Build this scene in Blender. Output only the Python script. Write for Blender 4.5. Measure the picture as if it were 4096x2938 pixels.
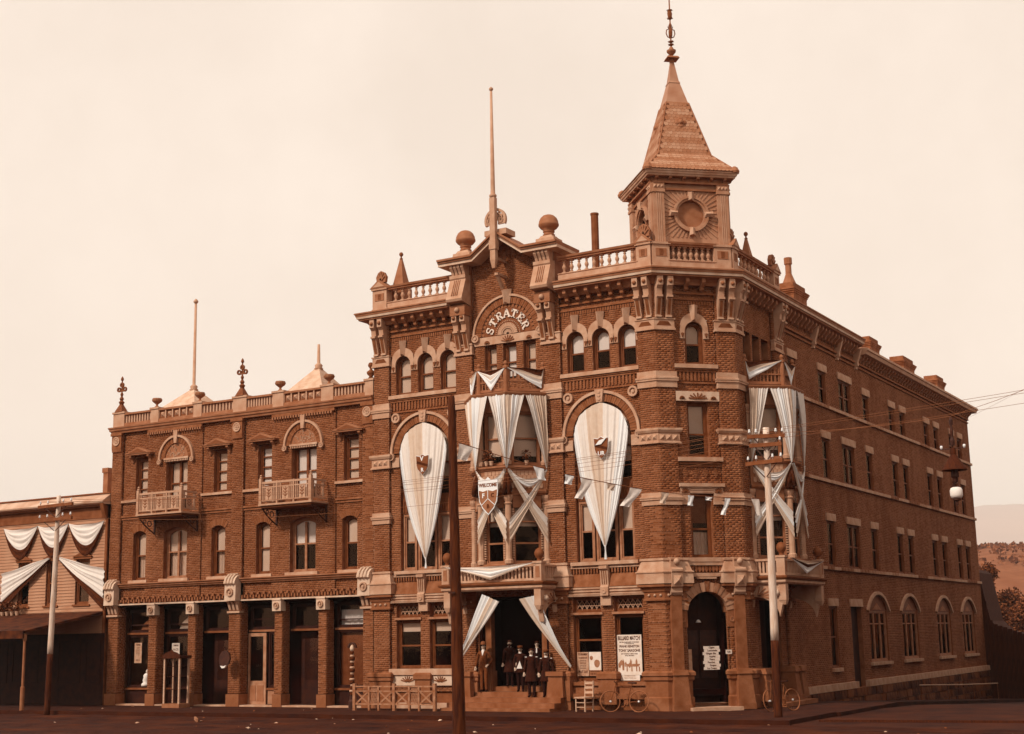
import bpy, bmesh, math, random
import numpy as np
from mathutils import Vector, Matrix
random.seed(7)
for o in list(bpy.data.objects): bpy.data.objects.remove(o)
SC = bpy.context.scene
COL = SC.collection
R = math.radians
S2 = math.sqrt(.5)

# ------------------------------------------------------------------ camera
cd = bpy.data.cameras.new('camera'); cam = bpy.data.objects.new('camera', cd); COL.objects.link(cam)
cd.sensor_width = 36; cd.lens = 49.33; cd.clip_start = .5; cd.clip_end = 30000
yaw, pitch, roll = -.531783, .189579, -.019907
fw = Vector((math.sin(yaw)*math.cos(pitch), math.cos(yaw)*math.cos(pitch), math.sin(pitch)))
r0 = Vector((math.cos(yaw), -math.sin(yaw), 0)); u0_ = r0.cross(fw)
rr = math.cos(roll)*r0+math.sin(roll)*u0_; uu = -math.sin(roll)*r0+math.cos(roll)*u0_
mw = Matrix((rr, uu, -fw)).transposed().to_4x4(); mw.translation = (19.862, -43.542, 2.523)
cam.matrix_world = mw
SC.camera = cam

# ------------------------------------------------------------------ sky, sun, exposure
SUN_AZ, SUN_EL = R(198), R(40)        # compass bearing of the sun (0 = +Y), from the front left
w = bpy.data.worlds.new('World'); SC.world = w; w.use_nodes = True
nt = w.node_tree; nt.nodes.clear()
sky = nt.nodes.new('ShaderNodeTexSky'); sky.sky_type = 'NISHITA'; sky.sun_disc = False
sky.sun_elevation = SUN_EL; sky.sun_rotation = SUN_AZ
sky.air_density = 1.0; sky.dust_density = 2.0; sky.ozone_density = 1.0
# blank hazy sky: the sky texture's light, greyed and toned like the print, evened out by a high thin veil of cloud
bwn = nt.nodes.new('ShaderNodeRGBToBW')
tint = nt.nodes.new('ShaderNodeMixRGB'); tint.blend_type = 'MULTIPLY'; tint.inputs[0].default_value = 1
tint.inputs[2].default_value = (1.0, .835, .70, 1)
veil = nt.nodes.new('ShaderNodeMixRGB'); veil.inputs[0].default_value = .86; veil.inputs[2].default_value = (8.6, 7.2, 6.05, 1)
wtc = nt.nodes.new('ShaderNodeTexCoord'); wnz = nt.nodes.new('ShaderNodeTexNoise'); wnz.inputs['Scale'].default_value = 4.5; wnz.inputs['Detail'].default_value = 7; wnz.inputs['Roughness'].default_value = .6
wrp = nt.nodes.new('ShaderNodeValToRGB'); wrp.color_ramp.elements[0].position = .3; wrp.color_ramp.elements[1].position = .7
wrp.color_ramp.elements[0].color = (6.7, 5.65, 4.8, 1); wrp.color_ramp.elements[1].color = (7.9, 6.8, 5.9, 1)      # faint uneven cloud
for el in wrp.color_ramp.elements: el.color = tuple(c/10 for c in el.color[:3])+(1,)
wsc = nt.nodes.new('ShaderNodeMixRGB'); wsc.blend_type = 'MULTIPLY'; wsc.inputs[0].default_value = 1; wsc.inputs[2].default_value = (10, 10, 10, 1)
nt.links.new(wtc.outputs['Generated'], wnz.inputs['Vector']); nt.links.new(wnz.outputs[0], wrp.inputs[0]); nt.links.new(wrp.outputs[0], wsc.inputs[1]); nt.links.new(wsc.outputs[0], veil.inputs[2])
bg = nt.nodes.new('ShaderNodeBackground'); bg.inputs[1].default_value = .142
wo = nt.nodes.new('ShaderNodeOutputWorld')
nt.links.new(sky.outputs[0], bwn.inputs[0]); nt.links.new(bwn.outputs[0], tint.inputs[1]); nt.links.new(tint.outputs[0], veil.inputs[1])
nt.links.new(veil.outputs[0], bg.inputs[0]); nt.links.new(bg.outputs[0], wo.inputs[0])
sd = bpy.data.lights.new('sun', 'SUN'); sd.energy = 3.2; sd.angle = R(6); sd.color = (1, .90, .78)
sun = bpy.data.objects.new('sun', sd); COL.objects.link(sun)
sv = Vector((math.sin(SUN_AZ)*math.cos(SUN_EL), math.cos(SUN_AZ)*math.cos(SUN_EL), math.sin(SUN_EL)))
sun.rotation_euler = sv.to_track_quat('Z', 'Y').to_euler()
SC.view_settings.view_transform = 'Standard'; SC.view_settings.look = 'None'
SC.view_settings.exposure = 0.1; SC.view_settings.gamma = 1.0
SC.render.engine = 'CYCLES'
SC.cycles.use_denoising = True; SC.cycles.max_bounces = 6; SC.cycles.transparent_max_bounces = 12
SC.cycles.sample_clamp_indirect = 4

# ------------------------------------------------------------------ sepia palette
RAMP = [(0, (36, 7, 1)), (.06, (58, 19, 4)), (.14, (88, 36, 9)), (.22, (111, 51, 17)), (.33, (139, 74, 38)), (.45, (167, 102, 66)), (.6, (200, 146, 111)),
        (.75, (228, 187, 154)), (.9, (248, 222, 200)), (1, (255, 238, 222))]
def lin(c):
    c /= 255
    return c/12.92 if c <= .04045 else ((c+.055)/1.055)**2.4
def tone(v, g=.82):     # print tone -> base colour under the warm light (the light's own tint divided out)
    v = min(1, max(0, v))
    for (a, ca), (b, cb) in zip(RAMP, RAMP[1:]):
        if v <= b:
            t = (v-a)/(b-a)
            return tuple(min(.9, max(.0015, lin(x+(y-x)*t))*g/k) for x, y, k in zip(ca, cb, (1, .86, .735)))+(1,)
MATS = {}
def mat(name, v, var=.06, scale=3, rough=.85, island=0, bump=0, bscale=40, spec=.15, stretch=(1, 1, 1), two=None, metal=0):
    m = bpy.data.materials.new(name); m.use_nodes = True; MATS[name] = m
    n = m.node_tree.nodes; l = m.node_tree.links
    b = n['Principled BSDF']; b.inputs['Roughness'].default_value = rough; b.inputs['Metallic'].default_value = metal
    b.inputs['Specular IOR Level'].default_value = spec
    tc = n.new('ShaderNodeTexCoord'); mp = n.new('ShaderNodeMapping'); mp.inputs['Scale'].default_value = stretch
    l.new(tc.outputs['Object'], mp.inputs[0])
    nz = n.new('ShaderNodeTexNoise'); nz.inputs['Scale'].default_value = scale; nz.inputs['Detail'].default_value = 6
    l.new(mp.outputs[0], nz.inputs['Vector'])
    rp = n.new('ShaderNodeValToRGB'); e = rp.color_ramp.elements
    e[0].position = .3; e[1].position = .7; e[0].color = tone(v-var); e[1].color = tone(v+var)
    fac = nz.outputs[0]
    if island:
        gi = n.new('ShaderNodeNewGeometry'); mx = n.new('ShaderNodeMath'); mx.operation = 'MULTIPLY_ADD'
        mx.inputs[1].default_value = island; ad = n.new('ShaderNodeMath'); ad.operation = 'ADD'; ad.inputs[1].default_value = -island/2
        oi = n.new('ShaderNodeObjectInfo'); a2 = n.new('ShaderNodeMath'); a2.operation = 'ADD'
        fr_ = n.new('ShaderNodeMath'); fr_.operation = 'FRACT'
        l.new(gi.outputs['Random Per Island'], a2.inputs[0]); l.new(oi.outputs['Random'], a2.inputs[1]); l.new(a2.outputs[0], fr_.inputs[0])
        l.new(fr_.outputs[0], mx.inputs[0]); l.new(nz.outputs[0], mx.inputs[2]); l.new(mx.outputs[0], ad.inputs[0]); fac = ad.outputs[0]
    l.new(fac, rp.inputs[0])
    out = rp.outputs[0]
    if two is not None:     # a second, coarser layer of stains with a tone of its own
        n2 = n.new('ShaderNodeTexNoise'); n2.inputs['Scale'].default_value = two[1]; n2.inputs['Detail'].default_value = 4
        l.new(mp.outputs[0], n2.inputs['Vector'])
        r2 = n.new('ShaderNodeValToRGB'); r2.color_ramp.elements[0].position = two[2]; r2.color_ramp.elements[1].position = two[2]+.2
        l.new(n2.outputs[0], r2.inputs[0])
        mm = n.new('ShaderNodeMixRGB'); mm.inputs[2].default_value = tone(two[0]); l.new(r2.outputs[0], mm.inputs[0]); l.new(out, mm.inputs[1]); out = mm.outputs[0]
    l.new(out, b.inputs['Base Color'])
    if bump:
        nb = n.new('ShaderNodeTexNoise'); nb.inputs['Scale'].default_value = bscale; nb.inputs['Detail'].default_value = 5
        l.new(mp.outputs[0], nb.inputs['Vector'])
        bn = n.new('ShaderNodeBump'); bn.inputs['Strength'].default_value = bump; bn.inputs['Distance'].default_value = .02
        l.new(nb.outputs[0], bn.inputs['Height']); l.new(bn.outputs[0], b.inputs['Normal'])
    return m
mat('brick', .345, .06, 1.1, .9, island=.38, bump=.35, bscale=60, two=(.275, 1.2, .57), stretch=(1, 1, .22))
mat('brick_wing', .325, .06, 1.1, .9, island=.38, bump=.35, bscale=60, two=(.275, 1.2, .57), stretch=(1, 1, .22))
mat('brick_side', .345, .06, 1.1, .9, island=.38, bump=.35, bscale=60, two=(.275, 1.2, .57), stretch=(1, 1, .22))
mat('mortar', .49, .07, 2.2, .95)
mat('mortar_side', .47, .08, 2.2, .95)
mat('brick_plain', .36, .07, 3.5, .9, bump=.4, bscale=25)
mat('stone', .59, .07, 2.6, .85, bump=.35, bscale=18, two=(.53, 1.1, .56))
mat('stone_shaded', .37, .08, 2.2, .88, bump=.4, bscale=18, two=(.3, 1.3, .52))  # darker copy of the stone: dimming towards the street put into its colour
mat('stone_pale', .69, .06, 3, .85, bump=.3, bscale=25)
mat('stone_rough', .42, .13, 4, .9, bump=.8, bscale=9, island=.4)
mat('rubble', .2, .1, 4, .9, bump=.8, bscale=9, island=.5)
mat('trim', .42, .05, 3, .7, bump=.2, bscale=30)
mat('trim_light', .58, .05, 3, .7, bump=.2, bscale=30)
mat('trim_dark', .3, .05, 4, .7, bump=.2, bscale=30)
mat('tower_paint', .53, .05, 2.5, .75, bump=.2, bscale=30)
mat('slate', .46, .05, 3, .8, island=.3, bump=.2)
mat('roof_tin', .66, .06, 4, .7, bump=.3, bscale=20)
mat('zinc', .5, .05, 2, .6, spec=.4)
mat('casing', .27, .05, 5, .6)
mat('casing_light', .46, .05, 5, .6)
mat('blind', .8, .03, 2, .9)
mat('blind_light', .99, .03, 2, .9)
mat('lace', .74, .1, 8, .95, stretch=(6, 6, .6))
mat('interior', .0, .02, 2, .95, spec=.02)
mat('shopfront', .05, .04, 3, .7)
mat('shop_paint', .5, .06, 4, .8)
mat('ground', .06, .04, .9, .95, bump=.9, bscale=6, two=(.13, .5, .5))
mat('walk', .07, .04, 1.3, .95, bump=.6, bscale=12, two=(.1, .8, .55))
mat('clapboard', .52, .05, 4, .8, stretch=(.3, 1, 1))
mat('clap_trim', .3, .06, 3, .8)
mat('tin_roof', .62, .09, 1.5, .6, spec=.3)
mat('awning_roof', .1, .09, 2.5, .9)
mat('wood_dark', .1, .04, 5, .85, bump=.4, stretch=(4, 4, .5))
mat('pole_pale', .74, .09, 6, .9, bump=.6, bscale=14, stretch=(3, 3, .35))
mat('pole_dark', .1, .06, 6, .9, bump=.4, stretch=(3, 3, .4))
mat('post_dark', .12, .07, 5, .9, bump=.5, bscale=14, stretch=(3, 3, .35))
mat('iron', .08, .04, 6, .6, spec=.3)
mat('wire', .4, .03, 5, .7)
mat('iron_mid', .28, .08, 6, .7)
mat('cloth_white', 1.0, .01, 6, .95, bump=.3, bscale=50)
mat('cloth_tan', .89, .02, 6, .95, bump=.3, bscale=50)
mat('cloth_mid', .76, .025, 6, .95, bump=.3, bscale=50)
mat('cloth_dark', .12, .05, 6, .95)
mat('paper', .82, .05, 5, .9)
mat('paper_grey', .58, .07, 7, .9)
mat('ink', .14, .04, 9, .9)
mat('ink_mid', .45, .08, 6, .9)
mat('white_paint', .9, .03, 6, .6)
mat('gilt', .82, .02, 6, .5)
mat('skin', .72, .04, 10, .6)
mat('suit_mid', .25, .06, 14, .95)
mat('suit_dark', .05, .03, 14, .95)
mat('suit_black', .02, .02, 14, .95)
mat('hair', .1, .04, 20, .8)
mat('shirt', .9, .02, 9, .9)
mat('hill_near', .34, .05, .12, .95, two=(.3, .5, .5))
mat('hill_far', .42, .05, .002, .95)
mat('bark', .12, .05, 8, .95)
mat('scrub', .3, .08, 1.0, .9, island=.6)
mat('slate_light', .53, .05, 3, .8, island=.3, bump=.2)
mat('leaf', .2, .1, 1.0, .8, island=.9)
mat('plant', .2, .08, 5, .8, island=.8)
mat('pot', .6, .05, 5, .8)
mat('rubber', .4, .05, 5, .8)
mat('wood_pale', .62, .07, 5, .85, stretch=(1, 1, 6))
mat('wood_fence', .46, .08, 6, .85, bump=.3)
mat('litter', .5, .2, 2, .9, island=.9)
def lit_through(name, k=.1):      # thin bunting cloth lets some light through
    m = MATS[name]; n = m.node_tree.nodes; l = m.node_tree.links; b = n['Principled BSDF']; o = n['Material Output']
    t = n.new('ShaderNodeBsdfTranslucent'); x = n.new('ShaderNodeMixShader'); x.inputs[0].default_value = k
    l.new(b.inputs['Base Color'].links[0].from_socket, t.inputs[0]); l.new(b.outputs[0], x.inputs[1]); l.new(t.outputs[0], x.inputs[2]); l.new(x.outputs[0], o.inputs[0])
for q in ('cloth_white', 'cloth_tan', 'cloth_mid'): lit_through(q)
def glassmat():
    m = bpy.data.materials.new('glass'); m.use_nodes = True; MATS['glass'] = m
    n = m.node_tree.nodes; l = m.node_tree.links; n.clear()
    o = n.new('ShaderNodeOutputMaterial'); t = n.new('ShaderNodeBsdfTransparent'); g = n.new('ShaderNodeBsdfGlossy')
    t.inputs[0].default_value = (.95, .92, .9, 1); g.inputs[0].default_value = (.42, .24, .15, 1); g.inputs['Roughness'].default_value = .04
    fz = n.new('ShaderNodeFresnel'); fz.inputs[0].default_value = 1.33
    nz = n.new('ShaderNodeTexNoise'); nz.inputs['Scale'].default_value = 1.6; bp = n.new('ShaderNodeBump'); bp.inputs['Strength'].default_value = .12; bp.inputs['Distance'].default_value = .05
    tc = n.new('ShaderNodeTexCoord'); l.new(tc.outputs['Object'], nz.inputs['Vector']); l.new(nz.outputs[0], bp.inputs['Height'])
    l.new(bp.outputs[0], g.inputs['Normal'])
    mx = n.new('ShaderNodeMixShader'); l.new(fz.outputs[0], mx.inputs[0]); l.new(t.outputs[0], mx.inputs[1]); l.new(g.outputs[0], mx.inputs[2]); l.new(mx.outputs[0], o.inputs[0])
glassmat()

# ------------------------------------------------------------------ mesh helpers
I4 = Matrix.Identity(4)
def FRM(x, y, deg, z=0): return Matrix.Translation((x, y, z))@Matrix.Rotation(R(deg), 4, 'Z')
FRONT = I4; CH = FRM(0, 0, 45); LS = 3*S2; SIDE = FRM(LS, LS, 90)

class MB:
    """collects shapes in a local frame (x along the wall, y into it, z up); build() links ONE mesh object"""
    def __init__(s, M=I4): s.v = []; s.f = []; s.mi = []; s.M = M; s.k = 0
    def add(s, vs, fs):
        n = len(s.v); M = s.M
        s.v += [M@Vector(p) for p in vs]; s.f += [tuple(i+n for i in f) for f in fs]; s.mi += [s.k]*len(fs); return s
    def box(s, x0, x1, y0, y1, z0, z1):
        return s.add([(x0, y0, z0), (x1, y0, z0), (x1, y1, z0), (x0, y1, z0), (x0, y0, z1), (x1, y0, z1), (x1, y1, z1), (x0, y1, z1)],
                     [(3, 2, 1, 0), (4, 5, 6, 7), (0, 1, 5, 4), (1, 2, 6, 5), (2, 3, 7, 6), (3, 0, 4, 7)])
    def frus(s, cx, cy, z0, z1, a0, b0, a1, b1):
        p = lambda a, b, z: [(cx-a, cy-b, z), (cx+a, cy-b, z), (cx+a, cy+b, z), (cx-a, cy+b, z)]
        return s.add(p(a0, b0, z0)+p(a1, b1, z1), [(3, 2, 1, 0), (4, 5, 6, 7), (0, 1, 5, 4), (1, 2, 6, 5), (2, 3, 7, 6), (3, 0, 4, 7)])
    def pxz(s, poly, y0, y1):            # polygon in x,z (ccw seen from -y) extruded along y
        n = len(poly)
        return s.add([(a, y0, b) for a, b in poly]+[(a, y1, b) for a, b in poly],
                     [tuple(range(n)), tuple(range(2*n-1, n-1, -1))]+[(i, i+n, (i+1) % n+n, (i+1) % n) for i in range(n)])
    def pyz(s, poly, x0, x1):            # polygon in y,z extruded along x
        n = len(poly)
        return s.add([(x0, a, b) for a, b in poly]+[(x1, a, b) for a, b in poly],
                     [tuple(range(n)), tuple(range(2*n-1, n-1, -1))]+[(i, i+n, (i+1) % n+n, (i+1) % n) for i in range(n)])
    def pxy(s, poly, z0, z1):
        n = len(poly)
        return s.add([(a, b, z0) for a, b in poly]+[(a, b, z1) for a, b in poly],
                     [tuple(range(n-1, -1, -1)), tuple(range(n, 2*n))]+[(i, (i+1) % n, (i+1) % n+n, i+n) for i in range(n)])
    def lathe(s, cx, cy, prof, seg=10, z=0):
        vs = []; fs = []; m = len(prof)
        for i in range(seg):
            a = 2*math.pi*i/seg
            vs += [(cx+r*math.cos(a), cy+r*math.sin(a), z+h) for r, h in prof]
        for i in range(seg):
            j = (i+1) % seg
            fs += [(i*m+k, j*m+k, j*m+k+1, i*m+k+1) for k in range(m-1)]
        if prof[0][0] > 1e-4: fs.append(tuple(i*m for i in range(seg-1, -1, -1)))
        if prof[-1][0] > 1e-4: fs.append(tuple(i*m+m-1 for i in range(seg)))
        return s.add(vs, fs)
    def tube(s, pts, r, seg=6, cap=True):
        pts = [Vector(p) for p in pts]; n = len(pts)
        rs = r if isinstance(r, (list, tuple)) else [r]*n
        vs = []; up = None
        for i, p in enumerate(pts):
            t = (pts[min(i+1, n-1)]-pts[max(i-1, 0)]).normalized()
            if up is None: up = Vector((0, 0, 1)) if abs(t.z) < .9 else Vector((1, 0, 0))
            a = t.cross(up)
            if a.length < 1e-4: a = t.orthogonal()
            a.normalize(); b = a.cross(t).normalized(); up = b
            vs += [p+rs[i]*(math.cos(2*math.pi*k/seg)*a+math.sin(2*math.pi*k/seg)*b) for k in range(seg)]
        fs = [(i*seg+k, i*seg+(k+1) % seg, (i+1)*seg+(k+1) % seg, (i+1)*seg+k) for i in range(n-1) for k in range(seg)]
        if cap: fs += [tuple(range(seg-1, -1, -1)), tuple(range((n-1)*seg, n*seg))]
        return s.add(vs, fs)
    def bar(s, a, b, wx, wy):            # rectangular bar between two points, wx across, wy deep
        a = Vector(a); b = Vector(b); t = (b-a).normalized()
        q = Vector((0, 1, 0)) if abs(t.y) < .9 else Vector((1, 0, 0))
        p = t.cross(q).normalized(); q = p.cross(t).normalized()
        vs = [c+sx*wx/2*p+sy*wy/2*q for c in (a, b) for sx, sy in ((-1, -1), (1, -1), (1, 1), (-1, 1))]
        return s.add(vs, [(0, 1, 2, 3), (7, 6, 5, 4), (0, 4, 5, 1), (1, 5, 6, 2), (2, 6, 7, 3), (3, 7, 4, 0)])
    def sweep(s, prof, path, closed=False):   # prof (outward, z) closed polygon; path (x,y), outward to the right
        m = len(prof); n = len(path); vs = []
        nm = []
        for i in range(n-1):
            d = Vector(path[i+1])-Vector(path[i]); d.normalize(); nm.append(Vector((d.y, -d.x)))
        for i, p in enumerate(path):
            if i == 0: q = nm[0]
            elif i == n-1: q = nm[-1]
            else: q = (nm[i-1]+nm[i])/(1+nm[i-1].dot(nm[i]))
            vs += [(p[0]+q.x*d, p[1]+q.y*d, z) for d, z in prof]
        fs = [(i*m+k, (i+1)*m+k, (i+1)*m+(k+1) % m, i*m+(k+1) % m) for i in range(n-1) for k in range(m)]
        fs += [tuple(range(m)), tuple(range(n*m-1, (n-1)*m-1, -1))]
        return s.add(vs, fs)
    def arc(s, cx, cz, r0, r1, a0, a1, y0, y1, n=16):    # ring segment in the x,z plane, degrees
        for i in range(n):
            t0 = R(a0+(a1-a0)*i/n); t1 = R(a0+(a1-a0)*(i+1)/n)
            q = [(cx+r*math.cos(t), cz+r*math.sin(t)) for r, t in ((r0, t0), (r1, t0), (r1, t1), (r0, t1))]
            s.pxz(q, y0, y1)
        return s
    def grid(s, P, nu, nv, matf=None):   # P(i,j) -> point
        n = len(s.v); M = s.M
        s.v += [M@Vector(P(i, j)) for j in range(nv+1) for i in range(nu+1)]
        for j in range(nv):
            for i in range(nu):
                a = n+j*(nu+1)+i; s.f.append((a, a+1, a+nu+2, a+nu+1)); s.mi.append(matf(i, j) if matf else s.k)
        return s
    def mesh(s, name, mats, smooth=False, org=None, fix=True, weld=False):
        me = bpy.data.meshes.new(name)
        o = Vector(org) if org else Vector((0, 0, 0))
        me.from_pydata([p-o for p in s.v], [], s.f)
        mats = mats if isinstance(mats, (list, tuple)) else [mats]
        for m in mats: me.materials.append(MATS[m])
        if len(mats) > 1: me.polygons.foreach_set('material_index', s.mi)
        if fix:
            bm = bmesh.new(); bm.from_mesh(me)
            if weld: bmesh.ops.remove_doubles(bm, verts=bm.verts, dist=1e-4)
            bmesh.ops.recalc_face_normals(bm, faces=bm.faces); bm.to_mesh(me); bm.free()
        if smooth: me.polygons.foreach_set('use_smooth', [True]*len(me.polygons))
        me.update(); return me

WM = {}
def place(o, parent, M):
    COL.objects.link(o); WM[o.name] = M
    if parent is not None:
        o.parent = parent; o.matrix_parent_inverse = WM[parent.name].inverted()
    o.matrix_basis = M
    return o
def inst(parent, name, me, M=I4, label=None, kind=None):
    o = bpy.data.objects.new(name, me); place(o, parent, M)
    if label: o['label'] = label
    if kind: o['kind'] = kind
    return o
def part(parent, name, mb, mats, smooth=False, label=None, kind=None, fix=True):
    if not mb.v: return None
    c = sum(mb.v, Vector())/len(mb.v) if len(mb.v) < 5000 else Vector((0, 0, 0))
    return inst(parent, name, mb.mesh(name, mats, smooth, c, fix), Matrix.Translation(c), label, kind)
def thing(name, label, cat, loc=(0, 0, 0), group=None, rotz=0):
    o = bpy.data.objects.new(name, None); o.empty_display_size = .3
    place(o, None, Matrix.Translation(loc)@Matrix.Rotation(rotz, 4, 'Z'))
    o['label'] = label; o['category'] = cat
    if group: o['group'] = group
    return o
def solo(name, mb, mats, label, cat, loc, group=None, smooth=False, fix=True, kind=None):
    o = inst(None, name, mb.mesh(name, mats, smooth, loc, fix), Matrix.Translation(loc))
    if label: o['label'] = label
    if cat: o['category'] = cat
    if group: o['group'] = group
    if kind: o['kind'] = kind
    return o
def struct(name, mb, mats, smooth=False):
    return inst(None, name, mb.mesh(name, mats, smooth), I4, None, 'structure')
def loc3(M, x, y, z): return M@Vector((x, y, z))

# ------------------------------------------------------------------ outlines of openings
def outline(u0, u1, z0, z1, kind='flat', rise=.15, n=12):
    if kind == 'flat': return [(u0, z0), (u1, z0), (u1, z1), (u0, z1)]
    hw = (u1-u0)/2; c = (u0+u1)/2
    if kind == 'round': r = hw; zc = z1-hw; a = math.pi/2
    else:
        r = (hw*hw+rise*rise)/(2*rise); zc = z1-r; a = math.asin(min(1, hw/r))
    p = [(u0, z0), (u1, z0)]
    for i in range(n+1):
        t = a-2*a*i/n
        p.append((c+r*math.sin(t), zc+r*math.cos(t)))
    return p
def span(op, z):
    u0, u1, z0, z1, kind, rise = op
    if z < z0 or z >= z1: return None
    if kind == 'flat': return (u0, u1)
    hw = (u1-u0)/2; c = (u0+u1)/2
    if kind == 'round': r = hw; zc = z1-hw; sp = zc
    else: r = (hw*hw+rise*rise)/(2*rise); zc = z1-r; sp = z1-rise
    if z <= sp: return (u0, u1)
    h = math.sqrt(max(0, r*r-(z-zc)**2))
    return (c-h, c+h)

# ------------------------------------------------------------------ brick walls
CRS, BL = .0722, .222
class Bricks:
    def __init__(s): s.rects = []; s.mort = MB(); s.rev = []
    def wall(s, M, y, u0, u1, z0, z1, ops=(), depth=.2, jamb=True):
        ops = [o if len(o) == 6 else tuple(o)+('flat', 0) for o in ops]
        n = int(round((z1-z0)/CRS)); n = max(n, 1); h = (z1-z0)/n
        prev = None; pz = z0
        def flush(iv, a, b):
            s.mort.M = M
            for p, q in iv: s.mort.add([(p, y+.0045, a), (q, y+.0045, a), (q, y+.0045, b), (p, y+.0045, b)], [(0, 1, 2, 3)])
        for k in range(n):
            za = z0+k*h; zb = za+h; zm = (za+zb)/2
            iv = [(u0, u1)]
            for o in ops:
                sp = span(o, zm)
                if sp:
                    nv = []
                    for p, q in iv:
                        if sp[1] <= p or sp[0] >= q: nv.append((p, q)); continue
                        if sp[0] > p+.01: nv.append((p, sp[0]))
                        if sp[1] < q-.01: nv.append((sp[1], q))
                    iv = nv
            if prev is None: prev = iv; pz = za
            elif iv != prev: flush(prev, pz, za); prev = iv; pz = za
            header = (k % 6 == 5)
            bl = BL/2 if header else BL
            off = (k % 2)*BL/2+(BL/4 if header else 0)
            for p, q in iv:
                i0 = math.floor((p-off)/bl)
                i1 = math.ceil((q-off)/bl)
                for i in range(i0, i1):
                    a = max(p, off+i*bl); b = min(q, off+(i+1)*bl)
                    if b-a > .03: s.rects.append((M, y, a+.0045, b-.0045, za+.0045, zb-.0045))
        flush(prev, pz, z1)
        if jamb:
            for o in ops:
                rv = MB(M); s.rev.append(rv)
                ol = outline(*o[:4], o[4], o[5]); m = len(ol)
                for i in range(m):
                    (a, b), (c, d) = ol[i], ol[(i+1) % m]
                    rv.add([(a, y+.002, b), (c, y+.002, d), (c, y+depth, d), (a, y+depth, b)], [(0, 1, 2, 3)])
    def right(s, M, u, y0, y1, z0, z1): s.wall(M@FRM(u, y0, 90), 0, 0, y1-y0, z0, z1, jamb=False)
    def left(s, M, u, y0, y1, z0, z1): s.wall(M@FRM(u, y1, -90), 0, 0, y1-y0, z0, z1, jamb=False)
    def pier(s, M, u0, u1, y0, y1, z0, z1):
        s.wall(M, y0, u0, u1, z0, z1, jamb=False); s.right(M, u1, y0, y1, z0, z1); s.left(M, u0, y0, y1, z0, z1)
    def build(s, parent, matb, matm, pick):
        """pick(M,rect)->score; the 300 best become single brick objects, the rest one mesh"""
        sc = sorted(range(len(s.rects)), key=lambda i: -pick(s.rects[i]))
        own = set(sc[:300])
        unit = MB().box(-.5, .5, 0, 1, -.5, .5).mesh('brick', matb)
        vs = []; n = 0
        for i, (M, y, a, b, c, d) in enumerate(s.rects):
            if i in own:
                inst(parent, 'brick', unit, M@Matrix.Translation(((a+b)/2, y, (c+d)/2))@Matrix.Diagonal((b-a, .012, d-c, 1)))
        key = {}
        for i, r in enumerate(s.rects):
            if i not in own: key.setdefault(tuple(map(tuple, r[0])), []).append(r[1:])
        allv = []
        for k, rs in key.items():
            M = np.array(k); A = np.array(rs); A[:, 0] += np.random.RandomState(3).uniform(-.0025, .0025, len(A))
            y, a, b, c, d = A.T; yb = y+.012
            P = np.stack([np.stack(q, -1) for q in ((a, y, c), (b, y, c), (b, y, d), (a, y, d), (a, yb, c), (b, yb, c), (b, yb, d), (a, yb, d))], 1)
            P = P@M[:3, :3].T+M[:3, 3]; allv.append(P.reshape(-1, 3))
        V = np.concatenate(allv); nb = len(V)//8
        F = np.array([(0, 1, 2, 3), (1, 5, 6, 2), (4, 0, 3, 7), (3, 2, 6, 7), (1, 0, 4, 5)])
        F = (F[None]+8*np.arange(nb)[:, None, None]).reshape(-1)
        me = bpy.data.meshes.new('brickwork'); me.vertices.add(len(V)); me.vertices.foreach_set('co', V.ravel().astype(np.float32))
        me.loops.add(len(F)); me.loops.foreach_set('vertex_index', F.astype(np.int32))
        me.polygons.add(len(F)//4); me.polygons.foreach_set('loop_start', np.arange(0, len(F), 4, dtype=np.int32))
        me.update(calc_edges=True); me.materials.append(MATS[matb])
        inst(parent, 'brickwork', me, kind='stuff')
        inst(parent, 'mortar_wall', s.mort.mesh('mortar_wall', matm, fix=False))
        for rv in s.rev: part(parent, 'window_reveal', rv, 'brick_plain', fix=False)
        return nb

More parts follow.
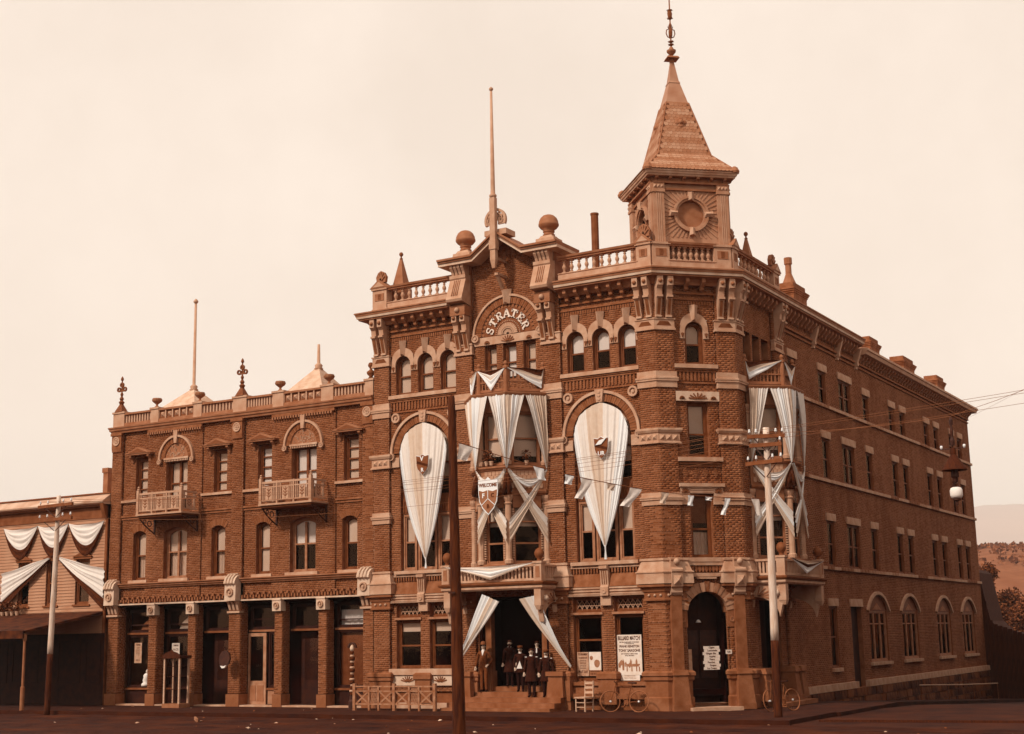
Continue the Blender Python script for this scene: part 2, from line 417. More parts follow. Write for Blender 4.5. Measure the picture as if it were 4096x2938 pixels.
# ------------------------------------------------------------------ windows
def ring(mb, o1, o2, y0, y1):
    n = len(o1)
    for i in range(n):
        j = (i+1) % n
        mb.add([(o1[i][0], y0, o1[i][1]), (o1[j][0], y0, o1[j][1]), (o2[j][0], y0, o2[j][1]), (o2[i][0], y0, o2[i][1]),
                (o1[i][0], y1, o1[i][1]), (o1[j][0], y1, o1[j][1]), (o2[j][0], y1, o2[j][1]), (o2[i][0], y1, o2[i][1])],
               [(0, 1, 2, 3), (7, 6, 5, 4), (3, 2, 6, 7), (0, 4, 5, 1)])
def ins(o, t):
    u0, u1, z0, z1, k, r = o
    return outline(u0+t, u1-t, z0+t, z1-t, k, max(.03, r-t*.1) if k == 'seg' else r)
def window(par, M, y, u0, u1, z0, z1, kind='flat', rise=.12, split=.5, mull=(), blind=0, blind_mat='blind', casing='casing', low=0, low_mat='lace', t=.075, bars=(), name='window', label=None):
    o = (u0, u1, z0, z1, kind, rise)
    mb = MB(M)
    ring(mb, outline(*o[:4], kind, rise), ins(o, t), y, y+.1)
    ring(mb, ins(o, t), ins(o, t+.045), y+.035, y+.1)
    zs = z0+(z1-z0)*split
    if split: mb.box(u0+t, u1-t, y+.03, y+.1, zs-.03, zs+.03)
    for m in mull: mb.box(m-.05, m+.05, y+.01, y+.1, z0+t, z1-t-(rise*.5 if kind == 'seg' else 0))
    for b in bars: mb.box(u0+t, u1-t, y+.04, y+.1, b-.025, b+.025)
    wn = part(par, name, mb, casing, label=label)
    gl = MB(M); gl.pxz(ins(o, t+.02), y+.07, y+.078)
    part(wn, 'pane', gl, 'glass')
    if blind:
        full = ins(o, t+.03); zb = z0+t+(z1-z0-2*t)*(1-blind)
        poly = [(a, max(b, zb)) for a, b in full]
        b2 = MB(M); b2.pxz(poly, y+.12, y+.128)
        part(wn, 'blind', b2, blind_mat)
    if low:
        zt = z0+t+(z1-z0-2*t)*low; c = MB(M); nn = 14
        c.grid(lambda i, j: (u0+t+.02+(u1-u0-2*t-.04)*i/nn, y+.18+.02*math.sin(i*2.2), z0+t+(zt-z0-t)*j), nn, 1)
        part(wn, 'curtain', c, low_mat)
    return wn
WORK = bpy.data.scenes.new('work')          # empty side scene: evaluating there stays fast; removed at the end
def evaluated(o):
    WORK.collection.objects.link(o); vl = WORK.view_layers[0]; vl.update()
    return bpy.data.meshes.new_from_object(o.evaluated_get(vl.depsgraph))
def text_mesh(body, size, M, mb, depth=.004, align='CENTER', bold=.0, sx=1, spacing=1.0):
    """outline letters into the collector mb; M maps text x,y to the world (z is the relief)"""
    cu = bpy.data.curves.new('txt', 'FONT'); cu.body = body; cu.size = size; cu.align_x = align; cu.align_y = 'CENTER'
    cu.extrude = depth; cu.offset = bold; cu.resolution_u = 2; cu.space_character = spacing
    o = bpy.data.objects.new('txt', cu); me = evaluated(o)
    k = mb.M; mb.M = M
    mb.add([(v.co.x*sx, v.co.y, v.co.z) for v in me.vertices], [tuple(p.vertices) for p in me.polygons])
    mb.M = k
    bpy.data.objects.remove(o); bpy.data.curves.remove(cu); bpy.data.meshes.remove(me)
def wallM(M, x, y, z): return M@Matrix.Translation((x, y, z))@Matrix.Rotation(R(90), 4, 'X')   # text plane standing on a wall, facing out
# ================================================================== the corner hotel
HT = thing('corner_hotel', 'four-storey brick corner hotel with a steep pyramid-roofed corner tower and an arched gable', 'hotel', (-6, 5, 0))
HB = Bricks(); ZT = 14.62
PIERS = [(-12, -11.3), (-8.2, -7.5), (-4.45, -3.75), (-.65, 0)]
for i, (a, b) in enumerate(PIERS):
    HB.wall(FRONT, 0, a, b, 1.2, ZT, jamb=False)
    if i < 3: HB.right(FRONT, b, 0, .12, 1.2, ZT)
    if i > 0: HB.left(FRONT, a, 0, .12, 1.2, ZT)
W4L = [-10.68, -9.65, -8.62]; W4R = [-3.16, -2.13, -1.1]
opL = [(c-.35, c+.35, 11.7, 13.23, 'round', 0) for c in W4L]+[(-10.84, -8.6, 5.0, 10.57, 'round', 0), (-11.05, -9.97, 1.42, 3.8), (-9.56, -8.48, 1.42, 3.8)]
opR = [(c-.35, c+.35, 11.7, 13.23, 'round', 0) for c in W4R]+[(-3.33, -1.09, 5.0, 10.57, 'round', 0), (-3.56, -2.45, .95, 3.8), (-1.97, -.88, .95, 3.8)]
HB.wall(FRONT, .12, -11.3, -8.2, .6, ZT, opL, .25)
HB.wall(FRONT, .12, -3.75, -.65, .3, ZT, opR, .25)
W4C = [(-6.99, -6.47), (-6.2, -5.62), (-5.33, -4.8)]
HB.wall(FRONT, .12, -7.5, -4.45, .6, 16.33, [(a, b, 11.75, 13.18) for a, b in W4C]+[(-7.4, -4.55, .5, 3.95), (-7.1, -4.86, 5.15, 7.3), (-7.1, -4.86, 8.6, 10.35)], .25)
zz = 16.33
while zz < 17.02:
    h = (17.1-zz)/.77*1.07; HB.wall(FRONT, .12, -6.03-h, -6.03+h, zz, zz+CRS, jamb=False); zz += CRS
# chamfered corner
HB.wall(CH, 0, 0, .7, 1.2, ZT, jamb=False); HB.right(CH, .7, 0, .1, 1.2, ZT)
HB.wall(CH, 0, 2.3, 3.0, 1.2, ZT, jamb=False); HB.left(CH, 2.3, 0, .1, 1.2, ZT)
HB.wall(CH, .1, .7, 2.3, .2, ZT, [(1.14, 1.86, 11.7, 13.25, 'round', 0), (1.12, 1.9, 8.46, 10.38), (1.1, 1.88, 5.02, 7.2), (.79, 2.21, .2, 3.9, 'round', 0)], .3)
HOTEL_FRONT = HB
# side street wall
HS = Bricks()
HS.wall(SIDE, 0, 0, .75, 1.2, ZT, jamb=False); HS.right(SIDE, .75, 0, .12, 1.2, ZT)
HS.pier(SIDE, 3.95, 4.85, 0, .12, 1.2, ZT)
HS.wall(SIDE, .12, .75, 3.95, .2, ZT, [(1.08, 1.78, 11.75, 13.15), (2.0, 2.7, 11.75, 13.15), (2.92, 3.62, 11.75, 13.15), (1.35, 3.35, .3, 3.6), (1.2, 3.5, 5.15, 7.3), (1.2, 3.5, 8.6, 10.35)], .25)
SC_ = [5.98, 9.6, 12.6, 15.6, 19.7, 21.55, 26.0, 27.95, 31.2, 33.05]; SW_ = [.42, .45, .82, .45, .45, .45, .45, .45, .45, .45]
sop = []
for c, h in zip(SC_, SW_):
    t4 = 12.95 if c < 14 else 12.75
    sop += [(c-h, c+h, 11.58, t4), (c-h, c+h, 8.5, 10.18), (c-h, c+h, 5.0, 6.83)]
AW = [15.35, 20.45, 26.75, 31.95]
sop += [(8.8, 9.72, 1.05, 3.45), (11.55, 12.95, .2, 3.45)]+[(c-1.32, c+1.32, 1.14, 3.98, 'seg', .62) for c in AW]
HS.wall(SIDE, .06, 4.85, 35.4, .2, 14.5, sop, .22)
def pickf(r):
    M, y, a, b, c, d = r; P = M@Vector(((a+b)/2, y, (c+d)/2)); q = cam.matrix_world.translation
    if b-a < .15 or P.y < -.02: return -1e6
    return -(P-q).length-(0 if c > 1.3 else 50)
HB.build(HT, 'brick', 'mortar', lambda r: pickf(r) if (r[0] == CH or r[0] == FRONT) and r[1] == 0 else -1e6)
# the side wall belongs to the same hotel: its bricks are past the 300
def mesh_only(br, parent, matb, matm):
    key = {}
    for r in br.rects: key.setdefault(tuple(map(tuple, r[0])), []).append(r[1:])
    allv = []
    for k, rs in key.items():
        M = np.array(k); A = np.array(rs); y, a, b, c, d = A.T; yb = y+.012
        P = np.stack([np.stack(q, -1) for q in ((a, y, c), (b, y, c), (b, y, d), (a, y, d), (a, yb, c), (b, yb, c), (b, yb, d), (a, yb, d))], 1)
        allv.append((P@M[:3, :3].T+M[:3, 3]).reshape(-1, 3))
    V = np.concatenate(allv); nb = len(V)//8
    F = (np.array([(0, 1, 2, 3), (1, 5, 6, 2), (4, 0, 3, 7), (3, 2, 6, 7), (1, 0, 4, 5)])[None]+8*np.arange(nb)[:, None, None]).reshape(-1)
    me = bpy.data.meshes.new('side_brickwork'); me.vertices.add(len(V)); me.vertices.foreach_set('co', V.ravel().astype(np.float32))
    me.loops.add(len(F)); me.loops.foreach_set('vertex_index', F.astype(np.int32))
    me.polygons.add(len(F)//4); me.polygons.foreach_set('loop_start', np.arange(0, len(F), 4, dtype=np.int32))
    me.update(calc_edges=True); me.materials.append(MATS[matb])
    inst(parent, 'side_brickwork', me, kind='stuff')
    inst(parent, 'side_mortar_wall', br.mort.mesh('side_mortar_wall', matm, fix=False))
    for rv in br.rev: part(parent, 'window_reveal', rv, 'brick_plain', fix=False)
mesh_only(HS, HT, 'brick_side', 'mortar_side')

# closed shell behind the brick skin: roof, floors, rear and party walls, dark inner partitions
e = LS
core = MB(); core.pxy([(-12, .4), (-.2, .4), (e-.4, e+.2), (e-.4, e+35.2), (-12, e+35.2)], 14.9, 15.02); part(HT, 'flat_roof', core, 'zinc')
core = MB().box(-11.99, -11.7, .13, e+35.3, 0, 15.0).box(-11.7, e-.3, e+35.0, e+35.3, 0, 14.9)
part(HT, 'party_wall', core, 'brick_plain')
core = MB()
core.pxy([(-11.7, 1.5), (-.65, 1.5), (e-1.5, e+.6), (e-1.5, e+35), (e-1.6, e+35), (e-1.6, e+.65), (-.7, 1.6), (-11.7, 1.6)], 0, 14.89)
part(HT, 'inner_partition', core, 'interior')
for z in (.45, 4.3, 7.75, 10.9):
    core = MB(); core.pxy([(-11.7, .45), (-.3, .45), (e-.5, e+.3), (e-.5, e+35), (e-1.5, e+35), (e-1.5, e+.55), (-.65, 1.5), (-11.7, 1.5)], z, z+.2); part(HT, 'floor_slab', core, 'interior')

# ---- pier paths (plan) used for the stone bands
def W(M, *pts): return [tuple((M@Vector((a, b, 0)))[:2]) for a, b in pts]
PP = [[(-12, .6), (-12, 0), (-11.3, 0), (-11.3, .1)], [(-8.2, .1), (-8.2, 0), (-7.5, 0), (-7.5, .1)], [(-4.45, .1), (-4.45, 0), (-3.75, 0), (-3.75, .1)],
      [(-.65, .1), (-.65, 0), (0, 0)]+W(CH, (.7, 0), (.7, .08)), W(CH, (2.3, .08), (2.3, 0), (3, 0))+W(SIDE, (.75, 0), (.75, .1)),
      W(SIDE, (3.95, .1), (3.95, 0), (4.85, 0), (4.85, .05))]
def bandprof(z0, z1, mid, d=.05, d2=.1): return [(-.03, z0), (d, z0), (d, z0+mid[0]), (d2, z0+mid[0]+.02), (d2, z0+mid[1]-.02), (d, z0+mid[1]), (d, z1), (-.03, z1)]
for p in PP:
    b = MB(); b.sweep([(-.03, 10.86), (.05, 10.86), (.05, 11.06), (.09, 11.08), (.09, 11.13), (.07, 11.13), (.07, 11.15), (.1, 11.15), (.1, 11.21), (.05, 11.23), (.05, 11.42), (-.03, 11.42)], p); part(HT, 'stone_band', b, 'stone')
    b = MB(); b.sweep([(-.03, 6.8), (.05, 6.8), (.05, 6.95), (.09, 6.97), (.09, 7.01), (.07, 7.01), (.07, 7.03), (.1, 7.03), (.1, 7.08), (.05, 7.1), (.05, 7.22), (-.03, 7.22)], p); part(HT, 'stone_band', b, 'stone')
    b = MB(); b.sweep([(-.03, 8.9), (.1, 8.9), (.1, 8.95), (.06, 8.97), (.06, 9.26), (.1, 9.28), (.14, 9.36), (.14, 9.43), (-.03, 9.44)], p); db = part(HT, 'diamond_band', b, 'stone')
    b = MB(); b.sweep([(-.03, 12.88), (.07, 12.88), (.07, 12.94), (.05, 12.95), (.05, 13.0), (.04, 13.0), (.04, 13.24), (.07, 13.25), (.07, 13.3), (-.03, 13.3)], p); ib = part(HT, 'impost_block', b, 'stone')
    # pyramidal studs of the diamond band and dark sunk trapezoids of the impost, on each outer face
    for q0, q1 in zip(p, p[1:]):
        L_ = math.dist(q0, q1)
        if L_ < .5: continue
        Mf = FRM(q0[0], q0[1], math.degrees(math.atan2(q1[1]-q0[1], q1[0]-q0[0])))
        if L_ < 1.0 and p is PP[0] and q0[1] > .3: continue
        for k in range(3):
            cx = L_*(k+.5)/3; s_ = MB(Mf); h = .095
            s_.add([(cx-h, -.06, 9.015), (cx+h, -.06, 9.015), (cx+h, -.06, 9.205), (cx-h, -.06, 9.205), (cx, -.15, 9.11)], [(0, 1, 4), (1, 2, 4), (2, 3, 4), (3, 0, 4)])
            part(db, 'diamond_stud', s_, 'stone')
        s_ = MB(Mf); a, b2 = .07, L_-.07
        s_.add([(a, -.042, 13.03), (b2, -.042, 13.03), (b2-.12, -.075, 13.17), (a+.12, -.075, 13.17), (b2-.12, -.042, 13.19), (a+.12, -.042, 13.19)], [(0, 1, 2, 3), (3, 2, 4, 5), (1, 4, 2), (0, 3, 5)])
        part(ib, 'impost_panel', s_, 'trim_dark')

# ---- ground-floor stone: plinth pedestals, ball bands and flared blocks below the second floor
for i, p in enumerate(PP):
    q = p
    b = MB(); b.sweep([(-.05, 0), (.16, 0), (.16, .42), (.12, .46), (.12, .95), (.17, 1.0), (.17, 1.1), (.21, 1.14), (.21, 1.24), (.14, 1.3), (-.05, 1.3)], q); part(HT, 'plinth_pedestal', b, 'stone_shaded')
    b = MB(); b.sweep([(-.05, 3.6), (.1, 3.6), (.1, 3.66), (.07, 3.68), (.07, 3.88), (.11, 3.9), (.14, 4.02), (.24, 4.06), (.24, 4.14), (-.05, 4.16)], q); cb = part(HT, 'ball_band', b, 'stone_shaded')
    b = MB(); b.sweep([(-.05, 4.16), (.27, 4.16), (.25, 4.5), (.28, 4.52), (.28, 4.56), (.23, 4.58), (.12, 4.9), (.16, 4.93), (.16, 5.0), (-.05, 5.02)], q); part(HT, 'flared_block', b, 'stone')
    for q0, q1 in zip(p, p[1:]):
        L_ = math.dist(q0, q1)
        if L_ < .5: continue
        Mf = FRM(q0[0], q0[1], math.degrees(math.atan2(q1[1]-q0[1], q1[0]-q0[0])))
        for k in range(3):
            s_ = MB(Mf@FRM(L_*(k+.5)/3, -.08, 0, 3.78)); s_.lathe(0, 0, [(0, -.05), (.035, -.035), (.05, 0), (.035, .035), (0, .05)], 8); part(cb, 'stone_ball', s_, 'stone', True)

# ---- fourth-floor arched windows with stone hoods and keystones
def arched4(M, yw, cs, u0, u1, blinds):
    for c, (bl, bm, lo) in zip(cs, blinds):
        window(HT, M, yw+.13, c-.35, c+.35, 11.7, 13.23, 'round', 0, .48, blind=bl, blind_mat=bm, low=lo)
        h = MB(M)
        n = 18
        for i in range(n):     # stone hood: straight-ish outer edge, round inner edge
            t0 = math.pi*i/n; t1 = math.pi*(i+1)/n
            def outp(t): return (c+.545*math.cos(t)*(1 if abs(math.cos(t)) < .9 else .96), 12.88+.66*math.sin(t)**.8 if t not in (0,) else 12.88)
            h.pxz([(c+.35*math.cos(t0), 12.88+.35*math.sin(t0)), outp(t0), outp(t1), (c+.35*math.cos(t1), 12.88+.35*math.sin(t1))], yw-.05, yw+.04)
        h.box(c-.53, c-.35, yw-.05, yw+.04, 12.62, 12.88); h.box(c+.35, c+.53, yw-.05, yw+.04, 12.62, 12.88)
        hd = part(HT, 'window_hood', h, 'stone')
        k = MB(M)
        k.add([(c-.1, yw-.05, 13.24), (c+.1, yw-.05, 13.24), (c+.17, yw-.05, 13.82), (c-.17, yw-.05, 13.82), (c-.02, yw-.17, 13.3), (c-.02, yw-.24, 13.8),
               (c-.17, yw+.03, 13.82), (c+.17, yw+.03, 13.82)],
              [(0, 4, 5, 3), (4, 1, 2, 5), (0, 1, 4), (3, 5, 2), (3, 2, 7, 6)])
        part(hd, 'keystone', k, 'stone')
        for sx in (-1, 1):
            f = MB(M); cx = c+sx*.44
            for a in (-25, 0, 25): f.bar((cx, yw-.06, 12.66), (cx+.12*math.sin(R(a)), yw-.06, 12.66+.17*math.cos(R(a))), .025, .03)
            part(hd, 'carved_leaf', f, 'trim_dark')
    s_ = MB(M); s_.box(u0, u1, yw-.14, yw+.2, 11.56, 11.7); part(HT, 'window_sill', s_, 'stone')
arched4(FRONT, .12, W4L, -11.3, -8.2, [(1, 'blind', 0), (.92, 'blind', 0), (1, 'blind', 0)])
arched4(FRONT, .12, W4R, -3.75, -.65, [(.52, 'blind_light', 0)]*3)
arched4(CH, .1, [1.5], .7, 2.3, [(.52, 'blind', 0)])

# brick corbel courses: dentils under each fourth-floor sill and below the cornice
def dentils(M, y, u0, u1, z0, z1, w, gap, d, name='dentil_course', m='brick_plain'):
    b = MB(M); u = u0+gap/2
    while u+w <= u1: b.box(u, u+w, y-d, y+.01, z0, z1); u += w+gap
    return part(HT, name, b, m)
for M, y, a, b in ((FRONT, .12, -11.3, -8.2), (FRONT, .12, -3.75, -.65), (CH, .1, .7, 2.3)):
    dentils(M, y, a, b, 11.12, 11.42, .07, .07, .045)
    s_ = MB(M); s_.box(a, b, y-.06, y+.01, 11.43, 11.48); s_.box(a, b, y-.09, y+.01, 11.5, 11.55); s_.box(a, b, y-.05, y+.01, 11.02, 11.08); part(HT, 'corbel_course', s_, 'brick_plain')
    s_ = MB(M); s_.box(a, b, y-.05, y+.01, 14.0, 14.06); s_.box(a, b, y-.08, y+.01, 14.2, 14.27); part(HT, 'corbel_course', s_, 'brick_plain')
    dentils(M, y, a, b, 13.84, 13.97, .05, .05, .03)

# ---- great arches of the front (second and third floor)
def big_arch(c, yw=.12):
    h = 1.12; zs = 9.45
    a = MB(); a.arc(c, zs, 1.42, 1.52, -4, 184, yw-.13, yw+.02, 30); ar = part(HT, 'arch_moulding', a, 'stone')
    n = 44
    for i in range(n):            # rubbed-brick voussoirs
        t = 180*(i+.06)/n; t1 = 180*(i+.94)/n
        if 83 < (t+t1)/2 < 97: continue
        v = MB(); v.arc(c, zs, 1.13, 1.41, t, t1, yw-.06-.01*(i % 2), yw+.02, 1); part(ar, 'voussoir', v, 'brick')
    b = MB(); b.arc(c, zs, 1.125, 1.415, 0, 180, yw-.045, yw+.01, 24); part(ar, 'arch_bed', b, 'mortar')
    k = MB(); k.pxz([(c-.11, zs+1.1), (c+.11, zs+1.1), (c+.17, zs+1.56), (c-.17, zs+1.56)], yw-.17, yw+.02); ky = part(ar, 'keystone', k, 'stone')
    for dz in (1.2, 1.33, 1.45):
        f = MB(); f.lathe(0, 0, [(.05, -.01), (.06, .01), (.02, .03)], 8); f.M = I4
        g = MB(FRM(c, yw-.17, 0, zs+dz)@Matrix.Rotation(R(90), 4, 'X')); g.lathe(0, 0, [(.075, 0), (.05, .025), (.02, .03)], 8); part(ky, 'carved_leaf', g, 'stone')
    for sx in (-1, 1):
        u = c+sx*1.47
        s_ = MB(FRM(u, yw-.1, 0, 9.33)@Matrix.Rotation(R(90), 4, 'X'))
        s_.lathe(0, 0, [(.14, -.06), (.14, .05), (.1, .05), (.1, .02), (.06, .02), (.06, .06), (0, .07)], 14); part(ar, 'scroll', s_, 'stone')
        s_ = MB(); s_.box(c+sx*1.3-.16, c+sx*1.3+.16, yw-.06, yw+.02, 8.93, 9.3); part(ar, 'carved_block', s_, 'stone')
        s_ = MB(FRM(c+sx*1.28, yw-.05, 0, 10.82)@Matrix.Rotation(R(90), 4, 'X'))
        s_.lathe(0, 0, [(.19, -.03), (.19, .06), (.12, .06), (.12, .0), (.06, .0), (.06, .05), (0, .06)], 18); part(ar, 'roundel', s_, 'stone')
    # window set in the arch: mullions, spandrel panel and panes
    y = yw+.14
    window(HT, FRONT, y, c-h, c+h, 7.72, 10.57, 'round', 0, .45, mull=(c-.37, c+.37), blind=.75, name='arched_window')
    p = MB(); p.box(c-h, c+h, y-.02, y+.1, 7.14, 7.72)
    for i in range(18): p.box(c-h+.05+i*.12, c-h+.11+i*.12, y-.05, y-.02, 7.2, 7.62)
    part(HT, 'spandrel_panel', p, 'casing')
    for k, (a, b) in enumerate(((c-h, c-.45), (c-.45, c+.45), (c+.45, c+h))):
        window(HT, FRONT, y, a+.03, b-.03, 5.02, 7.12, split=.5, blind=.5 if k != 1 else .3, casing='casing_light')
    s_ = MB(); s_.box(c-1.3, c+1.3, yw-.2, yw+.2, 4.88, 5.0); part(HT, 'window_sill', s_, 'stone')
big_arch(-9.72); big_arch(-2.21)

# ---- ground-floor shop windows and the panelled apron above them
def apron(a, b, c):
    y = .12
    p = MB(); p.sweep([(-.02, 3.82), (.16, 3.82), (.19, 3.9), (.14, 3.92), (.14, 3.96), (.19, 3.97), (.19, 4.01), (.15, 4.02), (.15, 4.06), (.2, 4.07), (.2, 4.12), (-.02, 4.14)], [(a, y), (b, y)]); part(HT, 'shop_cornice', p, 'stone')
    p = MB(); p.pyz([(y-.16, 4.14), (y-.04, 4.6), (y+.02, 4.6), (y+.02, 4.14)], a, b); part(HT, 'sloped_apron', p, 'brick_plain')
    p = MB(); u = a+.05
    while u < b-.1: p.box(u, u+.055, y-.1, y+.01, 4.62, 4.78); u += .115
    part(HT, 'dentil_course', p, 'brick_plain')
    p = MB(); p.box(a, b, y-.12, y+.01, 4.78, 4.83); p.box(a, b, y-.08, y+.01, 4.83, 4.88); part(HT, 'corbel_course', p, 'stone')
    k = MB(); k.pyz([(y, 3.83), (y-.26, 3.83), (y-.26, 4.12), (y-.2, 4.18), (y-.24, 4.7), (y-.32, 4.74), (y-.32, 4.84), (y, 4.87)], c-.15, c+.15)
    kk = part(HT, 'scroll_console', k, 'stone')
    for dx in (-.08, 0, .08):
        f = MB(); f.bar((c+dx, y-.21, 4.22), (c+dx, y-.245, 4.68), .025, .02); part(kk, 'flute', f, 'trim_dark')
    f = MB(FRM(c, y-.26, 0, 3.97)@Matrix.Rotation(R(90), 4, 'X')); f.lathe(0, 0, [(.08, 0), (.08, .02), (.05, .03), (.03, .015), (0, .03)], 10); part(kk, 'rosette', f, 'stone')
apron(-11.3, -8.2, -9.8); apron(-3.75, -.65, -2.2)
for a, b, z0, bl in ((-11.05, -9.97, 1.42, .22), (-9.56, -8.48, 1.42, .22), (-3.56, -2.45, .95, 0), (-1.97, -.88, .95, 0)):
    wn = window(HT, FRONT, .26, a, b, z0, 3.2, split=.47 if z0 > 1 else .62, blind=bl, casing='casing', name='shop_window')
    tr = window(HT, FRONT, .26, a, b, 3.28, 3.8, split=0, casing='casing', name='transom_window')
    lt = MB(); n = 5; wdt = (b-a-.16)/n
    for i in range(n):
        u = a+.08+i*wdt
        for sx in (0, 1): lt.bar((u+sx*wdt, .30, 3.4), (u+(1-sx)*wdt, .30, 3.7), .016, .016)
        lt.bar((u, .3, 3.36), (u, .3, 3.72), .014, .014)
    lt.box(a+.08, b-.08, .295, .305, 3.5, 3.52); part(tr, 'leaded_lattice', lt, 'trim_light')
    s_ = MB(); s_.box(a-.06, b+.06, .06, .3, 3.2, 3.28); part(HT, 'transom_bar', s_, 'casing_light')
for c in (-9.76, -2.21):
    b = MB(); b.box(c-.2, c+.2, -.02, .13, 3.5, 3.82); part(HT, 'mullion_cap', b, 'stone')
    b = MB(); b.sweep([(-.05, .2), (.14, .2), (.14, 1.0), (.19, 1.05), (.19, 1.22), (.12, 1.28), (-.05, 1.28)], [(c-.19, .25), (c-.19, .04), (c+.19, .04), (c+.19, .25)]); part(HT, 'plinth_pedestal', b, 'stone_shaded')
b = MB(); b.box(-11.3, -8.2, -.04, .3, 1.2, 1.42); part(HT, 'window_sill', b, 'stone')
b = MB(); b.box(-11.3, -8.2, .02, .2, .82, 1.2)
pn = part(HT, 'carved_panel', b, 'stone_pale')
for c in (-10.5, -9.05):
    f = MB()
    for a in (-70, -45, -20, 0, 20, 45, 70): f.bar((c+.05*math.sin(R(a)), .012, .95), (c+.3*math.sin(R(a)), .012, .95+.2*math.cos(R(a))), .035, .03)
    part(pn, 'carved_leaf', f, 'trim_dark')
for a, b in ((-3.75, -2.4), (-2.0, -.65)):
    p = MB(); p.box(a, b, -.02, .3, .82, .93); p.box(a, b, .06, .3, .55, .82); p.box(a, b, -.06, .3, .38, .55); part(HT, 'window_sill', p, 'stone_shaded')
b = MB(); b.box(-11.3, -8.2, .2, .4, 0, .82); b.box(-3.75, -.65, .22, .4, 0, .5); part(HT, 'basement_wall', b, 'trim_dark')

# ---- main cornice, modillions, consoles, parapet
RUN_L = [(-12, 2.5), (-12, 0), (-8.27, 0)]
RUN_R = [(-3.68, 0), (0, 0), (e, e), (e, e+14.2)]
for run in (RUN_L, RUN_R):
    c = MB(); c.sweep([(-.2, 14.5), (.1, 14.5), (.14, 14.6), (.22, 14.68), (.43, 14.74), (.43, 14.8), (-.2, 14.8)], run); c2 = part(HT, 'cornice', c, 'trim')
    c = MB(); c.sweep([(.2, 14.803), (.48, 14.803), (.5, 14.885), (.2, 14.885)], run); part(c2, 'cornice_fascia', c, 'stone_pale')
    c = MB(); c.sweep([(-.2, 14.888), (.51, 14.888), (.53, 14.96), (.56, 14.98), (.56, 15.03), (.15, 15.1), (-.2, 15.1)], run); part(c2, 'cornice_crown', c, 'trim')
mod = MB(); mod.pyz([(0, 14.3), (-.06, 14.3), (-.12, 14.34), (-.14, 14.42), (-.26, 14.52), (-.32, 14.58), (-.32, 14.72), (0, 14.72)], -.065, .065)
MOD = mod.mesh('modillion', 'trim')
con = MB(); con.pyz([(.1, 13.32), (-.12, 13.32), (-.12, 13.38), (-.07, 13.39), (-.24, 13.98), (-.32, 14.0), (-.32, 14.07), (-.24, 14.09), (-.27, 14.3), (-.34, 14.38), (-.39, 14.4), (-.39, 14.73), (.1, 14.73)], -.105, .105)
CON = con.mesh('console_bracket', 'trim_light')
fl = MB(); fl.add([(-.055, -.085, 13.42), (.055, -.085, 13.42), (.055, -.245, 13.95), (-.055, -.245, 13.95)], [(0, 1, 2, 3)])
for v in fl.v: v.y -= .006
FLU = fl.mesh('console_panel', 'trim_dark')
bo = MB(); bo.lathe(0, 0, [(.075, 0), (.07, .04), (.04, .075), (0, .09)], 10); BOS = bo.mesh('console_boss', 'trim', True)
def console(M, u, y=0, dz=0):
    Mk = M@Matrix.Translation((u, y, dz)); o = inst(HT, 'console_bracket', CON, Mk)
    inst(o, 'console_panel', FLU, Mk); inst(o, 'console_boss', BOS, Mk@Matrix.Translation((0, -.39, 14.55))@Matrix.Rotation(R(90), 4, 'X'))
for M, y, us in ((FRONT, .0, [-10.85+.44*i for i in range(6)]+[-3.35+.44*i for i in range(6)]), (CH, .0, [1.2, 1.8]),
                 (SIDE, .0, [1.15+.42*i for i in range(7)]+[5.3+.42*i for i in range(21)])):
    for u in us: inst(HT, 'modillion', MOD, M@Matrix.Translation((u, y, 0)))
for M, us in ((FRONT, (-11.83, -11.47, -.52, -.15)), (CH, (.15, .53, 2.47, 2.85)), (SIDE, (.17, .55, 4.2, 4.6))):
    for u in us: console(M, u)
for u in (8.6, 11.7, 14.3):
    d = MB(SIDE); d.pyz([(.06, 13.75), (-.05, 13.75), (-.05, 13.85), (-.12, 13.9), (-.12, 14.05), (-.3, 14.62), (.06, 14.62)], u-.09, u+.09); part(HT, 'pendant_bracket', d, 'trim_light')
# rear cornice of the side wall
c = MB(); c.sweep([(-.2, 14.3), (.1, 14.3), (.16, 14.42), (.4, 14.46), (.45, 14.6), (.5, 14.62), (.5, 14.72), (-.2, 14.85)], [(e, e+14.6), (e, e+35.4), (e-1.5, e+35.4)]); part(HT, 'rear_cornice', c, 'trim_light')
for i in range(46): inst(HT, 'modillion', MOD, SIDE@Matrix.Translation((14.9+.45*i, .06, -.22)))
b = MB(SIDE); b.box(4.85, 35.4, .0, .06, 13.85, 13.92); b.box(4.85, 35.4, -.03, .06, 14.02, 14.1); part(HT, 'corbel_course', b, 'brick_plain')

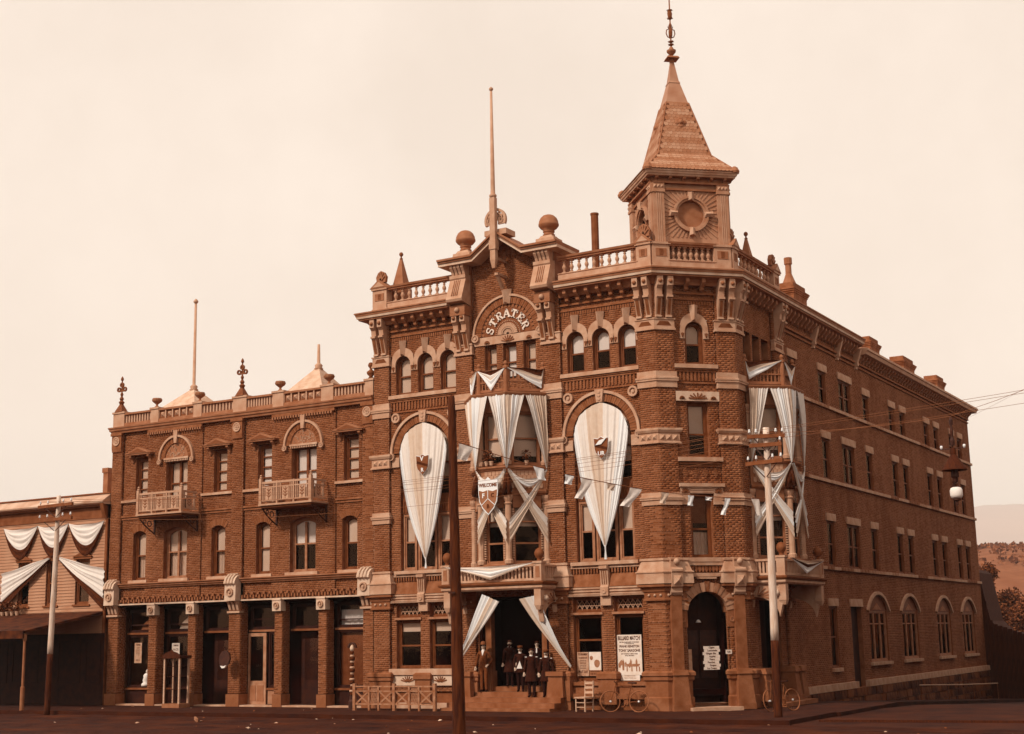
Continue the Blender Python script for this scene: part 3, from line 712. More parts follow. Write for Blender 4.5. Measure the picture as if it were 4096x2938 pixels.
def baluster_mesh(h, m):
    b = MB(); b.box(-.07, .07, -.07, .07, 0, .05*h/.5); b.box(-.07, .07, -.07, .07, h-.05, h)
    b.lathe(0, 0, [(.04, .05), (.06, .08), (.035, .11), (.075, .2), (.08, .24), (.045, .33), (.035, .36), (.06, .38), (.04, .41), (.045, h-.05)], 8)
    return b.mesh('baluster', m)
BAL = baluster_mesh(.5, 'trim_light')
RAILS = [([(-11.3, .02), (-8.25, .02)], FRONT, .02, -10.98, -8.4, 9), ([(-3.7, .02), (-.5, .02)], FRONT, .02, -3.5, -.75, 10),
         (W(CH, (.6, .02), (2.4, .02)), CH, .02, .84, 2.16, 7), (W(SIDE, (.45, .02), (4.1, .02)), SIDE, .02, .72, 3.85, 9)]
for path, M, y, a, b, n in RAILS:
    p = MB(); p.sweep([(-.2, 15.08), (.12, 15.08), (.12, 15.12), (.09, 15.14), (.09, 15.36), (.12, 15.38), (.12, 15.41), (-.2, 15.41)], path); bl = part(HT, 'balustrade_base', p, 'trim_light')
    p = MB(); p.sweep([(-.17, 15.91), (.1, 15.91), (.1, 15.95), (.15, 15.98), (.17, 16.05), (-.22, 16.07)], path); part(bl, 'top_rail', p, 'trim')
    for i in range(n): inst(bl, 'baluster', BAL, M@Matrix.Translation((a+(b-a)*i/(n-1), y+.04, 15.41)))
def pedestal(M, a, b, gable=True):
    p = MB(M); p.box(a, b, -.08, .3, 15.09, 15.95); p.box(a-.04, b+.04, -.13, .35, 15.95, 16.03); p.box(a-.03, b+.03, -.11, .33, 15.09, 15.2)
    o = part(HT, 'parapet_pedestal', p, 'trim_light')
    q = MB(M); c = (a+b)/2; q.box(a+.12, b-.12, -.1, -.08, 15.52, 15.8); part(o, 'sunk_panel', q, 'trim')
    for k in (-1, 0, 1):
        q = MB(M); q.box(c+k*.05-.015, c+k*.05+.015, -.112, -.1, 15.56, 15.78); part(o, 'triglyph', q, 'trim_dark')
    if gable:
        q = MB(M); q.pxz([(a-.1, 16.03), (b+.1, 16.03), (c, 16.36)], -.15, .36); part(o, 'pediment_cap', q, 'trim')
        q = MB(M); q.pxz([(a+.06, 16.07), (b-.06, 16.07), (c, 16.27)], -.162, -.15); part(o, 'pediment_field', q, 'trim_light')
        q = MB(M)
        q.pxz([(c-.2, 16.28), (c+.2, 16.28), (c+.24, 16.5), (c+.14, 16.68), (c, 16.75), (c-.14, 16.68), (c-.24, 16.5)], .02, .16)
        for an in (-60, -30, 0, 30, 60): q.bar((c, .0, 16.34), (c+.21*math.sin(R(an)), .0, 16.34+.36*math.cos(R(an))), .05, .05)
        part(o, 'acroterion', q, 'trim')
    return o
pedestal(FRONT, -12, -11.33); pedestal(FRONT, -.55, .0); pedestal(CH, .02, .66, False); pedestal(CH, 2.34, 2.98, False); pedestal(SIDE, .0, .5); pedestal(SIDE, 4.15, 4.75)
for M, u, y in ((FRONT, -11.2, .75), (SIDE, 3.75, .8)):
    s_ = MB(M); s_.frus(u, y, 15.0, 16.1, .3, .3, .3, .3); s_.frus(u, y, 16.1, 17.3, .27, .27, .045, .045)
    o = part(HT, 'pyramid_spire', s_, 'trim'); s_ = MB(M); s_.lathe(u, y, [(.05, 17.29), (.07, 17.33), (.03, 17.38), (.03, 17.42), (.07, 17.46), (.085, 17.52), (.06, 17.58), (0, 17.61)], 10); part(o, 'ball_finial', s_, 'trim_dark', True)

# ---- central gable with the name arch
for a, b in ((-8.2, -7.5), (-4.56, -3.86)):
    c = (a+b)/2
    p = MB(); p.box(a, b, .0, 1.2, ZT, 16.32); part(HT, 'gable_pier', p, 'trim')
    p = MB(); p.pyz([(.02, 14.75), (-.62, 14.86), (-.66, 14.95), (-.62, 15.04), (-.34, 15.75), (-.38, 15.8), (-.38, 15.92), (.02, 15.95)], a, b); g = part(HT, 'gable_bracket', p, 'trim_light')
    for dx in (-.12, -.04, .04, .12):
        f = MB(); f.bar((c+dx, -.628, 15.08), (c+dx, -.36, 15.72), .03, .02); part(g, 'flute', f, 'trim')
    for dx in (-.24, -.08, .08, .24):
        f = MB(); f.pyz([(.02, 15.95), (-.3, 15.95), (-.34, 16.05), (-.46, 16.2), (-.46, 16.3), (.02, 16.3)], c+dx-.055, c+dx+.055); part(g, 'small_bracket', f, 'trim_light')
    f = MB(); f.box(a+.02, b-.02, -.42, .02, 14.36, 14.75); part(g, 'boss_block', f, 'trim')
    f = MB(FRM(c, -.42, 0, 14.56)@Matrix.Rotation(R(90), 4, 'X')); f.lathe(0, 0, [(.11, 0), (.1, .05), (.05, .1), (0, .11)], 10); part(g, 'boss', f, 'trim_light', True)
    for u in (c-.18, c+.18): console(FRONT, u, .0, -.28)
    # ball finial on its stepped pedestal
    p = MB(); p.frus(c, .25, 16.52, 16.86, .4, .36, .37, .33); p.frus(c, .25, 16.86, 16.98, .3, .28, .22, .22); q = part(HT, 'finial_pedestal', p, 'trim_light')
    p = MB(); p.lathe(c, .25, [(.2, 16.97), (.23, 17.0), (.23, 17.04), (.19, 17.07), (.19, 17.12), (.22, 17.14), (.22, 17.18), (.18, 17.2), (.3, 17.28), (.38, 17.38), (.385, 17.44), (.37, 17.46), (.36, 17.55), (.3, 17.68), (.2, 17.77), (.09, 17.81), (0, 17.82)], 20)
    part(q, 'ball_finial', p, 'trim', True)
g = MB(); up = [(-8.6, 16.36), (-7.1, 16.36), (-6.03, 17.12), (-4.96, 16.36), (-3.46, 16.36)]
def rake(z0, z1, d0, d1, m):
    b = MB()
    for (x0, a0), (x1, a1) in zip(up, up[1:]): b.add([(x0, -d0, a0+z0), (x1, -d0, a1+z0), (x1, -d0, a1+z1), (x0, -d0, a0+z1), (x0, d1, a0+z0), (x1, d1, a1+z0), (x1, d1, a1+z1), (x0, d1, a0+z1)],
        [(0, 1, 2, 3), (7, 6, 5, 4), (3, 2, 6, 7), (4, 5, 1, 0), (0, 3, 7, 4), (1, 5, 6, 2)])
    return part(HT, 'gable_cornice', b, m)
rake(-.06, .05, .55, 1.1, 'stone_pale'); rake(.052, .12, .6, 1.15, 'trim'); rake(.122, .2, .66, 1.2, 'trim')
# flagpole post hung on the gable
p = MB(); p.box(-6.14, -5.92, -.78, -.58, 16.15, 18.55); p.box(-6.17, -5.89, -.81, -.55, 16.55, 16.9); p.frus(-6.03, -.68, 15.85, 16.15, .06, .05, .11, .1); p.box(-6.1, -5.96, -.62, .12, 16.2, 16.3); p.box(-6.1, -5.96, -.55, .12, 15.62, 15.72)
for a, b in (((-6.03, -.5, 15.68), (-6.03, -.1, 15.2)),): p.bar(a, b, .1, .12)
post = part(HT, 'flagpole_post', p, 'trim_light')
p = MB(); p.lathe(-6.03, -.68, [(.1, 18.55), (.14, 18.6), (.14, 18.66), (.09, 18.7), (.085, 18.9), (.045, 22.75)], 10); p.lathe(-6.03, -.68, [(.03, 22.75), (.08, 22.8), (.08, 22.86), (0, 22.93)], 10); part(HT, 'flagpole', p, 'trim_light', True)
p = MB(); p.arc(-6.03, 17.72, .37, .46, -25, 205, -.57, -.45, 26)
for i in range(9):
    an = R(-20+i*27.5); p.bar((-6.03+.12*math.cos(an), -.51, 17.62+.12*math.sin(an)), (-6.03+.38*math.cos(an), -.51, 17.72+.38*math.sin(an)), .07, .08)
for i in range(8):
    an = R(-5+i*27); cx = -6.03+.25*math.cos(an); cz = 17.7+.25*math.sin(an); p.arc(cx, cz, .05, .085, 0, 360, -.58, -.46, 10)
p.box(-6.5, -5.56, -.57, .1, 17.15, 17.36)
part(HT, 'lattice_crest', p, 'trim_light')
# name arch
cx, zs, yw = -5.95, 13.5, .12
a = MB(); a.arc(cx, zs, 1.42, 1.5, 0, 180, yw-.12, yw+.02, 30); ar = part(HT, 'arch_moulding', a, 'stone')
b = MB(); b.arc(cx, zs, 1.14, 1.42, 0, 180, yw-.045, yw+.01, 24); part(ar, 'arch_bed', b, 'mortar')
for i in range(48):
    t = 180*(i+.07)/48; t1 = 180*(i+.93)/48
    if 84 < (t+t1)/2 < 96: continue
    v = MB(); v.arc(cx, zs, 1.15, 1.41, t, t1, yw-.06-.012*(i % 2), yw+.02, 1); part(ar, 'voussoir', v, 'brick')
for i in range(22):
    t = 180*(i+.2)/22; v = MB(); v.arc(cx, zs, 1.02, 1.13, t, t+5, yw-.03, yw+.06, 1); part(ar, 'dentil', v, 'brick_plain')
t_ = MB(); n = 24
t_.pxz([(cx-1.06, zs)]+[(cx+1.06*math.cos(R(180*k/n)), zs+1.06*math.sin(R(180*k/n))) for k in range(n+1)], yw-.012, yw+.05); part(ar, 'tympanum', t_, 'trim_dark')
k = MB(); k.add([(cx-.13, yw-.08, 14.62), (cx+.13, yw-.08, 14.62), (cx+.22, yw-.08, 15.18), (cx-.22, yw-.08, 15.18), (cx-.03, yw-.2, 14.7), (cx-.03, yw-.28, 15.14), (cx-.22, yw, 15.18), (cx+.22, yw, 15.18)],
    [(0, 4, 5, 3), (4, 1, 2, 5), (0, 1, 4), (3, 5, 2), (3, 2, 7, 6)]); part(ar, 'keystone', k, 'stone')
for sx in (-1, 1):
    s_ = MB(FRM(cx+sx*1.38, yw-.1, 0, 13.46)@Matrix.Rotation(R(90), 4, 'X')); s_.lathe(0, 0, [(.15, -.06), (.15, .05), (.1, .05), (.1, .02), (.06, .02), (.06, .06), (0, .07)], 14); part(ar, 'scroll', s_, 'stone')
b = MB(); b.box(-7.42, -4.48, yw-.05, yw+.02, 13.18, 13.48); ln = part(HT, 'carved_lintel', b, 'stone')
for c, w_ in ((-6.85, .12), (cx, .28), (-5.05, .12)):
    f = MB()
    for an in (-75, -50, -25, 0, 25, 50, 75): f.bar((c+.03*math.sin(R(an)), yw-.06, 13.22), (c+w_*math.sin(R(an)), yw-.06, 13.22+min(w_, .24)*math.cos(R(an))), .035, .035)
    part(ln, 'carved_leaf', f, 'trim_dark')
fan = MB()
for i in range(17):
    an = R(180*(i+.5)/17); fan.bar((cx+.27*math.cos(an), yw-.05, zs+.27*math.sin(an)), (cx+.43*math.cos(an), yw-.05, zs+.43*math.sin(an)), .06, .05)
fan.arc(cx, zs, .22, .26, 0, 180, yw-.07, yw, 16)
for i in range(11):
    an = R(180*(i+.5)/11); fan.bar((cx, yw-.03, zs), (cx+.2*math.cos(an), yw-.03, zs+.2*math.sin(an)), .03, .03)
for i in range(21):
    an = R(180*(i+.5)/21); fan.box(cx+.51*math.cos(an)-.018, cx+.51*math.cos(an)+.018, yw-.04, yw, zs+.51*math.sin(an)-.018, zs+.51*math.sin(an)+.018)
part(ar, 'fan_rosette', fan, 'trim_light')
# the seven gilt slab-serif letters of the name, cut as solid strokes
LET = {
 'T': [('b', -.13, .26, .13, .32), ('b', -.035, 0, .035, .26), ('b', -.08, 0, .08, .035), ('b', -.14, .2, -.1, .32), ('b', .1, .2, .14, .32)],
 'E': [('b', -.1, 0, -.03, .32), ('b', -.13, 0, .12, .045), ('b', -.13, .275, .12, .32), ('b', -.03, .14, .06, .18), ('b', .09, 0, .13, .1), ('b', .09, .22, .13, .32), ('b', .04, .11, .07, .21)],
 'A': [('l', -.12, 0, 0, .32, .045), ('l', .12, 0, 0, .32, .075), ('b', -.07, .09, .08, .13), ('b', -.17, 0, -.06, .035), ('b', .05, 0, .18, .035)],
 'R': [('b', -.1, 0, -.03, .32), ('b', -.14, 0, .0, .035), ('b', -.14, .285, .03, .32), ('b', -.04, .14, .03, .175), ('a', .03, .23, .05, .095, -90, 90), ('l', .03, .16, .11, .0, .065), ('b', .07, 0, .16, .035)],
 'S': [('a', 0, .235, .05, .095, 20, 270), ('a', 0, .085, .05, .095, -160, 90), ('b', .075, .2, .11, .3), ('b', -.11, .02, -.075, .12)]}
word = 'STRATER'
for i, ch in enumerate(word):
    an = 166-(i*(166-20)/6); rd = .63
    Ml = Matrix.Translation((cx+rd*math.cos(R(an)), yw-.014, zs+rd*math.sin(R(an))))@Matrix.Rotation(R(-(an-90)), 4, 'Y')
    l_ = MB(Ml)
    for st in LET[ch]:
        if st[0] == 'b': l_.box(st[1], st[3], -.04, .0, st[2], st[4])
        elif st[0] == 'l': l_.bar((st[1], -.02, st[2]), (st[3], -.02, st[4]), st[5], .041)
        else: l_.arc(st[1], st[2], st[3], st[4], st[5], st[6], -.0405, .0, 12)
    part(ar, 'gilt_letter', l_, 'gilt')
for (a, b), bl, bm in zip(W4C, (1, .9, 1), ('blind', 'blind_light', 'blind')):
    window(HT, FRONT, .27, a, b, 11.75, 13.18, split=.5, blind=bl, blind_mat=bm)
# ---- chamfered corner: lintels, sills, doorway
b = MB(CH); b.box(.7, 2.3, .0, .12, 10.4, 10.74); ln = part(HT, 'carved_lintel', b, 'stone_pale')
for c, w_ in ((.92, .1), (1.5, .34), (2.08, .1)):
    f = MB(CH)
    for an in (-80, -55, -28, 0, 28, 55, 80): f.bar((c+.03*math.sin(R(an)), -.01, 10.47), (c+w_*math.sin(R(an)), -.01, 10.47+min(w_, .22)*math.cos(R(an))), .04, .035)
    part(ln, 'carved_leaf', f, 'trim_dark')
b = MB(CH); b.box(.68, 2.32, -.06, .2, 8.3, 8.44); part(HT, 'window_sill', b, 'stone')
b = MB(CH); b.box(.68, 2.32, -.1, .2, 7.42, 7.54); b.box(.72, 2.28, -.02, .12, 7.2, 7.42); b.box(.72, 1.06, -.02, .12, 6.82, 7.2); b.box(1.94, 2.28, -.02, .12, 6.82, 7.2); hd = part(HT, 'window_hood', b, 'stone')
for c in (.89, 2.1):
    f = MB(CH)
    for an in (-80, -50, -25, 0, 25, 50, 80): f.bar((c, -.03, 7.22), (c+.15*math.sin(R(an)), -.03, 7.22+.16*math.cos(R(an))), .035, .03)
    part(hd, 'shell_carving', f, 'trim_dark')
for k in range(3): 
    b = MB(CH); b.box(1.1, 1.9, -.03-.015*k, 0, 7.24+.06*k, 7.28+.06*k); part(hd, 'hood_fillet', b, 'stone')
for k in range(4):     # stepped brick diamonds between third and second floor
    cx_ = .95+.37*k; f = MB(CH)
    for i, wd in enumerate((.05, .13, .21, .13, .05)): f.box(cx_-wd/2, cx_+wd/2, .05, .11, 7.74+.07*i, 7.79+.07*i)
    part(HT, 'brick_diamond', f, 'brick_plain')
b = MB(CH); b.box(.7, 2.3, .04, .12, 8.2, 8.28); b.box(.7, 2.3, .06, .12, 8.12, 8.17); part(HT, 'corbel_course', b, 'brick_plain')
window(HT, CH, .24, 1.12, 1.9, 8.46, 10.38, split=.42, blind=.62)
window(HT, CH, .24, 1.1, 1.88, 5.02, 7.2, split=.45, blind=.45, blind_mat='casing', low=.4)
b = MB(CH); b.box(.7, 2.3, -.04, .3, 4.88, 5.02); part(HT, 'window_sill', b, 'stone')
b = MB(CH); u = .75
while u < 2.25: b.pxz([(u, 4.6), (u+.05, 4.52), (u+.1, 4.6), (u+.1, 4.74), (u, 4.74)], .02, .11); u += .125
part(HT, 'dentil_course', b, 'brick_plain')
b = MB(CH); b.box(.7, 2.3, -.02, .12, 4.76, 4.88); b.box(.7, 2.3, -.04, .12, 4.38, 4.5); b.box(1.15, 1.85, -.1, .12, 4.3, 4.36); part(HT, 'corbel_course', b, 'stone')
for i in range(15):      # rough stone voussoirs of the corner doorway
    t = 8+164*i/15; t1 = 8+164*(i+.93)/15
    v = MB(CH); v.arc(1.5, 3.15, .73, 1.04+.03*(i % 2), t, t1, -.05-.02*(i % 3), .14, 2); part(HT, 'voussoir', v, 'stone_rough')
for sx in (-1, 1):
    b = MB(CH); a_ = 1.5+sx*.88; b.box(a_-.15, a_+.15, -.03, .13, 2.7, 3.3); j = part(HT, 'jamb_stone', b, 'stone_shaded')
    f = MB(CH@FRM(a_, -.03, 0, 2.95)@Matrix.Rotation(R(90), 4, 'X')); f.lathe(0, 0, [(.09, 0), (.09, .03), (.05, .03), (.03, .01), (0, .03)], 10); part(j, 'rosette', f, 'trim')
    u = 1.5+sx*1.14        # scrolled consoles carrying balls beside the doorway
    b = MB(CH); b.pyz([(0, 3.78), (-.16, 3.78), (-.22, 3.86), (-.22, 4.0), (-.3, 4.05), (-.32, 4.5), (-.36, 4.56), (-.36, 4.62), (-.26, 4.7), (-.26, 4.9), (-.3, 4.94), (-.3, 5.0), (0, 5.03)], u-.2, u+.2); k = part(HT, 'scroll_console', b, 'stone')
    f = MB(CH); f.lathe(u, -.29, [(0, 4.76), (.06, 4.78), (.1, 4.84), (.11, 4.88), (.1, 4.93), (.06, 4.98), (0, 5.0)], 12); part(k, 'stone_ball', f, 'stone', True)
    f = MB(CH); f.add([(u-.14, -.32, 4.1), (u+.14, -.32, 4.1), (u+.14, -.325, 4.42), (u-.14, -.325, 4.42), (u, -.45, 4.26)], [(0, 1, 4), (1, 2, 4), (2, 3, 4), (3, 0, 4)]); part(k, 'diamond_stud', f, 'stone')
    b = MB(CH); b.box(u-.19, u+.19, -.14, .1, 1.3, 3.76); part(HT, 'door_pilaster', b, 'brick_plain')
    b = MB(CH); b.frus(u, -.02, .2, 1.15, .3, .34, .24, .26); b.frus(u, -.02, 1.15, 1.32, .28, .3, .24, .26); b.box(u-.32, u+.32, -.38, .2, .0, .2); part(HT, 'plinth_pedestal', b, 'stone_shaded')
b = MB(CH); b.box(.8, 2.2, .9, .98, .2, 3.9); dr = part(HT, 'corner_door', b, 'shopfront')
for a_ in (.85, 1.53):
    f = MB(CH); f.box(a_, a_+.6, .86, .9, 1.0, 2.6); part(dr, 'door_glass', f, 'iron')
b = MB(CH); b.box(.72, 2.28, .3, .95, .0, .2); b.box(.6, 2.4, -.6, .3, -.05, .1); part(HT, 'door_step', b, 'stone')
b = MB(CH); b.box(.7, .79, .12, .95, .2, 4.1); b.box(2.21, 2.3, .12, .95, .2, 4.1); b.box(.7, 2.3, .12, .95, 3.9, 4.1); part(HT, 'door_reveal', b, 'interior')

# ---- corner tower (turned with the chamfer)
TW = FRM(.103, 2.303, 42)@Matrix.Translation((0, -1.4, 0)); HW, DP = 1.4, 2.8
def holepanel(mb, M, cx, cz, h, z0, z1, r, y0, y1, n=32):
    k = mb.M; mb.M = M
    def rim(t):
        c, s = math.cos(t), math.sin(t); hx = h; hz = (z1-cz) if s > 0 else (cz-z0)
        f = min(hx/abs(c) if abs(c) > 1e-6 else 9e9, hz/abs(s) if abs(s) > 1e-6 else 9e9); return (cx+c*f, cz+s*f)
    an = sorted(set([2*math.pi*i/n for i in range(n)]+[math.atan2(sz, sx) % (2*math.pi) for sx, sz in ((h, z1-cz), (-h, z1-cz), (-h, z0-cz), (h, z0-cz))]))
    an.append(an[0]+2*math.pi)
    for a, b in zip(an, an[1:]):
        mb.pxz([(cx+r*math.cos(a), cz+r*math.sin(a)), rim(a), rim(b), (cx+r*math.cos(b), cz+r*math.sin(b))], y0, y1)
    mb.M = k
CZ = 17.26
faces = [(TW, HW, True), (TW@FRM(HW, 0, 90)@Matrix.Translation((DP/2, 0, 0)), DP/2, False), (TW@FRM(0, DP, 180), HW, True), (TW@FRM(-HW, DP, -90)@Matrix.Translation((DP/2, 0, 0)), DP/2, False)]
for M, h, solid in faces:
    M = M@Matrix.Translation((0, 0, -.07))
    b = MB(); holepanel(b, M, 0, CZ, h-.02, 15.0, 18.36, .5, .06, .16); tf = part(HT, 'tower_wall', b, 'tower_paint')
    if solid:
        b = MB(M@FRM(0, .12, 0, CZ)@Matrix.Rotation(R(90), 4, 'X')); b.lathe(0, 0, [(.55, -.03), (.55, 0), (0, .001)], 28); part(tf, 'clock_blank', b, 'trim')
    b = MB(M); b.arc(0, CZ, .5, .58, 0, 360, -.01, .1, 32); b.arc(0, CZ, .58, .66, 0, 360, -.06, .1, 32); part(tf, 'ring_moulding', b, 'tower_paint')
    for an in (0, 90, 180, 270):
        Mk = M@Matrix.Translation((0, 0, CZ))@Matrix.Rotation(R(an), 4, 'Y'); b = MB(Mk)
        b.add([(-.07, -.07, .5), (.07, -.07, .5), (.12, -.07, .8), (-.12, -.07, .8), (0, -.15, .54), (0, -.17, .78)], [(0, 4, 5, 3), (4, 1, 2, 5), (0, 1, 4), (3, 5, 2)]); b.box(-.09, .09, -.07, .08, .5, .8); part(tf, 'keystone', b, 'trim_light')
    b = MB(M)
    for i in range(40):     # sunburst boards round the ring
        an = 2*math.pi*(i+.5)/40; c, s = math.cos(an), math.sin(an); hx = h-.43; hz = .86
        f = min(hx/abs(c), hz/abs(s))
        if f > .7: b.bar((c*.68, .05, CZ+s*.68), (c*f, .05, CZ+s*f), .045, .03)
    part(tf, 'sunburst_boards', b, 'tower_paint')
    for sx in (-1, 1):
        u = sx*(h-.2); b = MB(M); b.box(u-.2, u+.2, -.06, .1, 15.6, 18.02); b.box(u-.23, u+.23, -.1, .1, 18.02, 18.12); b.box(u-.22, u+.22, -.08, .1, 18.12, 18.36); pl = part(tf, 'corner_pilaster', b, 'tower_paint')
        f = MB(M)
        for dx in (-.07, 0, .07): f.box(u+dx-.015, u+dx+.015, -.075, -.06, 15.7, 17.98)
        part(pl, 'flute', f, 'trim_light')
        for dx in (-.13, 0, .13):
            f = MB(M); f.add([(u+dx-.055, -.08, 18.17), (u+dx+.055, -.08, 18.17), (u+dx+.055, -.08, 18.3), (u+dx-.055, -.08, 18.3), (u+dx, -.15, 18.235)], [(0, 1, 4), (1, 2, 4), (2, 3, 4), (3, 0, 4)]); part(pl, 'diamond_stud', f, 'trim_light')
    b = MB(M); b.box(-h+.4, h-.4, -.02, .1, 18.12, 18.2); b.box(-h, h, -.1, .1, 18.36, 18.42); b.box(-h, h, -.03, .1, 18.42, 18.6); part(tf, 'tower_frieze', b, 'trim')
    n = 6 if h > 1.3 else 5
    for i in range(n):
        u = -h+.12+(2*h-.24)*i/(n-1); b = MB(M); b.pyz([(0, 18.42), (-.06, 18.42), (-.09, 18.48), (-.2, 18.52), (-.23, 18.6), (0, 18.6)], u-.055, u+.055); part(tf, 'eave_bracket', b, 'trim')
pl4 = lambda a, b: [tuple((TW@Vector(p+(0,)))[:2]) for p in ((-a, DP/2-b), (a, DP/2-b), (a, DP/2+b), (-a, DP/2+b))]
b = MB(); q = pl4(HW, DP/2); b.sweep([(-.3, 18.52), (.24, 18.52), (.26, 18.59), (.29, 18.59), (.31, 18.66), (.34, 18.68), (.34, 18.72), (-.3, 18.78)], [((q[0][0]+q[1][0])/2, (q[0][1]+q[1][1])/2), q[1], q[2], q[3], q[0], ((q[0][0]+q[1][0])/2, (q[0][1]+q[1][1])/2)]); part(HT, 'tower_eave', b, 'stone')
b = MB(TW); b.box(-HW+.1, HW-.1, .1, DP-.1, 18.5, 18.54); b.box(-HW+.05, HW-.05, .05, DP-.05, 16.1, 16.14); part(HT, 'tower_floor', b, 'trim')
cy = DP/2
LV = [(18.72, HW+.33, DP/2+.33), (19.55, 1.0, 1.0), (21.75, .43, .43), (22.7, .19, .19), (23.55, .04, .04)]
b = MB(TW)
for (z0, a0, b0), (z1, a1, b1) in zip(LV[:2], LV[1:3]): b.frus(0, cy, z0, z1, a0, b0, a1, b1)
rf = part(HT, 'tower_roof', b, 'slate')
b = MB(TW); b.frus(0, cy, 21.75, 22.7, .43, .43, .19, .19); b.frus(0, cy, 22.64, 22.72, .225, .225, .19, .19); b.frus(0, cy, 22.7, 23.6, .185, .185, .05, .05); part(rf, 'zinc_cap', b, 'zinc')
b = MB(TW); b.frus(0, cy, 21.7, 21.79, .475, .475, .445, .445); part(rf, 'scalloped_collar', b, 'trim')
for sx, sy in ((-1, -1), (1, -1), (1, 1), (-1, 1)):
    for (z0, a0, b0), (z1, a1, b1) in zip(LV[:2], LV[1:3]):
        b = MB(TW); b.tube([(sx*a0, cy+sy*b0, z0+.02), (sx*a1, cy+sy*b1, z1+.02)], .035, 6); part(rf, 'hip_roll', b, 'trim')
    b = MB(TW); b.lathe(sx*(LV[0][1]-.1), cy+sy*(LV[0][2]-.1), [(.17, 18.7), (.19, 18.78), (.15, 18.84), (.13, 18.9), (.05, 18.96), (0, 18.97)], 8); part(rf, 'corner_acroterion', b, 'trim')
# scalloped slates on the two faces that show, laid course by course
tiles = []
def slates(side, z0, z1, a0, a1, d0, d1, nrow):
    # side 0 front (-y), 1 left (-x); a half width along the face, d half depth across it
    sl = math.atan2(z1-z0, d0-d1)
    Mf = TW@Matrix.Translation((0, cy, 0)) if side == 0 else TW@Matrix.Translation((0, cy, 0))@Matrix.Rotation(R(-90), 4, 'Z')
    for r in range(nrow):
        t = (r+.35)/nrow; z = z0+(z1-z0)*t; a = a0+(a1-a0)*t-.03; d = d0+(d1-d0)*t
        n = max(2, int(2*a/.145)); w_ = 2*a/n
        for i in range(n+(r % 2)):
            u = -a+(i+.5-(.5 if r % 2 else 0))*w_
            if abs(u) > a-.02: continue
            tiles.append((r % 4 > 1, Mf@Matrix.Translation((u, -d-.012, z))@Matrix.Rotation(-(math.pi/2-sl)-.05, 4, 'X')@Matrix.Diagonal((w_*.97, 1, (z1-z0)/nrow*1.25/math.sin(sl), 1))))
for sd_ in (0, 1):
    (z0, a0, b0), (z1, a1, b1), (z2, a2, b2) = LV[:3]
    if sd_: a0, b0, a1, b1, a2, b2 = b0, a0, b1, a1, b2, a2
    slates(sd_, z1, z2, a1, a2, b1, b2, 18); slates(sd_, z0+.03, z1, a0, a1, b0, b1, 8)
sh = MB(); sh.pxz([(-.5, .5), (-.5, -.25), (-.3, -.44), (0, -.52), (.3, -.44), (.5, -.25), (.5, .5)], -.03, .008); SL = sh.mesh('slate', 'slate')
SL2 = sh.mesh('slate', 'slate_light')
for lt_, M in tiles[:300]: inst(rf, 'slate', SL2 if lt_ else SL, M)
st_ = MB()
for lt_, M in tiles[300:]:
    st_.M = M; st_.k = int(lt_); st_.pxz([(-.5, .5), (-.5, -.25), (-.3, -.44), (0, -.52), (.3, -.44), (.5, -.25), (.5, .5)], -.03, .008)
part(rf, 'slate_courses', st_, ['slate', 'slate_light'], kind='stuff')
for sd_ in (0, 1):
    Mf = TW@Matrix.Translation((0, cy, 0)) if sd_ == 0 else TW@Matrix.Translation((0, cy, 0))@Matrix.Rotation(R(-90), 4, 'Z')
    d = .66
    b = MB(Mf@Matrix.Translation((0, -d-.02, 20.9))@Matrix.Rotation(R(78), 4, 'X'))
    for an in (0, 90, 180, 270): b.lathe(.12*math.cos(R(an)), .12*math.sin(R(an)), [(.11, -.05), (.11, .03), (.06, .06), (0, .06)], 10)
    b.lathe(0, 0, [(.1, .0), (.1, .08), (.06, .13), (0, .15)], 12); part(rf, 'quatrefoil_boss', b, 'trim')
b = MB(TW); b.lathe(0, cy, [(.09, 23.5), (.1, 23.62), (.14, 23.66), (.05, 23.72), (.05, 23.8), (.09, 23.84), (.17, 23.94), (.18, 24.0), (.1, 24.03), (.07, 24.12), (.03, 24.15), (.025, 26.4)], 12)
b.frus(0, cy, 23.64, 23.72, .24, .24, .2, .2)
fi = part(rf, 'roof_finial', b, 'trim')
b = MB(TW)
for z in (24.22, 24.34, 25.28, 25.6): 
    for an in (0, 60, 120, 180, 240, 300): b.tube([(0, cy, z-.04), (.07*math.cos(R(an)), cy+.07*math.sin(R(an)), z+.03), (.12*math.cos(R(an)), cy+.12*math.sin(R(an)), z+.01)], [.03, .03, .012], 5)
for an in (0, 90, 180, 270):
    c, s = math.cos(R(an)), math.sin(R(an))
    b.tube([(0, cy, 24.5), (.12*c, cy+.12*s, 24.55), (.17*c, cy+.17*s, 24.68), (.15*c, cy+.15*s, 24.82), (.06*c, cy+.06*s, 24.86), (.09*c, cy+.09*s, 24.96)], .022, 5)
b.lathe(0, cy, [(.03, 24.5), (.07, 24.6), (.08, 24.75), (.05, 24.9), (.07, 25.0), (.03, 25.1)], 8)
b.lathe(0, cy, [(.02, 25.2), (.08, 25.35), (.1, 25.5), (.04, 25.65)], 6)

part(fi, 'iron_scrollwork', b, 'trim_dark')

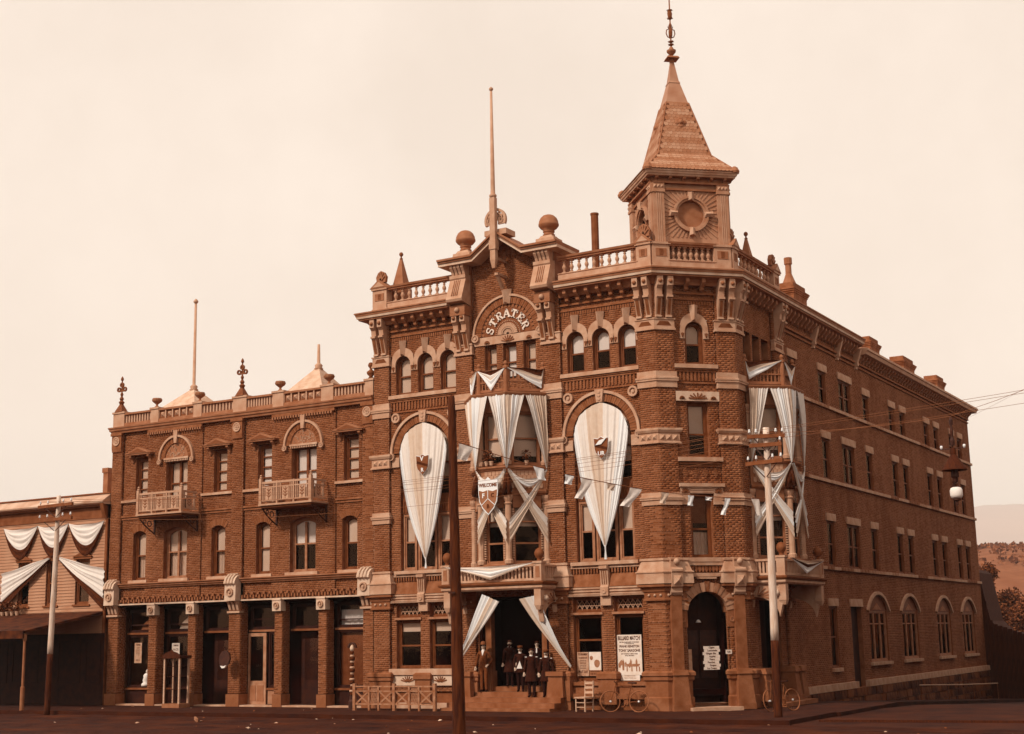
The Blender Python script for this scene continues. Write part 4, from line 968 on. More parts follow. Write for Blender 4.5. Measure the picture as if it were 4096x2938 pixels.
# ---- oriels above both entrances
def oriel(M0, wide):
    V = [(-1.5, .0), (-.56, -1.05), (.56, -1.05), (1.5, 0)]
    P = W(M0, *V)
    def sw(prof, m, name):
        b = MB(); b.sweep(prof, P); return part(HT, name, b, m)
    bs = sw([(-.3, 4.86), (.06, 4.86), (.1, 4.98), (.04, 5.02), (-.3, 5.02)], 'trim', 'oriel_base')
    sw([(-.06, 7.42), (.03, 7.42), (.1, 7.5), (.1, 7.56), (.03, 7.58), (.02, 8.32), (-.06, 8.32)], 'trim', 'oriel_spandrel')
    sw([(-.1, 8.32), (.06, 8.32), (.14, 8.4), (.14, 8.46), (-.1, 8.5)], 'trim', 'oriel_ledge')
    sw([(-.1, 10.42), (.03, 10.42), (.03, 10.85), (.12, 10.9), (.3, 10.96), (.34, 11.04), (.34, 11.08), (-.1, 11.12)], 'trim', 'oriel_cornice')
    b = MB(M0); b.pxy(V, 11.05, 11.1); b.pxy(V, 8.36, 8.4); b.pxy(V, 4.8, 4.86); part(HT, 'oriel_deck', b, 'trim_dark')
    fr = []
    for (x0, y0), (x1, y1) in zip(V, V[1:]):
        L_ = math.hypot(x1-x0, y1-y0); M = M0@FRM(x0, y0, math.degrees(math.atan2(y1-y0, x1-x0))); fr.append((M, L_))
        for k, (z0, z1) in enumerate(((5.02, 7.42), (8.5, 10.42))):
            window(HT, M, .04, .17, L_-.17, z0, z1, split=.5 if k else .3, blind=.85 if k else .45, casing='trim', bars=() if k else (6.5,), t=.06)
            if k == 0:
                q = MB(M); q.box(.17, L_-.17, .0, .06, 6.98, 7.42); pn = part(HT, 'oriel_panel', q, 'trim')
                f = MB(M)
                for an in (-70, -40, -15, 15, 40, 70): f.bar((L_/2, -.01, 7.04), (L_/2+.22*math.sin(R(an)), -.01, 7.04+.28*math.cos(R(an))), .05, .03)
                part(pn, 'shell_carving', f, 'trim_light')
        # fish-scale shingles on the spandrel
        for r in range(4):
            n = int((L_-.2)/.14)
            for i in range(n):
                u = .1+(i+.5+(.5 if r % 2 else 0))*(L_-.2)/n
                if u > L_-.12: continue
                f = MB(M); zc = 7.72+.15*r; f.pxz([(u-.065, zc+.12), (u-.065, zc), (u-.03, zc-.05), (u+.03, zc-.05), (u+.065, zc), (u+.065, zc+.12)], -.05+.004*r, -.02); part(HT, 'shingle', f, 'trim_light')
    for i, (x, y) in enumerate(V):
        a = M0@Vector((x, y, 0)); b = MB(FRM(a.x, a.y, 0))
        for z0, z1 in ((5.02, 7.42), (8.5, 10.42)):
            b.lathe(0, 0, [(.15, z0), (.16, z0+.12), (.12, z0+.16), (.115, z1-.35), (.15, z1-.3), (.12, z1-.24), (.17, z1-.1), (.17, z1)], 10)
        cp = part(HT, 'oriel_column', b, 'trim_light')
        b = MB(M0); b.lathe(x, y, [(.0, 11.1), (.09, 11.1), (.09, 11.95), (.12, 11.97), (.12, 12.03), (.05, 12.08), (.08, 12.16), (.05, 12.24), (0, 12.27)], 8); part(HT, 'railing_post', b, 'trim')
    for i, (M, L_) in enumerate(fr):
        for u in (.17, L_-.17):
            b = MB(M)
            z = 5.2
            while z < 6.9: b.box(u-.035, u+.035, -.035, .03, z, z+.05); z += .085
            part(HT, 'beaded_strip', b, 'trim_light')
        b = MB(M); b.box(.05, L_-.05, -.04, .04, 11.16, 11.26); b.box(.05, L_-.05, -.04, .04, 11.5, 11.55); b.box(.05, L_-.05, -.05, .05, 11.88, 11.96); rl = part(HT, 'oriel_railing', b, 'trim')
        n = int(L_/.13)
        for k in range(1, n): 
            f = MB(M); u = L_*k/n; f.box(u-.018, u+.018, -.02, .02, 11.26, 11.88); part(rl, 'slat', f, 'trim')
    return fr
ORF = FRONT@Matrix.Translation((-5.98, .02, 0)); ORS = SIDE@Matrix.Translation((2.35, .02, 0))
FR_F = oriel(ORF, 1); FR_S = oriel(ORS, 1)

# ---- porch balconies over the two entrances
def porch(M, a, b, D=1.2):
    c = MB(M); c.box(a, b, -D, .1, 4.2, 4.3); sl = part(HT, 'porch_roof', c, 'trim')
    path = W(M, (a, .05), (a, -D), (b, -D), (b, .05))
    c = MB(); c.sweep([(-.1, 4.1), (.0, 4.1), (.06, 4.16), (.06, 4.24), (-.1, 4.24)], path); part(sl, 'porch_fascia', c, 'stone')
    c = MB(); c.sweep([(-.1, 4.26), (.1, 4.26), (.14, 4.32), (.14, 4.36), (-.1, 4.4)], path); part(sl, 'porch_crown', c, 'trim_dark')
    c = MB(); c.sweep([(-.14, 4.4), (-.02, 4.4), (-.02, 4.48), (-.14, 4.48)], path); c.sweep([(-.16, 4.88), (.0, 4.88), (.0, 4.95), (-.16, 4.95)], path); rl = part(HT, 'balcony_rail', c, 'stone')
    n = int((b-a-.5)/.15)
    for k in range(n+1):
        f = MB(M); u = a+.3+(b-a-.6)*k/n; f.box(u-.035, u+.035, -D+.04, -D+.12, 4.48, 4.88); part(rl, 'baluster', f, 'stone')
    for u in (a+.08, b-.08):
        for k in range(6):
            f = MB(M); y = -D+.35+.13*k; f.box(u-.035, u+.035, y-.035, y+.035, 4.48, 4.88); part(rl, 'baluster', f, 'stone')
    for u in (a+.12, b-.12):
        f = MB(M); f.box(u-.15, u+.15, -D-.05, -D+.25, 4.38, 4.98); f.box(u-.18, u+.18, -D-.08, -D+.28, 4.98, 5.05); pd_ = part(HT, 'balcony_pedestal', f, 'stone')
        g = MB(M); g.box(u-.08, u+.08, -D-.06, -D-.05, 4.5, 4.88); part(pd_, 'sunk_panel', g, 'trim')
        g = MB(M); g.lathe(u, -D+.1, [(.12, 5.05), (.08, 5.09), (.07, 5.13), (.13, 5.19), (.17, 5.29), (.17, 5.35), (.12, 5.45), (.05, 5.5), (0, 5.51)], 14); part(pd_, 'stone_ball', g, 'trim_dark', True)
    for u, s in ((a+.16, -1), (b-.16, 1)):     # carved arched end brackets with pendants
        c = MB(M); n = 10; pts = [(.05, 4.1), (-D+.05, 4.1), (-D+.05, 3.72)]
        for i in range(n+1): t = R(90*i/n); pts.append((-.12-(D-.25)*math.cos(t)*1.0, 2.9+.72*math.sin(t)) if False else (-.05-(D-.3)*math.sin(R(90-90*i/n)), 3.0+.68*math.cos(R(90-90*i/n))))
        pts.append((.05, 3.0))
        c.pyz(pts, u-.09, u+.09); br = part(HT, 'arched_bracket', c, 'stone')
        f = MB(M)
        for an in (10, 35, 60, 85, 110): f.bar((u+s*.1, -.2, 3.72), (u+s*.1, -.2-.55*math.sin(R(an))*.9, 3.72+.3*math.cos(R(an))), .05, .03)
        part(br, 'carved_leaf', f, 'trim')
        f = MB(M); f.box(u-.13, u+.13, -D-.02, -D+.24, 3.55, 4.1); f.frus(u, -D+.1, 3.4, 3.55, .07, .07, .12, .12); part(br, 'pendant', f, 'stone')
        f = MB(M); f.lathe(u+s*.15, -D+.3, [(0, 3.68), (.07, 3.7), (.11, 3.78), (.11, 3.82), (.07, 3.9), (0, 3.92)], 12); part(br, 'stone_ball', f, 'stone_pale', True)
porch(FRONT, -8.08, -4.05, 1.2); porch(SIDE, .35, 4.4, 1.2)
# entrance recess, steps
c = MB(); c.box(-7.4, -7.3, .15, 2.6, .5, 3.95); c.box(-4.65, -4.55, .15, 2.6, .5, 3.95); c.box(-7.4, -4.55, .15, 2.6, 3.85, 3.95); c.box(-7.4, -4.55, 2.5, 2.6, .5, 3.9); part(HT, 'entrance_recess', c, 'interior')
for a in (-6.75, -5.95):
    c = MB(); c.box(a, a+.75, 2.42, 2.48, .8, 3.2); d = part(HT, 'entrance_door', c, 'shopfront'); f = MB(); f.box(a+.14, a+.61, 2.4, 2.42, 1.6, 3.0); part(d, 'door_glass', f, 'iron')
for u in (-7.15, -4.8):
    c = MB(); c.box(u-.13, u+.13, .3, .55, 1.3, 3.85); part(HT, 'door_pier', c, 'brick_plain'); c = MB(); c.box(u-.17, u+.17, .25, .6, .6, 1.32); part(HT, 'door_pier_base', c, 'stone_shaded')
for z, y0, a, b in ((.77, .35, -7.1, -4.85), (.6, -.12, -7.6, -4.45), (.43, -.5, -8.15, -3.8), (.26, -.95, -8.15, -3.8), (.1, -1.3, -8.2, -3.8)):
    c = MB(); c.box(a, b, y0, 2.5 if z > .7 else .5, z-.18, z); part(HT, 'stone_step', c, 'stone_shaded')
for u in (-7.85, -4.1):
    c = MB(); c.frus(u, -.05, .43, 1.15, .33, .32, .28, .27); c.box(u-.34, u+.34, -.38, .2, 1.15, 1.3); part(HT, 'stair_cheek', c, 'stone_shaded')
for u in (-8.3, -3.68):
    c = MB(); c.box(u-.09, u+.09, -.2, .1, .3, 1.15); part(HT, 'drain_stone', c, 'stone_shaded')
# side entrance
c = MB(SIDE); c.box(1.3, 3.4, .7, .8, .2, 3.6); part(HT, 'side_door', c, 'shopfront')
for u in (.55, 1.25, 3.45, 4.15):
    c = MB(SIDE); c.frus(u, -.12, .2, 1.1, .26, .34, .2, .24); c.frus(u, -.12, 1.1, 1.28, .25, .3, .2, .24); part(HT, 'plinth_pedestal', c, 'stone_shaded')
c = MB(SIDE); c.box(.8, 4.0, -.9, .1, .0, .14); c.box(1.0, 3.7, -.5, .7, .14, .3); part(HT, 'stone_step', c, 'stone_shaded')

# ---- side wall windows, lintels, strings, foundation
for i, (c0, h) in enumerate(zip(SC_, SW_)):
    t4 = 12.95 if c0 < 14 else 12.75
    for k, (z0, z1) in enumerate(((11.58, t4), (8.5, 10.18), (5.0, 6.83))):
        window(HT, SIDE, .1, c0-h, c0+h, z0, z1, split=.5, mull=(c0,) if h > .6 else (), blind=(.5 if (i+k) % 4 == 1 else (.5 if h > .6 else 0)), blind_mat='blind_light' if h > .6 else 'blind', t=.06, name='side_window')
        b = MB(SIDE); b.box(c0-h-.13, c0+h+.13, -.0, .08, z1, z1+.3); part(HT, 'stone_lintel', b, 'stone')
for z in (11.45, 8.37, 4.87):
    u = 4.85; rs = random.Random(int(z*10)); b = None
    while u < 35.4:
        L_ = rs.uniform(.7, 2.0); b = MB(SIDE); b.box(u+.004, min(35.4, u+L_)-.004, -.03-.012*rs.random(), .07, z, z+.125); part(HT, 'string_stone', b, rs.choice(['stone', 'stone', 'stone_rough'])); u += L_
for a, b_, z0, z1 in ((8.8, 9.72, 1.05, 3.45),):
    window(HT, SIDE, .1, a, b_, z0, z1, split=.5, name='side_window'); q = MB(SIDE); q.box(a-.08, b_+.1, -.05, .2, z0-.14, z0); part(HT, 'window_sill', q, 'stone')
    q = MB(SIDE); q.box(a-.13, b_+.13, .0, .08, z1, z1+.3); part(HT, 'stone_lintel', q, 'stone')
q = MB(SIDE); q.box(11.42, 13.1, .0, .08, 3.45, 3.76); part(HT, 'stone_lintel', q, 'stone')
q = MB(SIDE); q.box(11.55, 12.95, .25, .3, .2, 3.45); part(HT, 'side_door', q, 'shopfront')
for c0 in AW:
    window(HT, SIDE, .12, c0-1.3, c0+1.3, 1.16, 3.3, split=0, mull=(c0-.45, c0+.45), bars=(2.75,), casing='casing_light', name='arched_side_window')
    q = MB(SIDE); q.pxz(outline(c0-1.3, c0+1.3, 3.3, 3.96, 'seg', .6)[0:], 0.1, .16); ty = part(HT, 'arch_tympanum', q, 'casing')
    q = MB(SIDE); q.pxz([(c0-.6, 3.34), (c0+.6, 3.34), (c0, 3.62)], .07, .1); part(ty, 'carved_panel', q, 'trim')
    q = MB(SIDE); hw = 1.66; rise = .8; r_ = (hw*hw+rise*rise)/(2*rise); zc = 4.12-r_; an = math.degrees(math.asin(hw/r_)); q.arc(c0, zc, r_-.13, r_, 90-an, 90+an, -.04, .08, 22); part(HT, 'arch_hood', q, 'stone')
    q = MB(SIDE); q.box(c0-1.5, c0+1.5, -.06, .2, 1.02, 1.15); part(HT, 'window_sill', q, 'stone')
u = 4.9; rs = random.Random(4)
while u < 35.4:
    L_ = rs.uniform(1.2, 2.6)
    if not (u < 12.95 and u+L_ > 11.55):
        q = MB(SIDE); q.box(u+.005, min(u+L_, 35.4)-.005, -.1-.015*rs.random(), .06, .2, .46); part(HT, 'base_stone', q, 'stone')
        u += L_
    elif u < 11.5:
        q = MB(SIDE); q.box(u+.005, 11.55, -.1, .06, .2, .46); part(HT, 'base_stone', q, 'stone'); u = 12.95
    else: u = 12.95
for r in range(5):
    u = 4.9; z0 = -1.5+.34*r
    while u < 35.3:
        L_ = rs.uniform(.35, 1.0); q = MB(SIDE); d = rs.uniform(0, .05); q.box(u+.015, min(u+L_, 35.4)-.015, -.06-d, .1, z0+.015, z0+.325); part(HT, 'foundation_stone', q, 'rubble'); u += L_
q = MB(SIDE); q.box(4.85, 35.4, .0, .06, -1.6, .2); part(HT, 'foundation_bed', q, 'trim_dark')
q = MB(); q.box(-12, 0, .3, .45, -.3, .6); q.box(-12, -8.2, .0, .45, -.2, .2); part(HT, 'front_footing', q, 'stone')

# ---- chimneys, roof pipe
def chimney(u0, u1, z1, x0=-1.9, x1=-1.0):
    q = MB(SIDE); y0, y1 = -x1, -x0
    c = (u0+u1)/2; h = (u1-u0)/2; cy_ = (y0+y1)/2; hy = (y1-y0)/2
    q.box(c-h*.86, c+h*.86, cy_-hy*.86, cy_+hy*.86, 14.9, z1-.55)
    for k in range(4): q.box(c-h*(.88+.05*k), c+h*(.88+.05*k), cy_-hy*(.88+.06*k), cy_+hy*(.88+.06*k), z1-.55+.075*k, z1-.475+.075*k-.006)
    q.box(c-h*.8, c+h*.8, cy_-hy*.8, cy_+hy*.8, z1-.25, z1); return part(HT, 'chimney', q, 'brick_plain')
ck = chimney(9.6, 11.5, 16.95)
q = MB(SIDE); q.lathe(10.35, 1.45, [(.32, 16.95), (.2, 17.25), (.13, 17.45), (.13, 17.85), (.17, 17.87), (.17, 18.15), (.15, 18.15)], 10); part(ck, 'chimney_pot', q, 'trim')
chimney(20.4, 22.2, 16.5); chimney(26.3, 28.7, 16.5); chimney(33.2, 35.1, 16.5)
q = MB(); q.lathe(-4.2, 4, [(.15, 15), (.15, 18.75), (.17, 18.75), (.17, 18.82)], 10); part(HT, 'stove_pipe', q, 'trim_dark')
# ================================================================== the three-storey brick block on the left
WG = thing('brick_commercial_block', 'three-storey brick shop block with two small iron balconies joined to the left of the hotel', 'building', (-19, 3, 0))
WB = Bricks()
PIL = [(-26.1, -25.5), (-19.2, -18.62), (-12.56, -12.02)]
SH = [(-26.02, -25.44), (-23.65, -23.22), (-21.44, -21.04), (-19.24, -18.64), (-16.86, -16.48), (-14.67, -14.28), (-12.54, -12.06)]
for a, b in PIL:
    WB.pier(FRONT, a, b, .02, .14, 5.0, 11.6)
for a, b in SH: WB.pier(FRONT, a, b, .03, .5, .5, 4.1)
W3 = [(-24.76, -24.04), (-20.3, -19.58), (-17.92, -17.2), (-13.55, -12.83)]
W2 = [(-24.8, -24.05), (-20.36, -19.62), (-17.97, -17.25), (-13.62, -12.9)]; W2D = [(-22.97, -21.66), (-16.18, -14.88)]
DR = [(-22.95, -21.72), (-16.12, -14.86)]
for k, (a, b) in enumerate(((-25.5, -19.2), (-18.62, -12.56))):
    c0, c1 = ((-24.0, -20.9), (-17.1, -13.92))[k]
    o3 = [(p, q, 8.6, 10.36) for p, q in W3[2*k:2*k+2]]; o2 = [(p, q, 5.17, 7.24, 'seg', .13) for p, q in W2[2*k:2*k+2]]
    WB.wall(FRONT, .14, a, c0, 4.2, 11.62, [o3[0], o2[0]], .22)
    WB.wall(FRONT, .14, c1, b, 4.2, 11.62, [o3[1], o2[1]], .22)
    WB.wall(FRONT, .08, c0, c1, 4.2, 11.62, [DR[k]+(7.95, 10.16), W2D[k]+(5.17, 7.3, 'seg', .18)], .26)
    WB.left(FRONT, c0, .08, .14, 4.2, 11.62); WB.right(FRONT, c1, .08, .14, 4.2, 11.62)
def pickw(r):
    M, y, a, b, c, d = r
    if b-a < .15 or abs(y-.02) > .012 or M != FRONT: return -1e6
    P = Vector(((a+b)/2, y, (c+d)/2)); return -(P-cam.matrix_world.translation).length
WB.build(WG, 'brick_wing', 'mortar', pickw)
def wp(name, mb, m, smooth=False): return part(WG, name, mb, m, smooth)
wp('flat_roof', MB().box(-26.1, -12.01, .45, 14, 11.5, 11.62), 'zinc'); wp('party_wall', MB().box(-26.1, -25.8, .15, 14, 0, 11.5), 'brick_plain'); wp('rear_wall', MB().box(-25.8, -12.02, 13.8, 14, 0, 11.5), 'brick_plain')
wp('inner_partition', MB().box(-25.8, -12.03, 2.4, 2.5, 0, 11.49), 'interior')
for z in (3.95, 7.5): wp('floor_slab', MB().box(-25.8, -12.03, .45, 2.4, z, z+.2), 'interior')
# cornice and parapet
b = MB(); b.sweep([(-.1, 11.55), (.05, 11.55), (.07, 11.62), (.12, 11.66), (.13, 11.74), (.16, 11.76), (.17, 11.82), (-.1, 11.86)], [(-26.1, 1.5), (-26.1, .02), (-12.04, .02)]); wp('cornice', b, 'trim')
for c0, c1 in ((-24.0, -20.9), (-17.1, -13.92)):
    b = MB(); b.box(c0, c1, -.02, .09, 11.42, 11.54); u = c0+.03
    wp('frieze_strip', b, 'brick_plain')
    while u < c1-.06:
        d = MB(); d.box(u, u+.07, -.05, .08, 11.32, 11.42); wp('dentil', d, 'trim'); u += .135
PED = [(-26.08, -25.42, 'cross'), (-23.84, -23.4, 'urn'), (-21.38, -20.92, 'urn'), (-19.18, -18.46, 'cross'), (-17.06, -16.5, 'urn'), (-14.58, -13.98, 'urn'), (-12.42, -12.03, 'ball')]
for a, b_, k in PED:
    c = (a+b_)/2
    q = MB(); q.box(a, b_, -.02, .3, 11.84, 12.42); q.box(a-.04, b_+.04, -.06, .34, 12.42, 12.5); o = wp('parapet_pedestal', q, 'trim_light')
    q = MB()
    if k == 'urn': q.lathe(c, .12, [(.12, 12.5), (.1, 12.54), (.05, 12.58), (.05, 12.64), (.12, 12.7), (.2, 12.76), (.23, 12.84), (.2, 12.86), (.2, 12.9), (0, 12.9)], 12); part(o, 'urn', q, 'trim')
    elif k == 'ball': q.lathe(c, .12, [(.14, 12.5), (.07, 12.6), (.16, 12.7), (.17, 12.78), (.06, 12.86), (.05, 12.92), (.11, 13.0), (.12, 13.06), (.08, 13.14), (0, 13.17)], 12); part(o, 'ball_urn', q, 'trim_dark', True)
    else:
        q.frus(c, .12, 12.5, 12.85, .22, .2, .06, .06); q.lathe(c, .12, [(.08, 12.85), (.13, 12.95), (.06, 13.02), (.1, 13.1), (.04, 13.2), (.07, 13.3), (.03, 13.4), (.03, 13.9), (.07, 13.95), (.05, 14.04), (0, 14.12)], 8)
        for dx, dz in ((-.17, 13.52), (.17, 13.52), (0, 13.5)):
            for t in range(1): q.arc(c+dx, dz+(.22 if dx == 0 else 0), .06, .11, 0, 360, .08, .16, 10)
        q.bar((c-.2, .12, 13.45), (c+.2, .12, 13.45), .06, .05); part(o, 'iron_finial', q, 'trim_dark')
for (a, b_, pn) in ((-25.42, -23.84, 0), (-23.4, -21.38, 1), (-20.92, -19.18, 0), (-18.46, -17.06, 0), (-16.5, -14.58, 1), (-13.98, -12.42, 0)):
    q = MB(); q.box(a, b_, -.0, .26, 11.84, 11.98); rl = wp('parapet_base', q, 'trim')
    q = MB(); q.box(a, b_, -.02, .26, 12.34, 12.42); part(rl, 'top_rail', q, 'trim')
    n = 7 if not pn else 5
    if pn:
        for i in range(n):
            u0 = a+(b_-a)*i/n; u1 = a+(b_-a)*(i+1)/n; c = (u0+u1)/2
            q = MB(); q.box(u0+.02, u1-.02, .06, .14, 11.98, 12.34); pp = part(rl, 'panel', q, 'trim_dark')
            q = MB(); h = .1; q.add([(c-h, .06, 12.16-h), (c+h, .06, 12.16-h), (c+h, .06, 12.16+h), (c-h, .06, 12.16+h), (c, -.03, 12.16)], [(0, 1, 4), (1, 2, 4), (2, 3, 4), (3, 0, 4)]); part(pp, 'diamond_stud', q, 'trim_light')
            q = MB(); q.box(u0-.03, u0+.03, .0, .2, 11.98, 12.34); part(rl, 'baluster', q, 'trim_light')
    else:
        for i in range(n+3):
            u = a+(b_-a)*(i+.5)/(n+3); q = MB(); q.box(u-.035, u+.035, .05, .2, 11.98, 12.34); part(rl, 'baluster', q, 'trim_light')
# pyramid roof lights behind the parapet
for cx_, h, az, pole in ((-23.1, .9, 13.7, 17.35), (-16.15, .85, 13.85, 14.65)):
    q = MB(); q.box(cx_-h+.1, cx_+h-.1, 1.8-h+.1, 1.8+h-.1, 11.6, 12.5); q.frus(cx_, 1.8, 12.5, 12.62, h+.12, h+.12, h+.1, h+.1); q.frus(cx_, 1.8, 12.62, az-.25, h+.08, h+.08, .12, .12); o = wp('pyramid_rooflight', q, 'roof_tin')
    for r in range(8):
        t = (r+.5)/8; d = h+.08+(.12-h-.08)*t; z = 12.62+(az-.25-12.62)*t
        for M in (FRM(cx_, 1.8, 0), FRM(cx_, 1.8, 90)):
            q = MB(M); n = max(1, int(2*d/.2)); q.M = M
            for i in range(n):
                u = -d+2*d*(i+.5)/n; q.box(u-d/n*.9, u+d/n*.9, -d-.03, -d+.02, z-.05, z-.03)
            part(o, 'slate_course', q, 'roof_tin')
    q = MB(); q.lathe(cx_, 1.8, [(.16, az-.3), (.2, az-.24), (.14, az-.18), (.17, az-.1), (.12, az-.04), (.07, az), (.055, pole)], 10)
    if pole > 16: q.lathe(cx_, 1.8, [(.03, pole), (.1, pole+.06), (.11, pole+.12), (.04, pole+.22), (0, pole+.24)], 10)
    part(o, 'flagpole', q, 'trim_light', True)
# pilaster heads with rosettes
for a, b in PIL:
    q = MB(); q.pyz([(.03, 10.7), (-.03, 10.74), (-.06, 10.9), (-.06, 11.5), (.03, 11.5)], a+.02, b-.02); q.box(a-.03, b+.03, -.1, .03, 11.44, 11.55); o = wp('pilaster_head', q, 'brick_plain')
    q = MB(FRM((a+b)/2, -.06, 0, 11.2)@Matrix.Rotation(R(90), 4, 'X')); q.lathe(0, 0, [(.2, 0), (.2, .04), (.15, .04), (.13, .02)], 16)
    for an in range(0, 360, 60): q.lathe(.08*math.cos(R(an)), .08*math.sin(R(an)), [(.05, .0), (.04, .04), (0, .05)], 7)
    q.lathe(0, 0, [(.035, .02), (.03, .05), (0, .06)], 7); part(o, 'rosette', q, 'stone')
# windows
sets = [(1, 'blind', 0), (1, 'blind', 0), (1, 'blind_light', 0), (1, 'blind', 0)]
for (a, b), (bl, bm, lo) in zip(W3, sets):
    window(WG, FRONT, .3, a, b, 8.6, 10.36, split=.5, blind=bl, blind_mat=bm, bars=(9.9, 9.05))
    c = (a+b)/2
    q = MB(); q.box(c-.72, c+.72, -.14, .16, 10.5, 10.56); q.pxz([(c-.76, 10.56), (c+.76, 10.56), (c, 10.84)], -.17, .15); o = wp('window_pediment', q, 'trim')
    q = MB(); q.pxz([(c-.5, 10.59), (c+.5, 10.59), (c, 10.76)], -.182, -.17); part(o, 'pediment_field', q, 'trim_dark')
    for sx in (-1, 1):
        q = MB(); q.pyz([(.15, 10.2), (.08, 10.2), (.02, 10.32), (-.1, 10.42), (-.1, 10.5), (.15, 10.5)], c+sx*.52-.06, c+sx*.52+.06); part(o, 'small_bracket', q, 'trim')
for k, ((a, b), (bl, lo)) in enumerate(zip(W2, ((.5, .5), (.5, .48), (1, 0), (.48, 0)))):
    window(WG, FRONT, .3, a, b, 5.17, 7.24, 'seg', .13, split=.5, blind=bl, low=lo)
for k, (a, b) in enumerate(W2D):
    window(WG, FRONT, .28, a, b, 5.17, 7.3, 'seg', .18, split=.52, mull=((a+b)/2,), blind=.5, blind_mat='blind_light' if k else 'blind', low=0 if k else .5, casing='casing_light')
for a, b in W2+W2D:      # radiating brick heads, stone sills
    c = (a+b)/2; hw = (b-a)/2; y = .14 if b-a < 1 else .08; ri = .13 if b-a < 1 else .18; r_ = (hw*hw+ri*ri)/(2*ri); zc = (7.24 if b-a < 1 else 7.3)-r_; an = math.degrees(math.asin(hw/r_)); n = int(2*hw/.075)
    o = wp('brick_arch_bed', MB().arc(c, zc, r_+.005, r_+.27, 90-an, 90+an, y-.01, y+.02, 10), 'mortar')
    for i in range(n):
        t = 90-an+2*an*(i+.08)/n; q = MB(); q.arc(c, zc, r_+.005, r_+.28, t, t+2*an*.84/n, y-.022, y+.01, 1); part(o, 'voussoir', q, 'brick_wing')
    wp('window_sill', MB().box(a-.16, b+.16, y-.1, y+.2, 5.05, 5.165), 'stone')
for k, (a, b) in enumerate(DR):
    c = (a+b)/2; y = .08
    window(WG, FRONT, .3, a, b, 7.95, 10.16, split=.55, mull=(c+.0,), blind=.75, blind_mat='blind_light' if k else 'blind', name='balcony_door')
    o = wp('arch_moulding', MB().arc(c, 10.2, .9, .99, -6, 186, y-.12, y+.02, 24), 'trim_light')
    part(o, 'arch_bed', MB().arc(c, 10.2, .66, .9, 0, 180, y-.04, y+.01, 20), 'mortar')
    for i in range(32):
        t = 180*(i+.07)/32; q = MB(); q.arc(c, 10.2, .665, .895, t, t+4.8, y-.055-.01*(i % 2), y+.01, 1); part(o, 'voussoir', q, 'brick_wing')
    q = MB(); q.pxz([(c+.66*math.cos(R(t)), 10.2+.66*math.sin(R(t))) for t in range(0, 181, 12)], y-.012, y+.02); part(o, 'tympanum', q, 'trim')
    q = MB(); rs = random.Random(k)
    for i in range(60):
        t = rs.uniform(8, 172); r_ = rs.uniform(.1, .6); x = c+r_*math.cos(R(t)); z = 10.2+r_*math.sin(R(t))
        an = rs.uniform(0, 180); q.bar((x, y-.015, z), (x+.07*math.cos(R(an)), y-.03, z+.07*math.sin(R(an))), .022, .02)
    part(o, 'carved_foliage', q, 'trim_light')
    part(o, 'lintel', MB().box(c-.7, c+.7, y-.08, y+.1, 10.16, 10.24), 'stone')
    q = MB(); u = c-.66
    while u < c+.62: q.box(u, u+.05, y-.06, y+.1, 10.08, 10.16); u += .09
    part(o, 'dentil_row', q, 'stone')
    part(o, 'keystone', MB().pxz([(c-.07, 10.84), (c+.07, 10.84), (c+.12, 11.38), (c-.12, 11.38)], y-.15, y+.02), 'trim_light')
    for sx in (-1, 1):
        q = MB(FRM(c+sx*.93, y-.1, 0, 10.1)@Matrix.Rotation(R(90), 4, 'X')); q.lathe(0, 0, [(.11, -.05), (.11, .04), (.07, .04), (.07, .01), (.04, .01), (.04, .05), (0, .06)], 12); part(o, 'scroll', q, 'trim_light')
# string courses
for a, b in ((-25.5, -24.0), (-20.9, -19.2), (-18.62, -17.1), (-13.92, -12.56)):
    wp('sill_course', MB().box(a, b, .02, .2, 8.5, 8.6), 'stone')
    q = MB(); q.box(a, b, .06, .15, 7.86, 7.94); q.box(a, b, .09, .15, 7.76, 7.82); wp('corbel_course', q, 'brick_plain')
for a, b in ((-25.5, -19.2), (-18.62, -12.56)):
    q = MB(); q.sweep([(-.05, 4.84), (.05, 4.84), (.08, 4.9), (.12, 4.92), (.12, 4.96), (.18, 5.0), (.18, 5.04), (-.05, 5.06)], [(a, .08), (b, .08)]); wp('shop_cornice', q, 'trim')
    wp('iron_lintel', MB().box(a, b, -.02, .4, 4.13, 4.19), 'stone_pale')
    u = a+.04; k = 0
    while u < b-.1:
        q = MB(); q.box(u, u+.075, -.01, .1, 4.2+.06*(k % 2), 4.36); wp('dentil', q, 'brick_plain'); q = MB(); q.box(u+.06, u+.16, .0, .1, 4.38, 4.46); 
        wp('dentil', q, 'brick_plain') if k % 2 else None
        u += .15; k += 1
